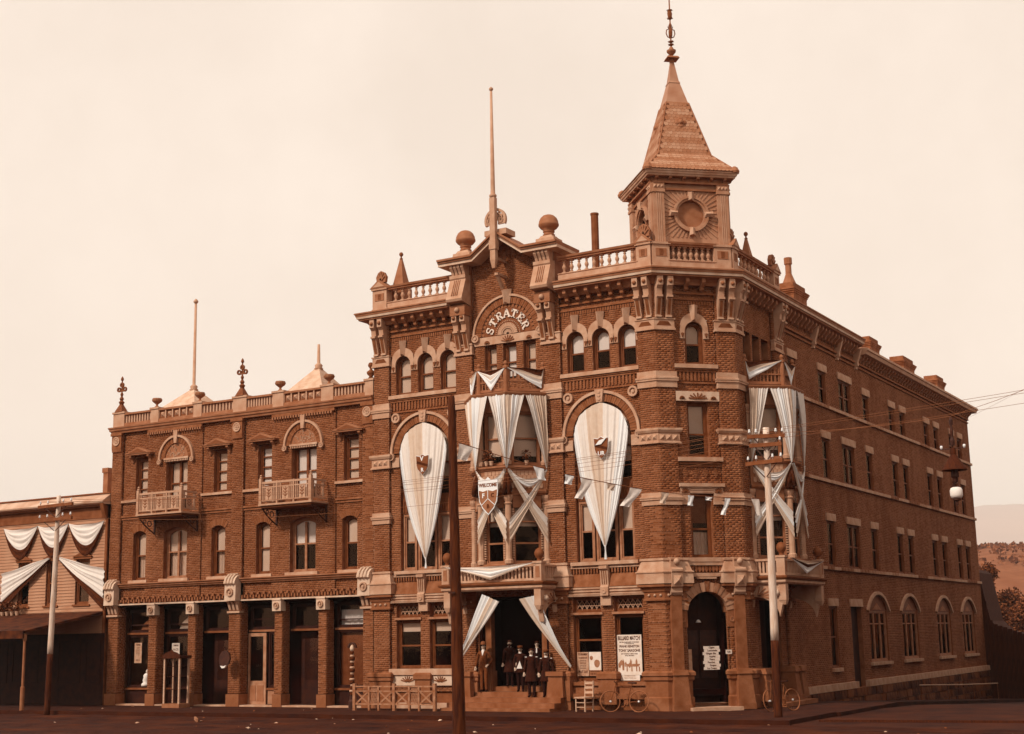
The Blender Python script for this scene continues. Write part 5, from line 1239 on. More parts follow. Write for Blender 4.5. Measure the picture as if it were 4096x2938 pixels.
# consoles over the piers
for i, (a, b) in enumerate(SH):
    c = (a+b)/2
    if i in (0, 3, 6):
        q = MB(); q.pyz([(.05, 4.14), (-.28, 4.14), (-.26, 4.78), (-.34, 4.82), (-.34, 4.88), (-.28, 5.02), (-.14, 5.14), (.05, 5.18)], c-.29, c+.29); o = wp('scroll_console', q, 'stone_pale')
        for dx in (-.16, 0, .16): part(o, 'flute', MB().tube([(c+dx-.02, -.36, 4.82), (c+dx-.02, -.31, 5.04), (c+dx-.02, -.16, 5.17), (c+dx-.02, .0, 5.2)], .05, 6), 'stone_pale')
        zc, rr_, yc = 4.48, .17, -.27
        for dx in (-.2, 0, .2): wp('corbel', MB().pyz([(.04, 3.76), (-.02, 3.78), (-.1, 4.0), (-.2, 4.12), (.04, 4.12)], c+dx-.055, c+dx+.055), 'stone')
        wp('pier_cap', MB().box(c-.33, c+.33, -.06, .2, 3.66, 3.74), 'stone')
    else:
        q = MB(); q.box(c-.22, c+.22, -.1, .2, 3.68, 4.12); q.tube([(c-.22, -.08, 4.12), (c+.22, -.08, 4.12)], .05, 8); o = wp('pier_console', q, 'stone_pale'); zc, rr_, yc = 3.9, .13, -.1
    q = MB(FRM(c, yc, 0, zc)@Matrix.Rotation(R(90), 4, 'X')); q.lathe(0, 0, [(rr_, -.02), (rr_, .06), (rr_*.7, .07), (rr_*.62, .02), (rr_*.36, .02), (rr_*.3, .07), (0, .08)], 16); part(o, 'rosette', q, 'stone')
    q = MB(); q.box(a-.04, b+.04, -.04, .5, .0, .48); wp('pier_base', q, 'stone_shaded')
# shopfronts set back between the piers
BAYS = list(zip(SH, SH[1:]))
for i, ((_, a), (b, _)) in enumerate(BAYS):
    y = .62
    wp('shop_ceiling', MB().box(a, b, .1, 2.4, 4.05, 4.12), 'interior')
    o = wp('shop_bulkhead', MB().box(a, b, y, y+.08, 0, .62 if i not in (2, 4) else .1), 'shopfront')
    part(o, 'shop_sill', MB().box(a, b, y-.08, y+.1, .62, .7), 'trim_dark') if i not in (2, 4) else None
    wp('transom_bar', MB().box(a, b, y-.05, y+.08, 2.9, 2.98), 'trim_dark' if i not in (3, 5) else 'trim')
    if i in (0, 1, 5):
        w_ = window(WG, FRONT, y, a+.05, b-.05, .7, 2.9, split=0, casing='shopfront', name='shop_window')
        t_ = window(WG, FRONT, y, a+.05, b-.05, 2.98, 3.95, split=0, casing='shopfront', name='transom_window', bars=(3.3,), low=.75 if i == 5 else 0, low_mat='cloth_white')
        if i == 5: part(w_, 'curtain', MB().box(a+.1, b-.1, y+.14, y+.15, .8, 2.85), 'trim_dark')
        if i in (0, 1): part(t_, 'shade', MB().pxz([(b-.1, 3.02), (b-.1, 3.75), (b-.5, 3.7), (b-1.0, 3.35), (b-1.2, 3.02)], y+.13, y+.14), 'blind' if i else 'trim')
    elif i == 3:
        d = wp('shop_door', MB().box(a+.02, a+.95, y-.1, y-.04, .05, .95), 'shop_paint')
        q = MB(); ring(q, outline(a+.02, a+.95, .95, 2.85), outline(a+.12, a+.8, .98, 2.72), y-.1, y-.04); part(d, 'door_frame', q, 'shop_paint'); part(d, 'pane', MB().box(a+.12, a+.8, y-.075, y-.07, .98, 2.72), 'glass')
        q = MB(); q.box(a+.12, a+.44, y-.115, y-.1, .2, .8); q.box(a+.52, a+.84, y-.115, y-.1, .2, .8); part(d, 'door_panel', q, 'trim')
        for kx in range(8): wp('wainscot_board', MB().box(a+1.0+.08*kx, a+1.07+.08*kx, y-.03, y+.0, .08, .66), 'shop_paint')
        window(WG, FRONT, y, a+1.0, b-.03, .7, 2.9, split=0, casing='shopfront', name='shop_window')
        window(WG, FRONT, y, a+.05, b-.05, 2.98, 3.95, split=0, casing='shopfront', name='transom_window', bars=(3.4,))
    else:
        d = wp('shop_door', MB().box(a+.25, b-.25, y+.3, y+.36, .08, 2.85), 'shopfront'); part(d, 'pane', MB().box(a+.45, b-.45, y+.29, y+.295, 1.0, 2.6), 'glass')
        window(WG, FRONT, y, a+.05, b-.05, 2.98, 3.95, split=0, casing='shopfront', name='transom_window')
wp('door_sill', MB().box(-25.4, -12.5, .0, .5, -.1, .06), 'stone')
# the two balconies
for k, (a, b) in enumerate(((-23.5, -21.08), (-16.84, -14.34))):
    q = MB(); q.box(a-.08, b+.08, -.98, .1, 7.76, 7.83); o = wp('balcony_floor', q, 'trim_light'); part(o, 'balcony_joist', MB().box(a, b, -.9, .08, 7.68, 7.76), 'trim_dark')
    def side(M, L_, nm):
        q = MB(M); q.box(0, L_, -.03, .03, 8.62, 8.7); q.box(0, L_, -.025, .025, 7.93, 7.98); q.box(0, L_, -.02, .02, 8.46, 8.5); rl = wp('balcony_railing', q, 'trim_light')
        n = max(1, round(L_/.75))
        for i in range(n):
            u0 = L_*i/n; u1 = L_*(i+1)/n; c = (u0+u1)/2
            for dx in (-.09, .09): part(rl, 'slat', MB(M).box(c+dx-.075, c+dx+.075, -.012, .012, 7.98, 8.46), 'trim_light')
            f = MB(M)
            for s in (-1, 1):
                for t in (0, 1, 2): f.bar((c, -.015, 8.08+.12*t), (c+s*.1, -.015, 8.17+.12*t), .03, .01)
            part(rl, 'fretwork', f, 'trim_dark')
            for uu in (u0+.1, u1-.1, u0+.18, u1-.18): part(rl, 'baluster', MB(M).box(uu-.018, uu+.018, -.018, .018, 7.98, 8.62), 'trim_light')
            if i: part(rl, 'post', MB(M).box(u0-.035, u0+.035, -.035, .035, 7.83, 8.72), 'trim_light')
    side(FRM(a, -.92, 0), b-a, 'f'); side(FRM(b, -.92, 90), .9, 'r'); side(FRM(a, -.02, -90), .9, 'l')
    for x in (a, b):
        q = MB(); q.box(x-.06, x+.06, -.98, -.86, 7.83, 8.82); q.lathe(x, -.92, [(.05, 8.82), (.07, 8.86), (.03, 8.9), (.06, 8.94), (0, 9.0)], 8); wp('corner_post', q, 'trim_light')
        q = MB(); q.bar((x, .05, 7.05), (x, .05, 7.7), .06, .06); q.bar((x, -.85, 7.68), (x, .05, 7.68), .05, .05); q.tube([(x, .03, 7.08), (x, -.2, 7.2), (x, -.55, 7.42), (x, -.82, 7.66)], .028, 6)
        q.M = FRM(x, -.25, 90, 7.48); q.arc(0, 0, .1, .13, 0, 360, -.015, .015, 12); q.M = FRM(x, -.52, 90, 7.56); q.arc(0, 0, .06, .085, 0, 360, -.015, .015, 10); wp('balcony_bracket', q, 'iron')

# ================================================================== clapboard building at the far left
CB = thing('clapboard_building', 'two-storey clapboard shop with a tin cornice and cloth swags at far left', 'building', (-30, 3, 0))
cp = lambda n, mb, m: part(CB, n, mb, m)
X0, X1 = -34.6, -26.18
WN = [(-31.74, -31.0), (-29.92, -29.18), (-28.06, -27.2)]
z = 3.0; i = 0
while z < 7.9:
    iv = [(X0+.02, X1-.12)]
    for a, b in WN:
        if 4.2 < z+.06 < 6.25:
            nv = []
            for p, q in iv:
                if b <= p or a >= q: nv.append((p, q))
                else: nv += [(p, a)] if a > p else []; nv += [(b, q)] if b < q else []
            iv = nv
    for p, q in iv: cp('clapboard', MB().pyz([(-.03, z), (.0, z+.15), (.04, z+.15), (.04, z)], p, q), 'clapboard')
    z += .135
cp('sheathing', MB().box(X0, WN[0][0], .03, .1, 0, 8.5).box(WN[0][1], WN[1][0], .03, .1, 0, 8.5).box(WN[1][1], WN[2][0], .03, .1, 0, 8.5).box(WN[2][1], X1, .03, .1, 0, 8.5), 'clap_trim')
cp('party_wall', MB().box(X1-.1, X1-.02, .1, 12, 0, 8.5).box(X0, X0+.1, .1, 12, 0, 8.5).box(X0+.1, X1-.1, 11.9, 12, 0, 8.5), 'clap_trim'); cp('roof', MB().box(X0, X1, .2, 12, 8.4, 8.5), 'tin_roof')
cp('inner_partition', MB().box(X0+.1, X1-.1, 1.6, 1.7, 0, 8.4), 'interior')
cp('corner_board', MB().box(X1-.13, X1-.0, -.05, .12, 3.0, 7.9), 'clap_trim')
cp('frieze_board', MB().box(X0, X1, -.06, .1, 7.92, 8.5), 'clap_trim')
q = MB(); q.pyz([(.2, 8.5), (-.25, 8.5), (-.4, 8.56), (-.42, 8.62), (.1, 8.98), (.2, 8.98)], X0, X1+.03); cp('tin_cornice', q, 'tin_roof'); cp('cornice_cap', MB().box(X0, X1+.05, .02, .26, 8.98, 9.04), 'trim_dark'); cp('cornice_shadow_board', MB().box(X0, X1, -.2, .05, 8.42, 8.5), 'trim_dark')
cp('cornice_end_bracket', MB().pyz([(.05, 7.9), (-.12, 7.9), (-.3, 8.3), (-.38, 8.6), (.05, 8.6)], X1-.2, X1), 'trim_dark')
for a, b in WN:
    window(CB, FRONT, .08, a, b, 4.25, 6.2, split=.5, casing='clap_trim', blind=.3)
    c = (a+b)/2; q = MB(); q.box(a-.12, b+.12, -.06, .06, 6.2, 6.3); q.pxz([(a-.18, 6.3), (b+.18, 6.3), (c, 6.52)], -.1, .05); cp('window_hood', q, 'clap_trim'); cp('window_sill', MB().box(a-.1, b+.1, -.08, .1, 4.17, 4.25), 'clap_trim')
cp('chimney', MB().box(-29.8, -29.5, 3, 3.3, 8.5, 10.5).box(-29.84, -29.46, 2.96, 3.34, 10.4, 10.62), 'trim')
# sidewalk awning: sloping board roof on posts, dark shop beneath
q = MB(); q.pyz([(.0, 3.92), (-4.2, 3.12), (-4.2, 3.02), (.0, 3.82)], X0, X1-.1); aw = cp('awning_roof', q, 'awning_roof')
part(aw, 'awning_fascia', MB().box(X0, X1-.1, -4.25, -4.2, 2.82, 3.14), 'awning_roof')
for x in (-26.35, -29.3, -32.3): part(aw, 'awning_post', MB().lathe(x, -4.08, [(.09, 0), (.09, .9), (.055, .95), (.055, 2.7), (.08, 2.75), (.08, 3.0)], 10), 'trim')
for a, b in ((-34, -32.2), (-31.9, -30.2), (-29.0, -27.6), (-27.3, -26.4)): window(CB, FRONT, .0, a, b, .9, 2.7, split=0, casing='shopfront', low=.6, name='shop_window')
cp('shopfront_panel', MB().box(X0, X1-.02, .02, .028, 0, 3.0), 'shopfront')
# ================================================================== ground
def zg(x, y): return -.13-.043*max(0, min(y-7, 35)) if x > -20 else -.13
xs = [-400, -200, -100, -60]+[-46+.6*i for i in range(112)]+[24, 30, 45, 70, 110, 200, 400]; ys = [-200, -120, -80, -60, -45, -30, -20, -16]+[-13+.11*i for i in range(84)]+[-3.5, -2, 0, 2, 5, 9, 14, 20, 25, 30, 36, 42, 50, 70, 110, 180, 300, 420]
g = MB(); rg = random.Random(2)
rut = [(-5.1, .05), (-6.4, .045), (-7.0, .04), (-8.2, .055), (-9.6, .05), (-10.2, .04), (-11.6, .05)]
def gz(i, j):
    x, y = xs[i], ys[j]; z = zg(x, y)
    if -13 < y < -4.1 and -46 < x < 24:      # wheel ruts and trodden clods
        for ry, d in rut:
            q = y-ry-.25*math.sin(x*.13+ry)-.08*math.sin(x*.7+ry*3); z += -d*math.exp(-(q/.1)**2)+.6*d*math.exp(-((abs(q)-.2)/.09)**2)
        z += .018*math.sin(x*2.1+y*5)*math.sin(y*3.3-x*1.3)+rg.uniform(-.018, .018)
    return (x, y, z)
g.grid(gz, len(xs)-1, len(ys)-1); struct('street_ground', g, 'ground', True)
s_ = MB(); s_.box(-45, 5.5, -4.0, 0.45, -.25, 0); struct('front_sidewalk', s_, 'walk')
s_ = MB(); s_.box(-45, 5.62, -4.16, -4.004, -.25, .012); struct('front_kerb', s_, 'walk')
s_ = MB()
yy = [0.45, 4, 7]+[7+4*i for i in range(1, 9)]
s_.grid(lambda i, j: (LS-.3+i*(5.5-LS+.3), yy[j], zg(5, yy[j])+.11), 1, len(yy)-1); struct('side_sidewalk', s_, 'walk')
s_ = MB()
for a, b in zip(yy, yy[1:]): s_.add([(5.5, a, zg(5, a)-.2), (5.64, a, zg(5, a)-.2), (5.64, a, zg(5, a)+.12), (5.5, a, zg(5, a)+.12), (5.5, b, zg(5, b)-.2), (5.64, b, zg(5, b)-.2), (5.64, b, zg(5, b)+.12), (5.5, b, zg(5, b)+.12)], [(0, 1, 2, 3), (7, 6, 5, 4), (2, 6, 7, 3), (1, 5, 6, 2), (0, 3, 7, 4)])
struct('side_kerb', s_, 'walk')
for k, (a, b) in enumerate((((5.9, -2.35, -.1), (16, -1.0, -.1)),)):
    s_ = MB(); s_.bar(a, b, .08, .16); solo('crossing_timber', s_, 'wood_dark', 'long timber laid across the mouth of the side street', 'timber', a)
# litter and small stones trodden into the street
rs = random.Random(11); l_ = MB()
for i in range(95):
    x = rs.uniform(-33, 16); y = rs.uniform(-12, -4.3) if rs.random() < .75 else rs.uniform(-3.9, -.6)
    if y > -4.2 and x > 5: y = -4.5
    s = rs.choice([.018, .022, .03, .03, .05]); an = rs.uniform(0, 3.14); z = (-.1 if y < -4.2 else .004)
    l_.M = Matrix.Translation((x, y, z))@Matrix.Rotation(an, 4, 'Z')@Matrix.Rotation(rs.uniform(-.4, .4), 4, 'X')
    l_.add([(-s*1.6, -s, 0), (s*1.5, -s*.8, 0), (s*1.2, s, 0), (-s, s*.9, 0), (0, 0, s*.7)], [(0, 1, 4), (1, 2, 4), (2, 3, 4), (3, 0, 4)])
inst(None, 'street_litter', l_.mesh('street_litter', 'litter', fix=False), I4, 'pale scraps of litter and small stones strewn on the dark street', 'stuff')['category'] = 'litter'
s_ = MB(); s_.bar((-15.25, -6.05, -.06), (-14.35, -6.9, -.07), .12, .06); solo('loose_plank', s_, 'wood_fence', 'short loose plank lying in the street before the shop block', 'plank', (-15.2, -6, -.1))

# ================================================================== cloth helpers
def fan(name, label, top, bot, stripes, out, amp=.045, nf=10, nu=96, nv=16, bulge=0, spread=.05, cat='bunting', group=None, gather=.0):
    """cloth hung along the polyline top and gathered into the point bot; stripes [(width, material)]"""
    top = [Vector(p) for p in top]; bot = Vector(bot); out = Vector(out).normalized()
    d = [0]
    for a, b in zip(top, top[1:]): d.append(d[-1]+(b-a).length)
    def at(t):
        q = t*d[-1]
        for i in range(len(top)-1):
            if q <= d[i+1]+1e-9: return top[i].lerp(top[i+1], (q-d[i])/max(1e-9, d[i+1]-d[i]))
        return top[-1]
    ax = (top[-1]-top[0]).normalized()
    names = []
    for _, m in stripes:
        if m not in names: names.append(m)
    tot = sum(s for s, _ in stripes)
    def mt(i, j):
        t = (i+.5)/nu*tot; a = 0
        for s, m in stripes:
            a += s
            if t <= a: return names.index(m)
        return 0
    rr_ = random.Random(name+label); ph = [rr_.uniform(-.9, .9) for _ in range(nu+1)]
    def P(i, j):
        t = i/nu; s = j/nv; p = at(t); b = bot+ax*spread*(t-.5)
        q = p.lerp(b, s**(1-gather*.25)); e_ = math.sin(math.pi*s)
        q = q+ax*bulge*e_*(t-.5)*2
        f = (math.sin(2*math.pi*nf*t+3.4*math.sin(6*t+1+nf)+1.2*math.sin(17*t)+.8*s*math.sin(11*t)+ph[i]*.35)+.55*math.sin(2*math.pi*nf*.43*t+1.7)+.35*math.sin(2*math.pi*nf*1.9*t+3*s))*amp*(1-.72*s)*(.35+.65*min(1, s*3))
        q = q+ax*.02*math.sin(7*s+9*t)*e_+Vector((0, 0, -.045*(1-s)*abs(math.sin(math.pi*4*t))))
        return q+out*(f+.05*e_)
    m = MB(); m.grid(P, nu, nv, mt)
    return solo(name, m, names, label, cat, bot, group, smooth=True, fix=False)
def swag(name, label, p0, p1, drop0, drop1, stripes, out, vee=None, n=28, m=12, amp=.02, cat='bunting', group=None, parent=None):
    p0 = Vector(p0); p1 = Vector(p1); out = Vector(out).normalized(); names = []
    for _, k in stripes:
        if k not in names: names.append(k)
    tot = sum(s for s, _ in stripes)
    def sh(t): return 4*t*(1-t) if vee is None else (t/vee if t < vee else (1-t)/(1-vee))
    def P(i, j):
        t = i/n; s = j/m; dr = drop0+(drop1-drop0)*s
        return p0.lerp(p1, t)+Vector((0, 0, -dr*sh(t)-.02*math.sin(9*t+3*s)*sh(t)))+out*(amp*(math.sin(s*m*1.9+t*2)+.6*math.sin(s*m*.8-t*5))*(.3+sh(t))+.03*sh(t))
    def mt(i, j):
        t = (j+.5)/m*tot; a = 0
        for s, k in stripes:
            a += s
            if t <= a: return names.index(k)
        return 0
    b = MB(); b.grid(P, n, m, mt)
    if parent is not None:
        return inst(parent, name, b.mesh(name, names, True, p0, False), Matrix.Translation(p0))
    return solo(name, b, names, label, cat, p0, group, smooth=True, fix=False)
def sash(name, label, a0, a1, b0, b1, stripes, out, n=24, m=14, amp=.02, sag=.12, cat='bunting', group=None):
    """a gathered band of cloth: from the edge a0-a1 to the edge b0-b1"""
    a0, a1, b0, b1 = map(Vector, (a0, a1, b0, b1)); out = Vector(out).normalized(); names = []
    for _, k in stripes:
        if k not in names: names.append(k)
    tot = sum(s for s, _ in stripes)
    def P(i, j):
        t = i/n; s = j/m
        return a0.lerp(a1, s).lerp(b0.lerp(b1, s), t)+Vector((0, 0, -sag*math.sin(math.pi*t)))+Vector((0, 0, .025*math.sin(6*t+4*s)*math.sin(math.pi*t)))+out*(amp*1.6*(math.sin(s*m*2.1+t)+.6*math.sin(s*m*.9+2*t))+.04*math.sin(math.pi*t))
    def mt(i, j):
        t = (j+.5)/m*tot; a = 0
        for s, k in stripes:
            a += s
            if t <= a: return names.index(k)
        return 0
    b = MB(); b.grid(P, n, m, mt)
    return solo(name, b, names, label, cat, a0, group, smooth=True, fix=False)
def off_path(M0, d):
    V = [(-1.5, .0), (-.56, -1.05), (.56, -1.05), (1.5, 0)]; nm = []; o = []
    for a, b in zip(V, V[1:]):
        t = (Vector(b)-Vector(a)).normalized(); nm.append(Vector((t.y, -t.x)))
    for i, p in enumerate(V):
        q = nm[0] if i == 0 else nm[-1] if i == 3 else (nm[i-1]+nm[i])/(1+nm[i-1].dot(nm[i]))
        o.append((p[0]+q.x*d, p[1]+q.y*d))
    return [M0@Vector((a, b, 0)) for a, b in o]
def zv(v, z): return Vector((v.x, v.y, z))
lp = lambda a, b, t: a.lerp(b, t)
# ------------------------------------------------------------------ drapes of the two oriels
SF = [(.2, 'cloth_tan'), (.15, 'cloth_white'), (.15, 'cloth_tan'), (.18, 'cloth_mid'), (.15, 'cloth_white'), (.17, 'cloth_tan')]
for nm, M0, where in (('front', ORF, 'above the main entrance'), ('side', ORS, 'on the side-street oriel')):
    T = [zv(p, 11.0) for p in off_path(M0, .3)]; G = [zv(p, 8.36) for p in off_path(M0, .2)]; K = off_path(M0, .12)
    on = M0.to_3x3()@Vector((0, -1, 0)); nr = M0.to_3x3()@Vector((.75, -.66, 0)); nl = M0.to_3x3()@Vector((-.75, -.66, 0))
    if nm == 'front':
        fan('drape', 'striped drape fanned round the left corner of the entrance oriel', [T[0], T[1], lp(T[1], T[2], .47)], G[1], [(.2, 'cloth_mid'), (.25, 'cloth_tan'), (.18, 'cloth_mid'), (.22, 'cloth_white'), (.15, 'cloth_tan')], on, group='gathered drapes on the oriels')
        fan('drape', 'striped drape wrapped over the middle corner of the entrance oriel', [lp(T[1], T[2], .49), T[2], lp(T[2], T[3], .47)], G[2], SF, on+nr, group='gathered drapes on the oriels')
        fan('drape', 'plain tan drape at the right end of the entrance oriel', [lp(T[2], T[3], .49), T[3]], G[3], [(.4, 'cloth_tan'), (.4, 'cloth_mid'), (.2, 'cloth_mid')], nr, group='gathered drapes on the oriels')
    else:
        fan('drape', 'plain tan drape on the left face of the side oriel', [T[0], lp(T[0], T[1], .47)], G[0], [(.5, 'cloth_mid'), (.5, 'cloth_tan')], nl, group='gathered drapes on the oriels')
        fan('drape', 'striped drape round the near corner of the side oriel behind the pole', [lp(T[0], T[1], .5), T[1], lp(T[1], T[2], .45)], G[1], SF, on+nl, group='gathered drapes on the oriels')
        fan('drape', 'pale drape round the far corner of the side oriel', [lp(T[1], T[2], .5), T[2], lp(T[2], T[3], .5)], G[2], [(.5, 'cloth_tan'), (.5, 'cloth_white')], on, group='gathered drapes on the oriels')
    # crossed sashes on the lower faces
    pr = ((1, 2), (2, 3)) if nm == 'front' else ((0, 1), (1, 2))
    for a, b in pr:
        n_ = on if (a, b) == (1, 2) else (nr if a == 2 else nl)
        face = {(1, 2): 'front face', (2, 3): 'right face', (0, 1): 'left face'}[(a, b)]
        for p, q, hand in ((K[a], K[b], 'falling to the right'), (K[b], K[a], 'falling to the left')):
            i1 = lp(q, p, .02); i2 = lp(q, p, .3)
            sash('sash', f'crossed tan sash {hand} on the {face} of the {nm} oriel', zv(p, 8.34)+n_*.1, zv(p, 8.26)+n_*.1, zv(i1, 6.6 if hand[-4:] == 'ight' else 6.55)+n_*.08, zv(i1, 5.72)+n_*.1, [(.35, 'cloth_tan'), (.25, 'cloth_white' if nm == 'side' else 'cloth_mid'), (.4, 'cloth_mid')], n_, group='crossed sashes on the oriels', amp=.018, sag=.05)
        swag('swag', f'small white swag looped under the ledge on the {face} of the {nm} oriel', zv(lp(K[a], K[b], .03), 8.33)+n_*.14, zv(lp(K[a], K[b], .97), 8.33)+n_*.14, .38, .62, [(1, 'cloth_tan'), (1, 'cloth_white')], n_, group='small swags on the oriels')
    # bunting on the roof railing of the oriel
    Q = off_path(M0, .1)
    if nm == 'front':
        swag('rail_bunting', 'dark and white pointed bunting on the front of the entrance oriel railing', zv(Q[1], 12.0), zv(Q[2], 12.0), .1, .78, [(.3, 'cloth_dark'), (.12, 'cloth_tan'), (.14, 'cloth_mid'), (.5, 'cloth_white')], on, vee=.5, group='railing buntings')
        swag('rail_bunting', 'slanting dark and white bunting on the right side of the entrance oriel railing', zv(Q[2], 12.02), zv(Q[3], 12.0), .05, .75, [(.3, 'cloth_dark'), (.3, 'cloth_mid'), (.15, 'cloth_tan'), (.25, 'cloth_white')], nr, vee=.93, group='railing buntings')
        swag('rail_bunting', 'narrow white bunting on the left end of the entrance oriel railing', zv(Q[0], 12.0), zv(Q[1], 12.0), .1, .8, [(.5, 'cloth_mid'), (.5, 'cloth_white')], nl, vee=.3, group='railing buntings')
    else:
        swag('rail_bunting', 'slanting white-edged bunting on the left side of the side oriel railing', zv(Q[0], 12.0), zv(Q[1], 12.05), .04, .72, [(.35, 'cloth_dark'), (.25, 'cloth_mid'), (.4, 'cloth_white')], nl, vee=.06, group='railing buntings')
        swag('rail_bunting', 'pointed white bunting on the street face of the side oriel railing', zv(Q[1], 12.05), zv(Q[2], 12.0), .08, .8, [(.35, 'cloth_dark'), (.25, 'cloth_mid'), (.5, 'cloth_white')], on, vee=.5, group='railing buntings')
    # dark knots of cloth on the columns
    for i in ((1, 2) if nm == 'front' else (1,)):
        b = MB(); rk = random.Random(i)
        p = K[i]
        for k in range(9):
            an = rk.uniform(0, 6.28); r_ = rk.uniform(.03, .14); b.tube([(p.x, p.y, 8.32), (p.x+r_*.6*math.cos(an), p.y+r_*.6*math.sin(an)-.03, 7.95), (p.x+r_*math.cos(an), p.y+r_*math.sin(an)-.04, 7.5+rk.uniform(-.1, .15))], [.05, .06, .085], 7)
        solo('cloth_knot', b, 'cloth_dark', f'dark knot of hanging cloth on the {"left" if i == 1 else "middle"} column of the {nm} oriel', 'bunting', (p.x, p.y, 7.4), 'cloth knots on the oriels', smooth=True)
# teardrop drapes in the two great arches
for c, word, dx, zb, l_side in ((-9.72, 'left', .2, 5.42, 'behind the dark post'), (-2.21, 'right', .12, 5.5, 'near the corner')):
    arc = [Vector((c+.02+1.06*math.cos(R(t)), -.03, 9.43+1.1*math.sin(R(t)))) for t in range(186, -7, -8)]
    st = [(.13, 'cloth_white'), (.16, 'cloth_tan'), (.2, 'cloth_mid'), (.16, 'cloth_tan'), (.2, 'cloth_tan'), (.15, 'cloth_white')] if word == 'left' else [(.17, 'cloth_white'), (.17, 'cloth_tan'), (.2, 'cloth_mid'), (.2, 'cloth_tan'), (.26, 'cloth_white')]
    o = fan('arch_drape', f'great striped teardrop drape hung in the {word} front arch {l_side}', arc, (c+dx*.6, -.06, zb), st, (0, -1, 0), amp=.04, nf=12, nu=136, nv=24, bulge=.16, spread=.07, group='teardrop drapes in the arches')
    b = MB(); b.tube([(c+dx*.6, -.06, zb+.05), (c+dx*.62, -.05, zb-.15), (c+dx*.6, -.04, 5.06)], [.03, .022, .05], 6); part(o, 'tassel_cord', b, 'cloth_white')
    # shield badge pinned to the drape
    x = c+.12 if word == 'left' else c+.12; sh_ = [(-.27, .36), (-.12, .33), (0, .4), (.12, .33), (.27, .36), (.25, 0), (.2, -.15), (0, -.36), (-.2, -.15), (-.25, 0)]
    s = thing('shield_badge', f'small dark heraldic shield pinned on the {word} teardrop drape', 'shield', (x, -.2, 8.5), 'shield badges')
    b = MB(); b.pxz([(x+a*1.07, 8.88+z*1.07) for a, z in sh_][::-1], -.215, -.2); part(s, 'shield_border', b, 'cloth_white')
    b = MB(); b.pxz([(x+a, 8.88+z) for a, z in sh_][::-1], -.24, -.2155); part(s, 'shield_field', b, 'trim_dark')
    b = MB(); b.bar((x-.24, -.245, 9.0), (x+.24, -.245, 8.86), .09, .012); part(s, 'shield_ribbon', b, 'cloth_dark')
    b = MB()
    if word == 'left': text_mesh('V', .24, wallM(FRONT, x-.02, -.242, 9.12), b, bold=.008)
    else: b.pxz([(x-.2, 9.0), (x+.02, 9.02), (x+.22, 9.22), (x-.05, 9.16)], -.28, -.245)
    text_mesh('R' if word == 'left' else 'UR', .2, wallM(FRONT, x, -.242, 8.7), b, bold=.006); part(s, 'shield_letter', b, 'cloth_white')
# welcome shield on the entrance oriel
s = thing('welcome_shield', 'large quartered shield reading WELCOME hung on the front of the entrance oriel', 'shield', (-5.95, -1.3, 6.7))
x, y, zc = -5.98, -1.46, 7.3
out_ = [(-.4, .68), (-.12, .66), (0, .76), (.12, .66), (.4, .68), (.4, .2), (.36, -.1), (.24, -.34), (0, -.58), (-.24, -.34), (-.36, -.1), (-.4, .2)]
b = MB(); b.pxz([(x+a, zc+z) for a, z in out_][::-1], y, y+.02); part(s, 'shield_border', b, 'cloth_white')
b = MB(); b.pxz([(x-.37, zc+.3), (x-.37, zc+.18), (x-.33, zc-.08), (x-.22, zc-.3), (x, zc-.53), (x+.22, zc-.3), (x+.33, zc-.08), (x+.37, zc+.18), (x+.37, zc+.3), (x+.2, zc+.25), (x, zc+.3), (x-.2, zc+.25)][::-1], y-.012, y-.001); part(s, 'shield_field', b, 'trim')
b = MB(); b.bar((x, y-.015, zc+.3), (x, y-.015, zc+.0), .022, .012); b.bar((x, y-.015, zc), (x-.28, y-.015, zc-.24), .022, .012); b.bar((x, y-.015, zc), (x+.28, y-.015, zc-.24), .022, .012); part(s, 'shield_bars', b, 'cloth_white')
b = MB(); text_mesh('F', .22, wallM(FRONT, x-.19, y-.014, zc+.1), b, bold=.008); part(s, 'letter', b, 'cloth_white')
b = MB(); text_mesh('C', .2, wallM(FRONT, x+.19, y-.014, zc+.1), b, bold=.006); text_mesh('B', .2, wallM(FRONT, x, y-.014, zc-.28), b, bold=.006); part(s, 'letter', b, 'cloth_dark')
b = MB(); text_mesh('WELCOME', .17, wallM(FRONT, x, y-.004, zc+.47), b, bold=.006, sx=.9); part(s, 'lettering', b, 'trim_dark')
# bunting on the porch balconies and sashes at the entrance
swag('porch_bunting', 'long white and brown bunting draped on the entrance balcony rail', (-7.95, -1.34, 4.98), (-4.25, -1.34, 5.0), .1, .5, [(.18, 'cloth_tan'), (.14, 'cloth_mid'), (.1, 'cloth_tan'), (.3, 'cloth_white'), (.28, 'cloth_mid')], (0, -1, .3), vee=.52, n=40, group='balcony buntings', amp=.035)
a = SIDE@Vector((.7, -1.36, 4.98)); b_ = SIDE@Vector((4.2, -1.36, 4.98))
swag('porch_bunting', 'white-edged bunting on the side-street balcony rail beside the pole', a, b_, .1, .5, [(.3, 'cloth_mid'), (.2, 'cloth_dark'), (.4, 'cloth_white')], (1, 0, .3), vee=.42, n=40, group='balcony buntings', amp=.03)
sash('entrance_sash', 'white and tan sash tied back left of the hotel entrance', (-6.5, -1.12, 4.0), (-5.82, -1.12, 3.72), (-7.62, -.75, 2.05), (-7.56, -.75, 1.85), [(.4, 'cloth_white'), (.28, 'cloth_mid'), (.32, 'cloth_tan')], (0, -1, 0), group='sashes at the entrance', sag=.06)
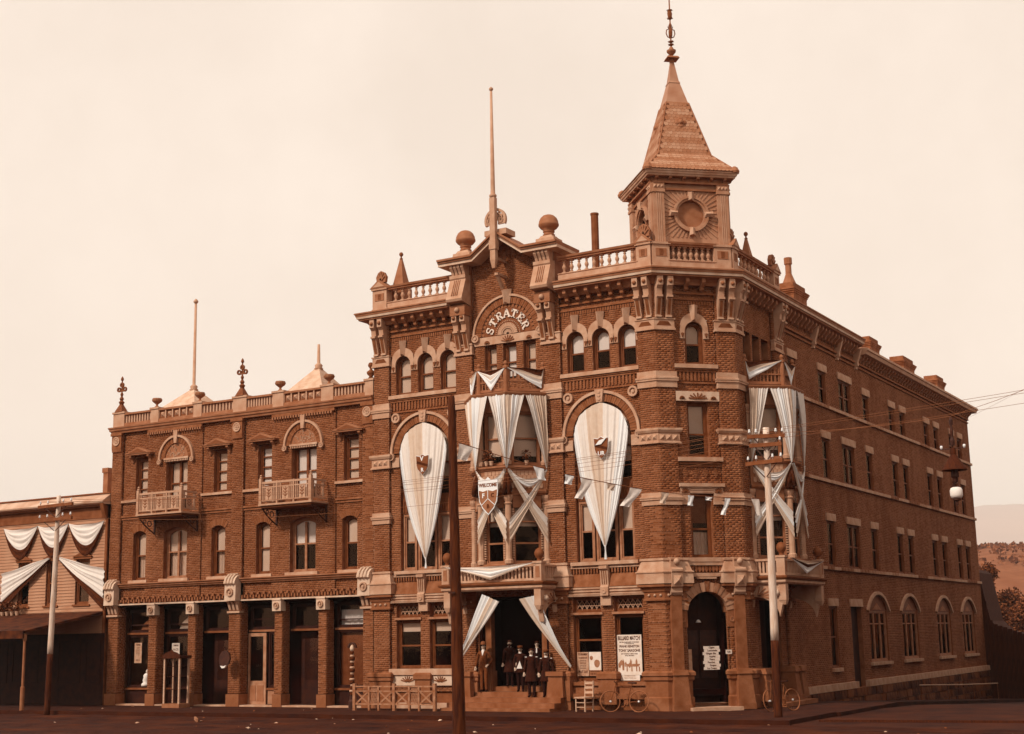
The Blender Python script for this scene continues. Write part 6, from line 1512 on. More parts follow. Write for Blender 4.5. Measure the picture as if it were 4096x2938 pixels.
sash('entrance_sash', 'white and tan sash tied back right of the hotel entrance', (-4.28, -1.12, 3.9), (-5.02, -1.12, 3.78), (-3.46, -.3, 1.5), (-3.5, -.3, 1.42), [(.36, 'cloth_white'), (.3, 'cloth_tan'), (.34, 'cloth_mid')], (0, -1, 0), group='sashes at the entrance', sag=.06)
# swags and fans on the clapboard building
tp = [-32.7, -30.45, -28.5, -26.3]
for k, (a, b) in enumerate(zip(tp, tp[1:])):
    nmk = ('leftmost', 'middle', 'rightmost')[k]
    o = swag('facade_swag', f'{nmk} white and dark swag hung under the tin cornice of the clapboard building', (a, -.12, 7.78), (b, -.12, 7.8), .12, 1.45, [(.9, 'cloth_tan'), (.42, 'cloth_dark')], (0, -1, 0), amp=.03, m=18, group='swags on the clapboard front')
for sx, word in ((-1, 'left'), (1, 'right')):
    xe = -32.7 if sx < 0 else -26.22; xc = -29.62 if sx < 0 else -28.95
    sash('facade_fan', f'wide pale fan of cloth spread to the {word} over the clapboard windows', (xc, -.15, 6.34), (xc, -.15, 6.22), (xe, -.12, 5.75), (xe, -.12, 3.98), [(.85, 'cloth_tan'), (.3, 'cloth_dark')], (0, -1, 0), n=20, m=22, amp=.025, sag=.03, group='cloth fans on the clapboard front')
# pennant line between the dark post and the pale pole
A_, B_ = Vector((-1.2, -11, 7.9)), Vector((4.72, -2.5, 6.52))
def pl(t): return A_.lerp(B_, t)+Vector((0, 0, -.75*4*t*(1-t)*.55))
s = thing('pennant_line', 'line of small white pennants strung between the dark post and the pale pole', 'pennants', tuple(A_))
b = MB(); b.tube([pl(i/30) for i in range(31)], .012, 5); part(s, 'cord', b, 'iron_mid')
dv = (B_-A_).normalized()
for t, w_, h, k, tw in ((.035, .45, .45, 'cloth_tan', .3), (.25, .34, .35, 'cloth_white', -.3), (.345, .3, .28, 'cloth_white', .2), (.4, .34, .62, 'cloth_tan', .5), (.475, .3, .2, 'cloth_mid', .1), (.555, .4, .6, 'cloth_tan', .7), (.65, .26, .35, 'cloth_mid', .3), (.735, .22, .32, 'cloth_white', .1), (.795, .26, .12, 'cloth_white', 0), (.86, .2, .55, 'cloth_white', .35), (.955, .3, .5, 'cloth_tan', -.35)):
    p = pl(t); q = MB(); rk = random.Random(int(t*1000))
    q.grid(lambda i, j: p+dv*w_*(i/6-.5)*(1-.35*j/6)+Vector((0, 0, -h*j/6))+dv*(-tw*h*(j/6)**1.3)+Vector((dv.y, -dv.x, 0))*(.05*math.sin(i*1.3+j*.9)*(j/6)), 6, 6)
    part(s, 'pennant', q, k, True, fix=False)
# ================================================================== poles, wires, lamp
def utility_pole(name, label, x, y, zt, r0, r1, zdark, arms, lean=(0, 0), group='utility poles', pale='pole_pale', dark='pole_dark'):
    o = thing(name, label, 'utility pole', (x, y, -.1), group)
    def ax(z): return (x+lean[0]*z/zt, y+lean[1]*z/zt)
    rk = random.Random(label)
    rad = lambda z: r0+(r1-r0)*z/zt
    def seg(z0, z1, n):
        m = MB(); m.tube([(*[c+rk.uniform(-.006, .006) for c in ax(z0+(z1-z0)*i/n)], z0+(z1-z0)*i/n) for i in range(n+1)], [rad(z0+(z1-z0)*i/n)*rk.uniform(.97, 1.03) for i in range(n+1)], 12); return m
    if zdark: part(o, 'painted_foot', seg(-.3, zdark, 6), dark, True)
    part(o, 'shaft', seg(zdark or -.3, zt, 16), pale, True)
    for z, L_, an, pins in arms:
        c = ax(z); M = FRM(c[0], c[1], an, z)
        a = MB(M); a.box(-L_/2, L_/2, -r1-.1, -r1-.005, -.06, .06); ar = part(o, 'crossarm', a, 'trim_dark')
        for sx in (-1, 1):
            f = MB(M); f.bar((sx*L_*.32, -r1-.05, -.06), (sx*.04, -r1-.03, -.45), .03, .015); part(ar, 'brace', f, 'iron')
        for u in pins:
            f = MB(M); f.lathe(u, -r1-.05, [(.012, .06), (.012, .12), (.035, .12), (.04, .16), (.025, .18), (.035, .2), (.02, .23), (0, .235)], 8); part(ar, 'insulator', f, 'cloth_white', True)
    return o
utility_pole('utility_pole', 'tall pale pole with crossarms and a dark-painted foot by the hotel corner', 4.68, -2.5, 8.7, .135, .095, 2.25, ((8.42, 1.15, 18, (-.5, -.3, .3, .5)), (8.15, 1.0, 8, (-.45, .45)), (7.62, 1.35, -14, (-.6, -.3, .3, .6))), (.12, -.05))
utility_pole('utility_pole', 'pale leaning pole with two crossarms before the clapboard building', -24.42, -4.5, 8.4, .125, .085, 2.2, ((8.0, 2.2, -6, (-1.0, -.5, .5, 1.0)), (7.45, 2.2, -6, (-1.0, -.5, .5, 1.0))), (.18, 0))
p = MB(); rk = random.Random(5); p.tube([(-1.15+rk.uniform(-.008, .008)-.013*z, -11, z) for z in [-.4+.4*i for i in range(24)]]+[(-1.27, -11, 9.12), (-1.27, -11, 9.2)], [.185-.0034*i for i in range(24)]+[.09, .02], 14)
o = thing('dark_post', 'thick dark wooden post with a rounded top standing in the street before the entrance', 'post', (-1.15, -11, -.15)); part(o, 'shaft', p, 'post_dark', True)
p = MB(); p.bar((-1.12, -11.17, 3.72), (-1.28, -11.25, 3.72), .05, .05); part(o, 'peg', p, 'iron')
def wire(label, a, b, sag, group, r=.0055, n=24):
    a = Vector(a); b = Vector(b); m = MB()
    m.tube([a.lerp(b, i/n)+Vector((0, 0, -4*sag*(i/n)*(1-i/n))) for i in range(n+1)], r, 4)
    solo('overhead_wire', m, 'wire', label, 'wire', a, group)
for k, (u, z) in enumerate(((-.65, 8.62), (-.3, 8.62), (.65, 8.62), (-.6, 8.35), (.6, 8.35), (-.7, 7.85))):
    a = (4.75+u*.9, -2.6+u*.25, z); b = (-24.3+u*1.5, -4.6, 8.2 if z > 8 else 7.66)
    wire('thin telegraph wire running along the front between the two pale poles', a, b, .55+.05*k, 'telegraph wires along the front')
for k, (u, z) in enumerate(((-.3, 8.62), (.5, 8.62), (.45, 8.35))):
    wire('thin telegraph wire running from the pale pole out past the right edge', (4.75+u*.9, -2.6+u*.25, z), (30+u*1.2, -13, 9.0-(8.62-z)), .3, 'telegraph wires to the right')
wire('single wire tied to the far roof corner of the hotel', (2.3, 37.3, 14.2), (26, -12, 13.5), .3, 'telegraph wires to the right')
# hanging arc lamp
LX, LY = 11.66, -8.0
o = thing('arc_street_lamp', 'arc street lamp with a cone hood and white globe hanging over the side street', 'street lamp', (LX, LY, 5.55))
lp_ = lambda n, m, k, sm=False: part(o, n, m, k, sm)
b = MB(); b.tube([(4.75, -2.55, 8.55)]+[(4.75+(LX-4.75)*t, -2.55+(LY+2.55)*t, 8.55-.83*t-.1*4*t*(1-t)) for t in [i/10 for i in range(1, 10)]]+[(LX, LY, 7.72)]+[(LX+(25-LX)*t, LY+(-18.5-LY)*t, 7.72+3*t-.5*4*t*(1-t)) for t in [i/10 for i in range(1, 11)]], .006, 5); lp_('span_wire', b, 'wire')
b = MB(); b.lathe(LX, LY, [(.012, 6.9), (.012, 7.72)], 6); b.lathe(LX, LY, [(.05, 6.98), (.06, 7.1), (.03, 7.2), (.045, 7.35), (.02, 7.5)], 8); b.lathe(LX, LY, [(.045, 7.5), (.05, 7.62), (.02, 7.7)], 8); lp_('hanger', b, 'iron')
b = MB(); b.bar((LX-.3, LY, 6.9), (LX+.3, LY, 6.92), .025, .025); lp_('hanger_arm', b, 'iron')
for sx in (-.28, .28): b = MB(); b.lathe(LX+sx, LY, [(.02, 6.9), (.035, 6.95), (.03, 6.99), (0, 7.0)], 8); lp_('insulator', b, 'cloth_white', True)
b = MB(); b.lathe(LX, LY, [(.06, 6.92), (.075, 6.78), (.07, 6.75), (.3, 6.39), (.31, 6.36), (.29, 6.36), (.05, 6.7)], 20); lp_('cone_hood', b, 'wood_dark')
b = MB(); b.lathe(LX, LY, [(.05, 6.6), (.09, 6.36), (.1, 6.2), (.06, 6.15), (.05, 6.08), (.03, 6.05)], 10); lp_('mechanism', b, 'iron')
for sx in (-.06, .06): b = MB(); b.tube([(LX+sx, LY, 6.2), (LX+sx, LY, 5.62)], .012, 5); lp_('side_rod', b, 'iron')
b = MB(); b.lathe(LX, LY, [(.08, 5.94), (.13, 5.92), (.155, 5.86), (.155, 5.74), (.13, 5.68), (.08, 5.66)], 16); lp_('globe', b, 'white_paint', True)
b = MB(); b.lathe(LX, LY, [(.1, 5.655), (.1, 5.62), (.04, 5.6), (.03, 5.5), (0, 5.48)], 10); lp_('drip_pan', b, 'iron')

# ================================================================== posters and signs
def poster(name, label, x0, x1, z0, z1, y, m, lines, M=FRONT, inkm='ink', cat='poster', group=None):
    t = thing(name, label, cat, tuple(M@Vector(((x0+x1)/2, y, z0))), group)
    b = MB(M); b.box(x0, x1, y, y+.006, z0, z1); part(t, 'sheet', b, m)
    b = MB(M)
    for s, sz, px, pz, sx in lines: text_mesh(s, sz, wallM(M, px, y-.003, pz), b, depth=.001, bold=sz*.03, sx=sx)
    if b.v: part(t, 'printing', b, inkm, fix=False)
    return t
yp = .225
t = poster('billiard_poster', 'tall white billiard match poster in the shop window nearest the corner', -1.95, -1.03, 1.16, 2.5, yp, 'paper',
    [('BILLIARD MATCH!', .19, -1.49, 2.38, .55), ('FOR THE CHAMPIONSHIP OF COLORADO', .052, -1.49, 2.25, .75), ('AT THE STRATER HOTEL', .04, -1.49, 2.2, .8), ('FRANK KENISTON', .11, -1.49, 2.11, .82), ('TONY SARGONE', .12, -1.49, 1.97, .88), ('BEST OF POINTS IN A SERIES OF GAMES', .045, -1.49, 1.86, .78), ('TOTAL 3000 POINTS', .045, -1.49, 1.8, .85)])
b = MB(); b.box(-1.85, -1.13, yp, yp+.006, .98, 1.155); part(t, 'foot_sheet', b, 'paper')
b = MB(); text_mesh('AT OPERA HOUSE', .05, wallM(FRONT, -1.5, yp-.003, 1.13), b, depth=.001); text_mesh('TICKETS AT BILLIARD HALL', .045, wallM(FRONT, -1.5, yp-.003, 1.06), b, depth=.001, sx=.8)
b.box(-1.64, -1.12, yp-.004, yp, 1.475, 1.53); b.box(-1.6, -1.16, yp-.004, yp, 1.44, 1.475)
for u in (-1.6, -1.42, -1.24, -1.14): b.box(u-.02, u+.02, yp-.004, yp, 1.28, 1.44)
rk = random.Random(8)
for i in range(12): u = rk.uniform(-1.9, -1.5); z = rk.uniform(1.5, 1.62); b.pxz([(u-.025, z-.12), (u+.025, z-.12), (u+.03, z), (u, z+.05), (u-.03, z)], yp-.004-.0002*i, yp)
for u in (-1.74, -1.45, -1.24): b.pxz([(u-.03, 1.32 if u < -1.6 else 1.53), (u+.03, 1.32 if u < -1.6 else 1.53), (u+.035, 1.6), (u, 1.7), (u-.035, 1.6)], yp-.007, yp)
part(t, 'picture', b, 'ink_mid', fix=False)
poster('tournament_poster', 'grey tournament bill in the left shop window beside the balloon picture', -3.5, -3.06, 1.13, 1.94, yp, 'paper_grey', [('TOURNAMENT', .1, -3.28, 1.86, .55), ('THE SILVER BAND', .06, -3.28, 1.74, .7)]+[('of games and races', .035, -3.28, 1.66-.055*i, .9) for i in range(6)]+[('FRUIT DAY', .12, -3.28, 1.27, .62)])
t = poster('balloon_poster', 'white picture bill with two balloons beside the grey tournament bill', -3.04, -2.58, 1.33, 1.94, yp, 'paper', [])
b = MB()
for cx_, cz_, r_ in ((-2.95, 1.75, .06), (-2.74, 1.57, .11)): b.pxz([(cx_+r_*math.sin(R(a))*1.0, cz_+(r_ if math.cos(R(a)) > 0 else r_*1.4)*math.cos(R(a))) for a in range(360, 0, -20)], yp-.004, yp)
part(t, 'balloons', b, 'ink_mid', fix=False)
poster('small_notice', 'brown notice pasted below the balloon picture', -3.04, -2.58, 1.13, 1.325, yp, 'trim', [('BALLOON ASCENSION', .04, -2.81, 1.28, .9), ('FAIR GROUNDS', .06, -2.81, 1.2, .9)])
t = thing('refreshment_board', 'white list of fruit and drinks hung in the corner doorway', 'sign', tuple(CH@Vector((1.65, .2, 1.3))))
for i, wd in enumerate(('Cigars', 'Lemonade', 'Ginger Ale', 'Apples', 'Pears', 'Peaches', 'Grapes', 'Ice Cream')):
    z = 2.07-.0975*(i+1); sx = .03*math.sin(i*2.3)
    b = MB(CH); b.box(1.38+sx, 1.95+sx, .2-.001*(i % 2), .21, z, z+.0955); pz = part(t, 'list_slip', b, 'paper')
    b = MB(); text_mesh(wd, .082, wallM(CH, 1.67+sx, .196, z+.048), b, depth=.001, bold=.002); part(pz, 'lettering', b, 'ink', fix=False)
poster('door_notice', 'narrow pale notice on the left jamb of the corner doorway', .8, .92, 1.25, 1.98, .1, 'paper_grey', [], CH)
poster('jamb_card', 'small white card tacked right of the corner doorway', 2.08, 2.3, 1.8, 1.94, -.045, 'paper', [('Cafe', .08, 2.19, 1.87, .8)], CH)
t = thing('door_lamp', 'small white lamp shade hanging inside the corner doorway', 'lamp', tuple(CH@Vector((1.4, .6, 2.85)))); b = MB(CH); b.lathe(1.4, .6, [(.1, 2.86), (.06, 2.92), (.02, 2.96)], 12); part(t, 'shade', b, 'white_paint', True); b = MB(CH); b.lathe(1.4, .6, [(.006, 2.96), (.006, 3.9)], 5); part(t, 'cord', b, 'iron')
poster('shop_bill', 'grey paper bill in the leftmost shop window of the brick block', -25.0, -24.58, 1.72, 2.56, .6, 'paper_grey', [('TURNER', .1, -24.79, 2.47, .7)]+[('goods sold here', .035, -24.79, 2.36-.06*i, .9) for i in range(6)]+[('NO 6', .1, -24.79, 1.84, .8)])
poster('shop_bill', 'pale paper bill above the show case in the second shop window', -22.85, -22.42, 1.9, 2.52, .6, 'paper', [('TAMBORE', .09, -22.63, 2.42, .7), ('10 CTS', .12, -22.63, 2.25, .8)])

# ================================================================== street furniture
# show case
t = thing('show_case', 'tall glazed show case with pale corner strips standing on the sidewalk', 'show case', (-21, -1, 0))
x0, x1, y0, y1 = -21.42, -20.62, -1.25, -.75
for x, y in ((x0, y0), (x1, y0), (x0, y1), (x1, y1)): b = MB(); b.box(x-.035, x+.035, y-.035, y+.035, .15, 1.92); part(t, 'corner_strip', b, 'wood_pale')
b = MB(); b.box(x0-.06, x1+.06, y0-.06, y1+.06, 0, .16); part(t, 'base', b, 'trim'); b = MB(); b.box(x0-.08, x1+.08, y0-.08, y1+.08, 1.92, 2.02); b.pxz([(x0-.1, 2.02), (x1+.1, 2.02), (x1-.1, 2.14), ((x0+x1)/2+.08, 2.2), ((x0+x1)/2, 2.28), ((x0+x1)/2-.08, 2.2), (x0+.1, 2.14)], y0-.08, y0-.03); part(t, 'cornice', b, 'wood_dark')
b = MB(); b.box(x0+.03, x1-.03, y1-.02, y1, .16, 1.92); part(t, 'back_board', b, 'shopfront'); b = MB(); b.box(x0+.04, x1-.04, y0-.005, y0+.005, .16, 1.92); part(t, 'pane', b, 'glass')
for z in (.7, 1.2, 1.6): b = MB(); b.box(x0+.03, x1-.03, y0+.05, y1-.03, z, z+.02); part(t, 'shelf', b, 'wood_dark')
# hanging trade sign on the pier
t = thing('trade_sign', 'dark hanging trade sign with a white tip on the brick pier', 'sign', (-18.95, -.45, 1.5)); b = MB(); b.pxz([(-19.2, 1.62), (-19.0, 1.58), (-18.76, 1.66), (-18.68, 1.86), (-18.72, 2.08), (-18.88, 2.18), (-19.1, 2.16), (-19.22, 2.0), (-19.26, 1.8)], -.5, -.42); part(t, 'board', b, 'iron'); b = MB(); b.pxz([(-19.18, 1.6), (-19.08, 1.5), (-18.95, 1.52), (-18.86, 1.62), (-19.0, 1.58)], -.51, -.41); part(t, 'tip', b, 'white_paint'); b = MB(); b.bar((-18.95, .03, 2.24), (-18.95, -.5, 2.24), .03, .03); part(t, 'bracket', b, 'iron')
# white figure in the shop window
t = thing('window_figure', 'small white plaster figure in the leftmost shop window', 'figurine', (-24.4, .74, .8)); b = MB(); b.lathe(-24.42, .76, [(.2, .76), (.2, .86), (.13, .92), (.17, 1.0), (.14, 1.12), (.16, 1.2), (.1, 1.28), (.05, 1.3), (.075, 1.36), (.06, 1.44), (0, 1.47)], 10)
for v in b.v: v.x += .12*(v.z-.9)
part(t, 'bust', b, 'white_paint', True)
# barber pole
t = thing('barber_pole', 'banded barber pole with a white ball on top beside the low railing', 'barber pole', (-12.12, -1.2, 0))
b = MB(); b.lathe(-12.12, -1.2, [(.14, 0), (.14, .3), (.1, .35), (.09, .5)], 14); part(t, 'base', b, 'iron')
zz = .5; k = 0
while zz < 1.98:
    h = .08 if k % 2 else .13; rd = .085+.02*math.sin(k*1.7); b = MB(); b.lathe(-12.12, -1.2, [(rd*.8, zz), (rd, zz+h*.3), (rd, zz+h*.7), (rd*.8, zz+h)], 14); part(t, 'band', b, 'trim_light' if k % 2 else 'cloth_dark', True); zz += h; k += 1
b = MB(); b.lathe(-12.12, -1.2, [(.05, zz), (.08, zz+.06), (.085, zz+.12), (.05, zz+.2), (0, zz+.24)], 14); part(t, 'ball', b, 'stone_pale', True)
b = MB(); b.arc(-12.12, zz+.12, .14, .2, 0, 180, -1.24, -1.16, 12); part(t, 'hood', b, 'iron')
# low railing round the area steps
t = thing('low_railing', 'low wooden railing with crossed braces and lattice before the hotel window', 'railing', (-10, -1.5, 0))
for x in (-11.78, -10.02, -8.28): b = MB(); b.box(x-.055, x+.055, -1.555, -1.445, -.02, .95); part(t, 'post', b, 'wood_fence')
for a, b_ in ((-11.72, -10.08), (-9.96, -8.34)):
    for z, h in ((.82, .05), (.66, .04), (.2, .05)): b = MB(); b.box(a, b_, -1.535, -1.465, z, z+h); part(t, 'rail', b, 'wood_fence')
    q0 = a+.6; q1 = a+1.02
    for x in (q0, q1): b = MB(); b.box(x-.035, x+.035, -1.54, -1.46, .0, .87); part(t, 'stile', b, 'wood_fence')
    for c0, c1 in ((a+.03, q0-.04), (q1+.04, b_-.03)):
        b = MB(); b.bar((c0, -1.5, .25), (c1, -1.5, .66), .06, .035); part(t, 'cross_brace', b, 'wood_fence'); b = MB(); b.bar((c0, -1.505, .66), (c1, -1.505, .25), .06, .035); part(t, 'cross_brace', b, 'wood_fence')
    for i in range(5):
        u = q0+.04+.07*i
        for z0_, z1_, s in ((.25, .66, 1), (.7, .82, 1)):
            b = MB(); b.bar((u, -1.5, z0_), (min(u+.16, q1-.03), -1.5, z1_), .018, .015); part(t, 'lattice_strip', b, 'wood_fence'); b = MB(); b.bar((min(u+.16, q1-.03), -1.49, z0_), (u, -1.49, z1_), .018, .015); part(t, 'lattice_strip', b, 'wood_fence')
# ladder-back chair
t = thing('ladder_back_chair', 'wooden ladder-back chair set against the hotel shop window', 'chair', (-2.75, -.75, 0), rotz=R(-14))
M = WM[t.name]
for x, y, h in ((-.2, -.2, .46), (.22, -.22, .46), (-.17, .2, 1.0), (.19, .2, 1.0)): b = MB(M); b.bar((x, y, 0), (x, y+(.06 if h > .5 else 0), h), .04, .04); part(t, 'leg', b, 'wood_pale')
b = MB(M); b.box(-.24, .25, -.25, .22, .44, .48); part(t, 'seat', b, 'wood_pale')
for z in (.62, .78, .93): b = MB(M); b.box(-.17, .19, .22, .25, z-.04, z+.04); part(t, 'back_slat', b, 'wood_pale')
for z in (.15, .3): 
    for a, c in (((-.2, -.2), (.22, -.22)), ((-.2, -.2), (-.17, .2)), ((.22, -.22), (.19, .2))): b = MB(M); b.bar((*a, z), (*c, z), .025, .025); part(t, 'rung', b, 'wood_pale')
# bicycles
def bicycle(label, loc, rz, tilt=8, steer=0):
    t = thing('bicycle', label, 'bicycle', loc, 'safety bicycles'); 
    M0 = Matrix.Translation(loc)@Matrix.Rotation(R(rz), 4, 'Z')@Matrix.Rotation(R(tilt), 4, 'X')
    Wr = .34; wf, wr_ = Vector((-.52, 0, Wr)), Vector((.52, 0, Wr))
    for c, st in ((wf, steer), (wr_, 0)):
        M = M0@Matrix.Translation(c)@Matrix.Rotation(R(st), 4, 'Z')
        r = MB(M); r.tube([(Wr*math.cos(R(a)), 0, Wr*math.sin(R(a))) for a in range(0, 361, 12)], .02, 6, cap=False); wh = part(t, 'wheel', r, 'rubber', True)
        r = MB(M)
        for k in range(16): r.tube([(0, 0, 0), ((Wr-.02)*math.cos(R(k*22.5)), 0, (Wr-.02)*math.sin(R(k*22.5)))], .0035, 4)
        part(wh, 'spokes', r, 'iron_mid'); r = MB(M@Matrix.Rotation(R(90), 4, 'X')); r.lathe(0, 0, [(.03, -.04), (.03, .04)], 8); part(wh, 'hub', r, 'cloth_white')
    bb = (.08, 0, .3); hd = (-.36, 0, .84); hd2 = (-.38, 0, .7); st_ = (.22, 0, .82)
    f = MB(M0)
    for a, b in ((bb, st_), (st_, hd), (bb, hd2), (bb, tuple(wr_)), (st_, tuple(wr_)), (hd2, tuple(wf)), (hd, hd2)): f.tube([a, b], .017, 6)
    part(t, 'frame', f, 'iron_mid')
    f = MB(M0); f.tube([hd, (-.34, 0, .96)], .014, 6); f.tube([(-.16, -.25, .98), (-.28, -.22, 1.0), (-.36, -.1, .97), (-.35, 0, .96), (-.36, .1, .97), (-.28, .22, 1.0), (-.16, .25, .98)], .014, 6); part(t, 'handlebar', f, 'iron_mid')
    f = MB(M0); f.tube([st_, (.26, 0, .92)], .014, 6); part(t, 'seat_post', f, 'iron_mid'); f = MB(M0); f.pxy([(.1, -.02), (.3, -.09), (.4, -.06), (.4, .06), (.3, .09), (.1, .02)], .92, .965); part(t, 'saddle', f, 'iron')
    f = MB(M0); f.bar((.08, -.06, .3), (.0, -.06, .16), .03, .015); f.bar((.08, .06, .3), (.16, .06, .44), .03, .015); f.box(-.05, .05, -.14, -.06, .14, .18); f.box(.11, .21, .06, .14, .42, .46)
    f.M = M0@Matrix.Translation((.08, -.04, .3))@Matrix.Rotation(R(90), 4, 'X'); f.lathe(0, 0, [(.09, -.004), (.09, .004)], 14); part(t, 'crank', f, 'iron_mid')
bicycle('bicycle leaning under the billiard poster with its front wheel turned', (-1.28, -.75, 0), 2, -9, 42)
bicycle('bicycle half hidden behind the foot of the pale pole at the side entrance', (3.55, 1.0, -.02), 66, -8, 10)
# flower pots on the oriel ledge and on the clapboard awning
def pot(label, x, y, z, s, group):
    t = thing('potted_plant', label, 'potted plant', (x, y, z), group)
    b = MB(); b.lathe(x, y, [(.055*s, z), (.075*s, z+.12*s), (.085*s, z+.12*s), (.085*s, z+.15*s), (.06*s, z+.15*s)], 10); part(t, 'pot', b, 'pot')
    b = MB(); rk = random.Random(int(x*100))
    for i in range(70):
        a = rk.uniform(0, 6.28); r_ = rk.uniform(0, .16)*s; h = z+.15*s+rk.uniform(.02, .38)*s; c = Vector((x+r_*math.cos(a), y+r_*math.sin(a), h)); u = Vector((rk.uniform(-1, 1), rk.uniform(-1, 1), rk.uniform(-.5, .5))).normalized()*.045*s; v = u.orthogonal().normalized()*.03*s
        b.add([c-u, c+v, c+u, c-v], [(0, 1, 2, 3)])
    b.tube([(x, y, z+.1*s), (x, y, z+.35*s)], .012*s, 5); part(t, 'foliage', b, 'plant', fix=False)
for k, (x, wd) in enumerate(((-6.22, 'left'), (-6.02, 'second'))): pot(f'{wd} potted plant on the front ledge of the entrance oriel', x, -1.13, 8.5, 1.0, 'plants on the oriel ledge')
c_ = FR_F[2][0]@Vector((.7, -.05, 8.5)); pot('single potted plant on the right ledge of the entrance oriel', c_.x, c_.y, 8.5, 1.0, 'plants on the oriel ledge')
for k in range(6): pot(f'{("first", "second", "third", "fourth", "fifth", "sixth")[k]} potted plant from the left in the row on the clapboard awning', -32.9+.32*k, -.35, 3.86, 1.15, 'plants on the awning')
# handrail along the sunk area of the side wall
t = thing('pipe_handrail', 'long pale pipe handrail along the foundation of the side wall', 'handrail', tuple(SIDE@Vector((18, -1.0, -.8))))
b = MB(SIDE); b.tube([(17.5, -.95, .08), (26, -.95, -.22), (33, -.95, -.42)], .03, 6); part(t, 'rail', b, 'wood_pale')
for u, z in ((17.6, .08), (22.5, -.1), (27.5, -.27), (32.9, -.42)): b = MB(SIDE); b.tube([(u, -.95, z), (u, -.95, zg(4, u+2)-.1)], .025, 6); part(t, 'upright', b, 'iron_mid')
# low board lean-to behind the hotel
t = thing('lean_to_shed', 'dark sloping board lean-to at the far rear corner of the hotel', 'shed', (4, 39, -1.6))
b = MB(); b.pxz([(1.7, -2.2), (6.5, -2.2), (6.5, 1.3), (3.0, 2.3), (2.42, 2.85), (1.98, 5.5), (1.7, 5.7)], 37.65, 41); part(t, 'body', b, 'wood_dark')
for k in range(18): b = MB(); x = 1.8+.25*k; ztop = 5.1-(x-1.8)*4.2 if x < 2.4 else (2.75-.35*(x-2.62) if x < 6.5 else 0); b.box(x, x+.235, 37.61, 37.65, -2.1, max(.6, ztop-.12)); part(t, 'board', b, 'wood_dark')
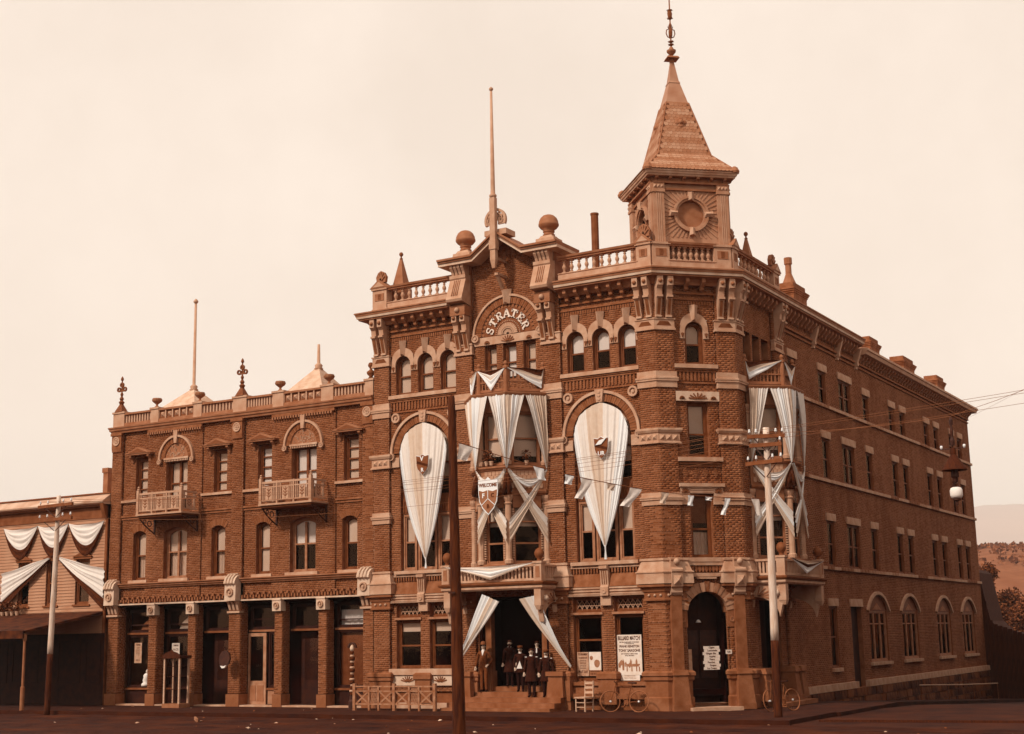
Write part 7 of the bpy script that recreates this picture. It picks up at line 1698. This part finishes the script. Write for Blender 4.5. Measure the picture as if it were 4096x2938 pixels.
# ================================================================== people
def person(label, loc, rz, H, coat, trousers, arms, hat=None, beard=None, shirt=None, skirt=0, extra=None, stance=.075):
    t = thing('person', label, 'person', loc, 'people at the entrance'); k = H/1.74
    M = Matrix.Translation(loc)@Matrix.Rotation(R(rz), 4, 'Z')@Matrix.Diagonal((k, k, k, 1))
    V = []; E_ = []; RR = []
    def v(p, r, par=None):
        V.append(p); RR.append(r if isinstance(r, tuple) else (r, r))
        if par is not None: E_.append((par, len(V)-1))
        return len(V)-1
    pel = v((0, 0, .93), (.155, .115)); sp = v((0, 0, 1.1), (.15, .11), pel); ch = v((0, .0, 1.28), (.175, .12), sp); sh = v((0, 0, 1.42), (.13, .09), ch)
    nk = v((0, .0, 1.51), (.055, .055), sh); hd0 = v((0, -.015, 1.57), (.068, .075), nk); hd1 = v((0, -.015, 1.64), (.078, .092), hd0); v((0, -.005, 1.71), (.055, .062), hd1)
    wr = []
    for s in (-1, 1):
        hp = v((s*.095, 0, .86), (.095, .1), pel); kn = v((s*(stance+.01), -.015, .48), (.074, .078), hp); an = v((s*(stance+.012), .01, .1), (.056, .06), kn); he = v((s*(stance+.015), .0, .05), (.05, .05), an); v((s*(stance+.04), -.17, .04), (.045, .036), he)
        sd = v((s*.19, 0, 1.4), (.07, .07), sh); el = v(arms[s][0], (.058, .058), sd); w_ = v(arms[s][1], (.042, .042), el); wr.append((s, Vector(arms[s][0]), Vector(arms[s][1])))
    me = bpy.data.meshes.new('body_skeleton'); me.from_pydata(V, E_, []); o = bpy.data.objects.new('body_skeleton', me)
    o.modifiers.new('skin', 'SKIN'); o.modifiers.new('sub', 'SUBSURF').levels = 1
    for i, r in enumerate(RR): me.skin_vertices[0].data[i].radius = r; me.skin_vertices[0].data[i].use_root = (i == 0)
    bm_ = evaluated(o); bpy.data.objects.remove(o)
    bm_.name = 'body'; bm_.materials.clear()
    for m in (coat, trousers, 'skin', 'suit_black'): bm_.materials.append(MATS[m])
    for p in bm_.polygons:
        z = p.center.z; p.use_smooth = True
        p.material_index = 2 if z > 1.5 else (3 if z < .09 else (1 if z < .9 and abs(p.center.x) < .19 else 0))
    inst(t, 'body', bm_, M)
    for s, e, w_ in wr:      # hands: a palm, four fingers of unequal length, a thumb
        d = (w_-e).normalized(); q = MB(M); side = d.cross(Vector((0, 1, 0)));
        if side.length < .1: side = Vector((1, 0, 0))
        side.normalize(); nrm = d.cross(side).normalized()
        q.tube([w_-d*.02, w_+d*.03, w_+d*.08], [.026, .036, .034], 8)
        for i, L_ in enumerate((.062, .072, .068, .052)):
            b0 = w_+d*.08+side*(.02*(i-1.5)); q.tube([b0-d*.02, b0+d*L_*.5+nrm*.006, b0+d*L_*.85+nrm*.024], [.0098, .009, .007], 6)
        b0 = w_+d*.03-side*.03*s; q.tube([b0, b0+d*.03-side*s*.025, b0+d*.06-side*s*.03+nrm*.012], [.011, .01, .008], 6)
        part(t, 'hand', q, 'skin', True)
    # face
    q = MB(M); q.add([(-.014, -.1, 1.625), (.014, -.1, 1.625), (0, -.128, 1.622), (0, -.1, 1.665)], [(0, 1, 2), (1, 3, 2), (3, 0, 2)]); part(t, 'nose', q, 'skin')
    for s in (-1, 1):
        q = MB(M); q.lathe(s*.03, -.098, [(0, 1.645), (.011, 1.651), (0, 1.657)], 6); part(t, 'eye', q, 'hair'); q = MB(M); q.lathe(s*.083, 0, [(0, 1.605), (.014, 1.625), (.016, 1.65), (0, 1.67)], 6); part(t, 'ear', q, 'skin')
        q = MB(M); q.bar((s*.015, -.1, 1.668), (s*.046, -.094, 1.668), .01, .012); part(t, 'eyebrow', q, 'hair')
    q = MB(M); q.bar((-.022, -.098, 1.593), (.022, -.098, 1.593), .008, .01); part(t, 'mouth', q, 'hair')
    q = MB(M); q.lathe(0, .01, [(.088, 1.62), (.094, 1.67), (.085, 1.72), (.05, 1.755), (0, 1.765)], 14)
    for vv in q.v: pass
    hb = MB(M)
    hb.grid(lambda i, j: ((.094 if j < 4 else .03)*math.sin(R(-115+230*i/12)), .012+(.1 if j < 4 else .03)*math.cos(R(-115+230*i/12)), 1.6+.042*j), 12, 4); hb.lathe(0, .0, [(.088, 1.695), (.08, 1.735), (.045, 1.76), (0, 1.766)], 14); part(t, 'hair', hb, 'hair', True)
    if beard:
        q = MB(M)
        if beard == 'full': q.grid(lambda i, j: (.075*math.sin(R(-90+180*i/10))*(1-.12*j), -.0-(.1+.012*j)*math.cos(R(-90+180*i/10))*(1-.06*j), 1.6-.035*j), 10, 4)
        q.bar((-.045, -.108, 1.604), (.0, -.118, 1.611), .022, .02); q.bar((0, -.118, 1.611), (.045, -.108, 1.604), .022, .02); part(t, 'beard' if beard == 'full' else 'moustache', q, 'hair', True)
    if hat == 'bowler':
        q = MB(M); q.lathe(0, -.005, [(.15, 1.712), (.155, 1.72), (.1, 1.716), (.1, 1.75), (.092, 1.8), (.06, 1.83), (0, 1.84)], 18); part(t, 'bowler_hat', q, 'trim_dark', True)
    elif hat == 'cap':
        q = MB(M); q.lathe(0, 0, [(.095, 1.69), (.098, 1.73), (.112, 1.775), (.09, 1.79), (0, 1.795)], 16); q.pxy([(-.08, -.06), (.08, -.06), (.06, -.15), (0, -.165), (-.06, -.15)], 1.69, 1.7); part(t, 'cap', q, 'suit_mid', True)
    if shirt == 'vee':
        q = MB(M); q.add([(-.055, -.085, 1.49), (.055, -.085, 1.49), (.0, -.135, 1.3)], [(0, 1, 2)]); part(t, 'shirt_front', q, 'shirt')
    if shirt in ('vee', 'collar'):
        q = MB(M); q.lathe(0, -.01, [(.066, 1.475), (.07, 1.5), (.062, 1.525)], 14); part(t, 'collar', q, 'shirt', True)
    if shirt == 'tie':
        q = MB(M); q.add([(-.018, -.1, 1.49), (.018, -.1, 1.49), (.028, -.14, 1.32), (.0, -.14, 1.29), (-.028, -.14, 1.32)], [(0, 1, 2, 3, 4)]); part(t, 'white_tie', q, 'shirt')
    if skirt:                 # skirts of the long coat
        q = MB(M); n = 20
        q.grid(lambda i, j: ((.17+.018*j)*math.sin(2*math.pi*i/n), -(.13+.016*j)*math.cos(2*math.pi*i/n), 1.02-(1.02-skirt)*j/5), n, 5); part(t, 'coat_skirt', q, coat, True)
    if extra == 'apron':
        q = MB(M); q.add([(.0, -.15, 1.2), (-.13, -.165, .9), (.1, -.165, .9)], [(0, 1, 2)]); q.add([(.0, -.148, 1.2), (-.13, -.163, .9), (.1, -.163, .9)], [(2, 1, 0)]); part(t, 'white_napkin', q, 'shirt')
    if extra == 'epaulettes':
        for s in (-1, 1): q = MB(M); q.box(s*.2-.035, s*.2+.035, -.04, .04, 1.445, 1.47); part(t, 'epaulette', q, 'shirt')
    return t
hang = {-1: ((-.25, .03, 1.12), (-.27, -.05, .88)), 1: ((.25, .03, 1.12), (.27, -.05, .88))}
person('person in a brown suit and bowler hat standing left of the door, hand on hip', (-7.16, -.02, .6), 12, 1.68, 'suit_mid', 'suit_mid', {-1: ((-.27, .02, 1.14), (-.3, -.05, .9)), 1: ((.33, .05, 1.14), (.2, -.08, .98))}, 'bowler', None, 'vee')
person('person with a full beard and white collar in a long dark coat', (-6.33, .42, .77), 18, 1.6, 'suit_dark', 'suit_black', hang, None, 'full', 'collar', .55)
person('person in dark clothes with a white pointed napkin at the waist', (-5.76, .18, .6), 20, 1.55, 'suit_dark', 'suit_black', {-1: ((-.26, .03, 1.14), (-.2, -.12, .92)), 1: ((.27, .03, 1.14), (.22, -.12, .95))}, 'cap', 'm', 'collar', .75, 'apron')
person('person with a moustache and white collar in a knee-length dark coat in front', (-5.08, -.22, .43), 22, 1.64, 'suit_dark', 'suit_black', hang, None, 'm', 'collar', .58, 'epaulettes')
person('person in a cap and dark coat at the right end of the group', (-4.5, -.2, .43), 22, 1.58, 'suit_dark', 'suit_black', hang, 'cap', 'm', 'collar', .6, 'epaulettes')
person('person with a white tie standing behind the others in the doorway', (-5.32, .62, .77), 20, 1.55, 'suit_black', 'suit_black', hang, None, None, 'tie', .7)

# ================================================================== trees and hills beyond the hotel
def tree(label, x, y, H, W_, seed, n=5200):
    z0 = zg(x, y)-.1; t = thing('cottonwood_tree', label, 'tree', (x, y, z0), 'trees behind the hotel'); rk = random.Random(seed)
    b = MB(); b.tube([(x, y, z0), (x+.1, y, z0+H*.3), (x-.1, y, z0+H*.6), (x, y, z0+H*.92)], [.28, .22, .13, .04], 8); part(t, 'trunk', b, 'bark', True)
    lobes = []
    for i in range(15):
        a = rk.uniform(0, 6.28); h = rk.uniform(.25, .97); r_ = W_*(.55 if h < .6 else .95-h*.75)*rk.uniform(.3, 1.0); c = Vector((x+r_*math.cos(a), y+r_*math.sin(a), z0+H*h)); lobes.append((c, rk.uniform(.14, .26)*W_+.35))
        q = MB(); q.tube([(x, y, z0+H*max(.15, h-.25)), ((x+c.x)/2, (y+c.y)/2, c.z-.3), tuple(c)], [.1, .06, .02], 6); part(t, 'limb', q, 'bark')
    vs = []; fs = []
    for i in range(n):
        c, r_ = rk.choice(lobes); d = Vector((rk.gauss(0, 1), rk.gauss(0, 1), rk.gauss(0, .8))).normalized()*r_*rk.uniform(.35, 1.08)
        p = c+d; u = Vector((rk.uniform(-1, 1), rk.uniform(-1, 1), rk.uniform(-1, 1))).normalized()*.13; v = u.orthogonal().normalized()*.09
        k = len(vs); vs += [p-u, p+v, p+u, p-v]; fs.append((k, k+1, k+2, k+3))
    q = MB(); q.v = vs; q.f = fs; q.mi = [0]*len(fs); part(t, 'crown', q, 'leaf', fix=False)
tree('tall bushy tree rising behind the rear corner of the hotel', -8.9, 90, 9.6, 2.6, 3, 7000); tree('slightly lower tree right of the tall one behind the hotel', -7.0, 91, 8.2, 2.6, 9, 7000); tree('rounded low tree nearest the right edge behind the lean-to', -5.2, 86, 6.6, 2.6, 21)
def hill(name, dist, base_h, seed, m, n=120, fringe=0):
    rk = random.Random(seed); cx_, cy_ = 19.86, -43.54
    ph = [rk.uniform(0, 6.28) for _ in range(6)]
    def hz(a): return base_h*(1+.05*math.sin(a*7+ph[0])+.03*math.sin(a*17+ph[1])+.02*math.sin(a*41+ph[2])+.012*math.sin(a*90+ph[3]))
    b = MB()
    def P(i, j):
        a = R(-75+95*i/n); s = j/8; r_ = dist*(.62+.5*s)
        return (cx_+math.sin(a)*r_, cy_+math.cos(a)*r_, -3+(hz(a)+3)*math.sin(min(1, s*1.25)*math.pi/2)*(1 if s < .85 else 1-.35*(s-.85)/.15)+(rk.uniform(-.01, .01)*base_h if 0 < j < 7 else 0))
    b.grid(P, n, 8); h_ = struct(name, b, m, True); return hz
hz = hill('near_hill', 560, 31, 4, 'hill_near', 160)
hill('far_hill', 9000, 660, 12, 'hill_far', 160)
sb = MB(); rk = random.Random(31); vs = []; fs = []
nh = bpy.data.objects['near_hill'].data; HV = [v.co.copy() for v in nh.vertices]
for i in range(3200):       # scrub on the slope and along the ridge
    k = rk.randrange(90, 158); j = rk.choice([3, 4, 5, 5, 6, 6, 6]); a = HV[j*161+k]; b = HV[(j+1)*161+k+1] if j < 6 else HV[j*161+k+1]
    t = rk.random(); u_ = rk.random(); p = a.lerp(HV[j*161+k+1], u_).lerp(b.lerp(HV[min(j+1, 7)*161+k], 1-u_), t if j < 6 else 0); s = rk.uniform(.4, 1.5)
    for q in range(5):
        c = p+Vector((rk.uniform(-1, 1)*s, rk.uniform(-1, 1)*s, rk.uniform(.1, 1.2)*s)); d = Vector((rk.uniform(-1, 1), rk.uniform(-1, 1), rk.uniform(-1, 1))).normalized()*s*.7; e2 = d.orthogonal().normalized()*s*.5; n0 = len(vs); vs += [c-d, c+e2, c+d, c-e2]; fs.append((n0, n0+1, n0+2, n0+3))
sb.v = vs; sb.f = fs; sb.mi = [0]*len(fs)
inst(None, 'hillside_scrub', sb.mesh('hillside_scrub', 'scrub', fix=False), I4, 'rough dark scrub dotted over the brown hillside', 'stuff')['category'] = 'scrub'

# ================================================================== unseen stores added across the two streets to shade the lower and side walls
def store(label, M, W_, D_, H, seed):
    o = thing('shade_store', label, 'building', tuple(M.translation), 'added stores shading the streets'); rk = random.Random(seed)
    part(o, 'wall', MB(M).box(0, W_, 0, D_, -1.2, H), 'brick_plain'); c = MB(M); c.box(-.1, W_+.1, -.35, .0, H-.5, H+.15); part(o, 'cornice', c, 'trim')
    part(o, 'shopfront', MB(M).box(.4, W_-.4, -.12, -.002, 0, 3.3), 'shopfront'); n = max(2, int(W_/2.6))
    for fl in range(int((H-4.6)//3.4)):
        for i in range(n):
            u = W_*(i+.5)/n; z = 4.6+3.4*fl; w_ = MB(M); w_.box(u-.5, u+.5, -.06, -.002, z, z+2); wn = part(o, 'window', w_, 'iron'); part(wn, 'sill', MB(M).box(u-.65, u+.65, -.16, -.003, z-.15, z-.002), 'stone'); part(wn, 'lintel', MB(M).box(u-.65, u+.65, -.1, -.003, z+2.002, z+2.3), 'stone')
x = 62
for k, (w_, h) in enumerate(((17, 11), (13, 14.5), (15, 12.5), (12, 15), (16, 12), (14, 14), (18, 11.5))):
    store(f'{("first", "second", "third", "fourth", "fifth", "sixth", "seventh")[k]} added unseen brick store from the corner, shading the front from across the street', FRM(x, -52, 180), w_, 12, h, k); x -= w_+.02
for k, (y, w_, h) in enumerate(((-2, 15, 13.5), (13.1, 14, 12), (27.2, 16, 13))):
    store(f'{("nearest", "middle", "farthest")[k]} added unseen brick store across the side street, shading the side wall', FRM(17.6, y+w_, -90), w_, 12, h, 20+k)
# ================================================================== haze: one closed box of even thin air round everything
hz_ = MB(); hz_.box(-10800, 4200, -300, 10400, -8, 900)
ho = inst(None, 'haze', hz_.mesh('haze', 'zinc'), I4, 'thin pale haze that fades the far hill', 'stuff'); ho['category'] = 'haze'
hm = bpy.data.materials.new('haze'); hm.use_nodes = True; hn = hm.node_tree.nodes; hn.clear()
ov = hn.new('ShaderNodeOutputMaterial'); pv = hn.new('ShaderNodeVolumePrincipled'); pv.inputs['Color'].default_value = (.97, .95, .93, 1); pv.inputs['Density'].default_value = .00017; pv.inputs['Anisotropy'].default_value = 0
hm.node_tree.links.new(pv.outputs[0], ov.inputs['Volume']); ho.data.materials.clear(); ho.data.materials.append(hm)
bpy.data.scenes.remove(WORK)
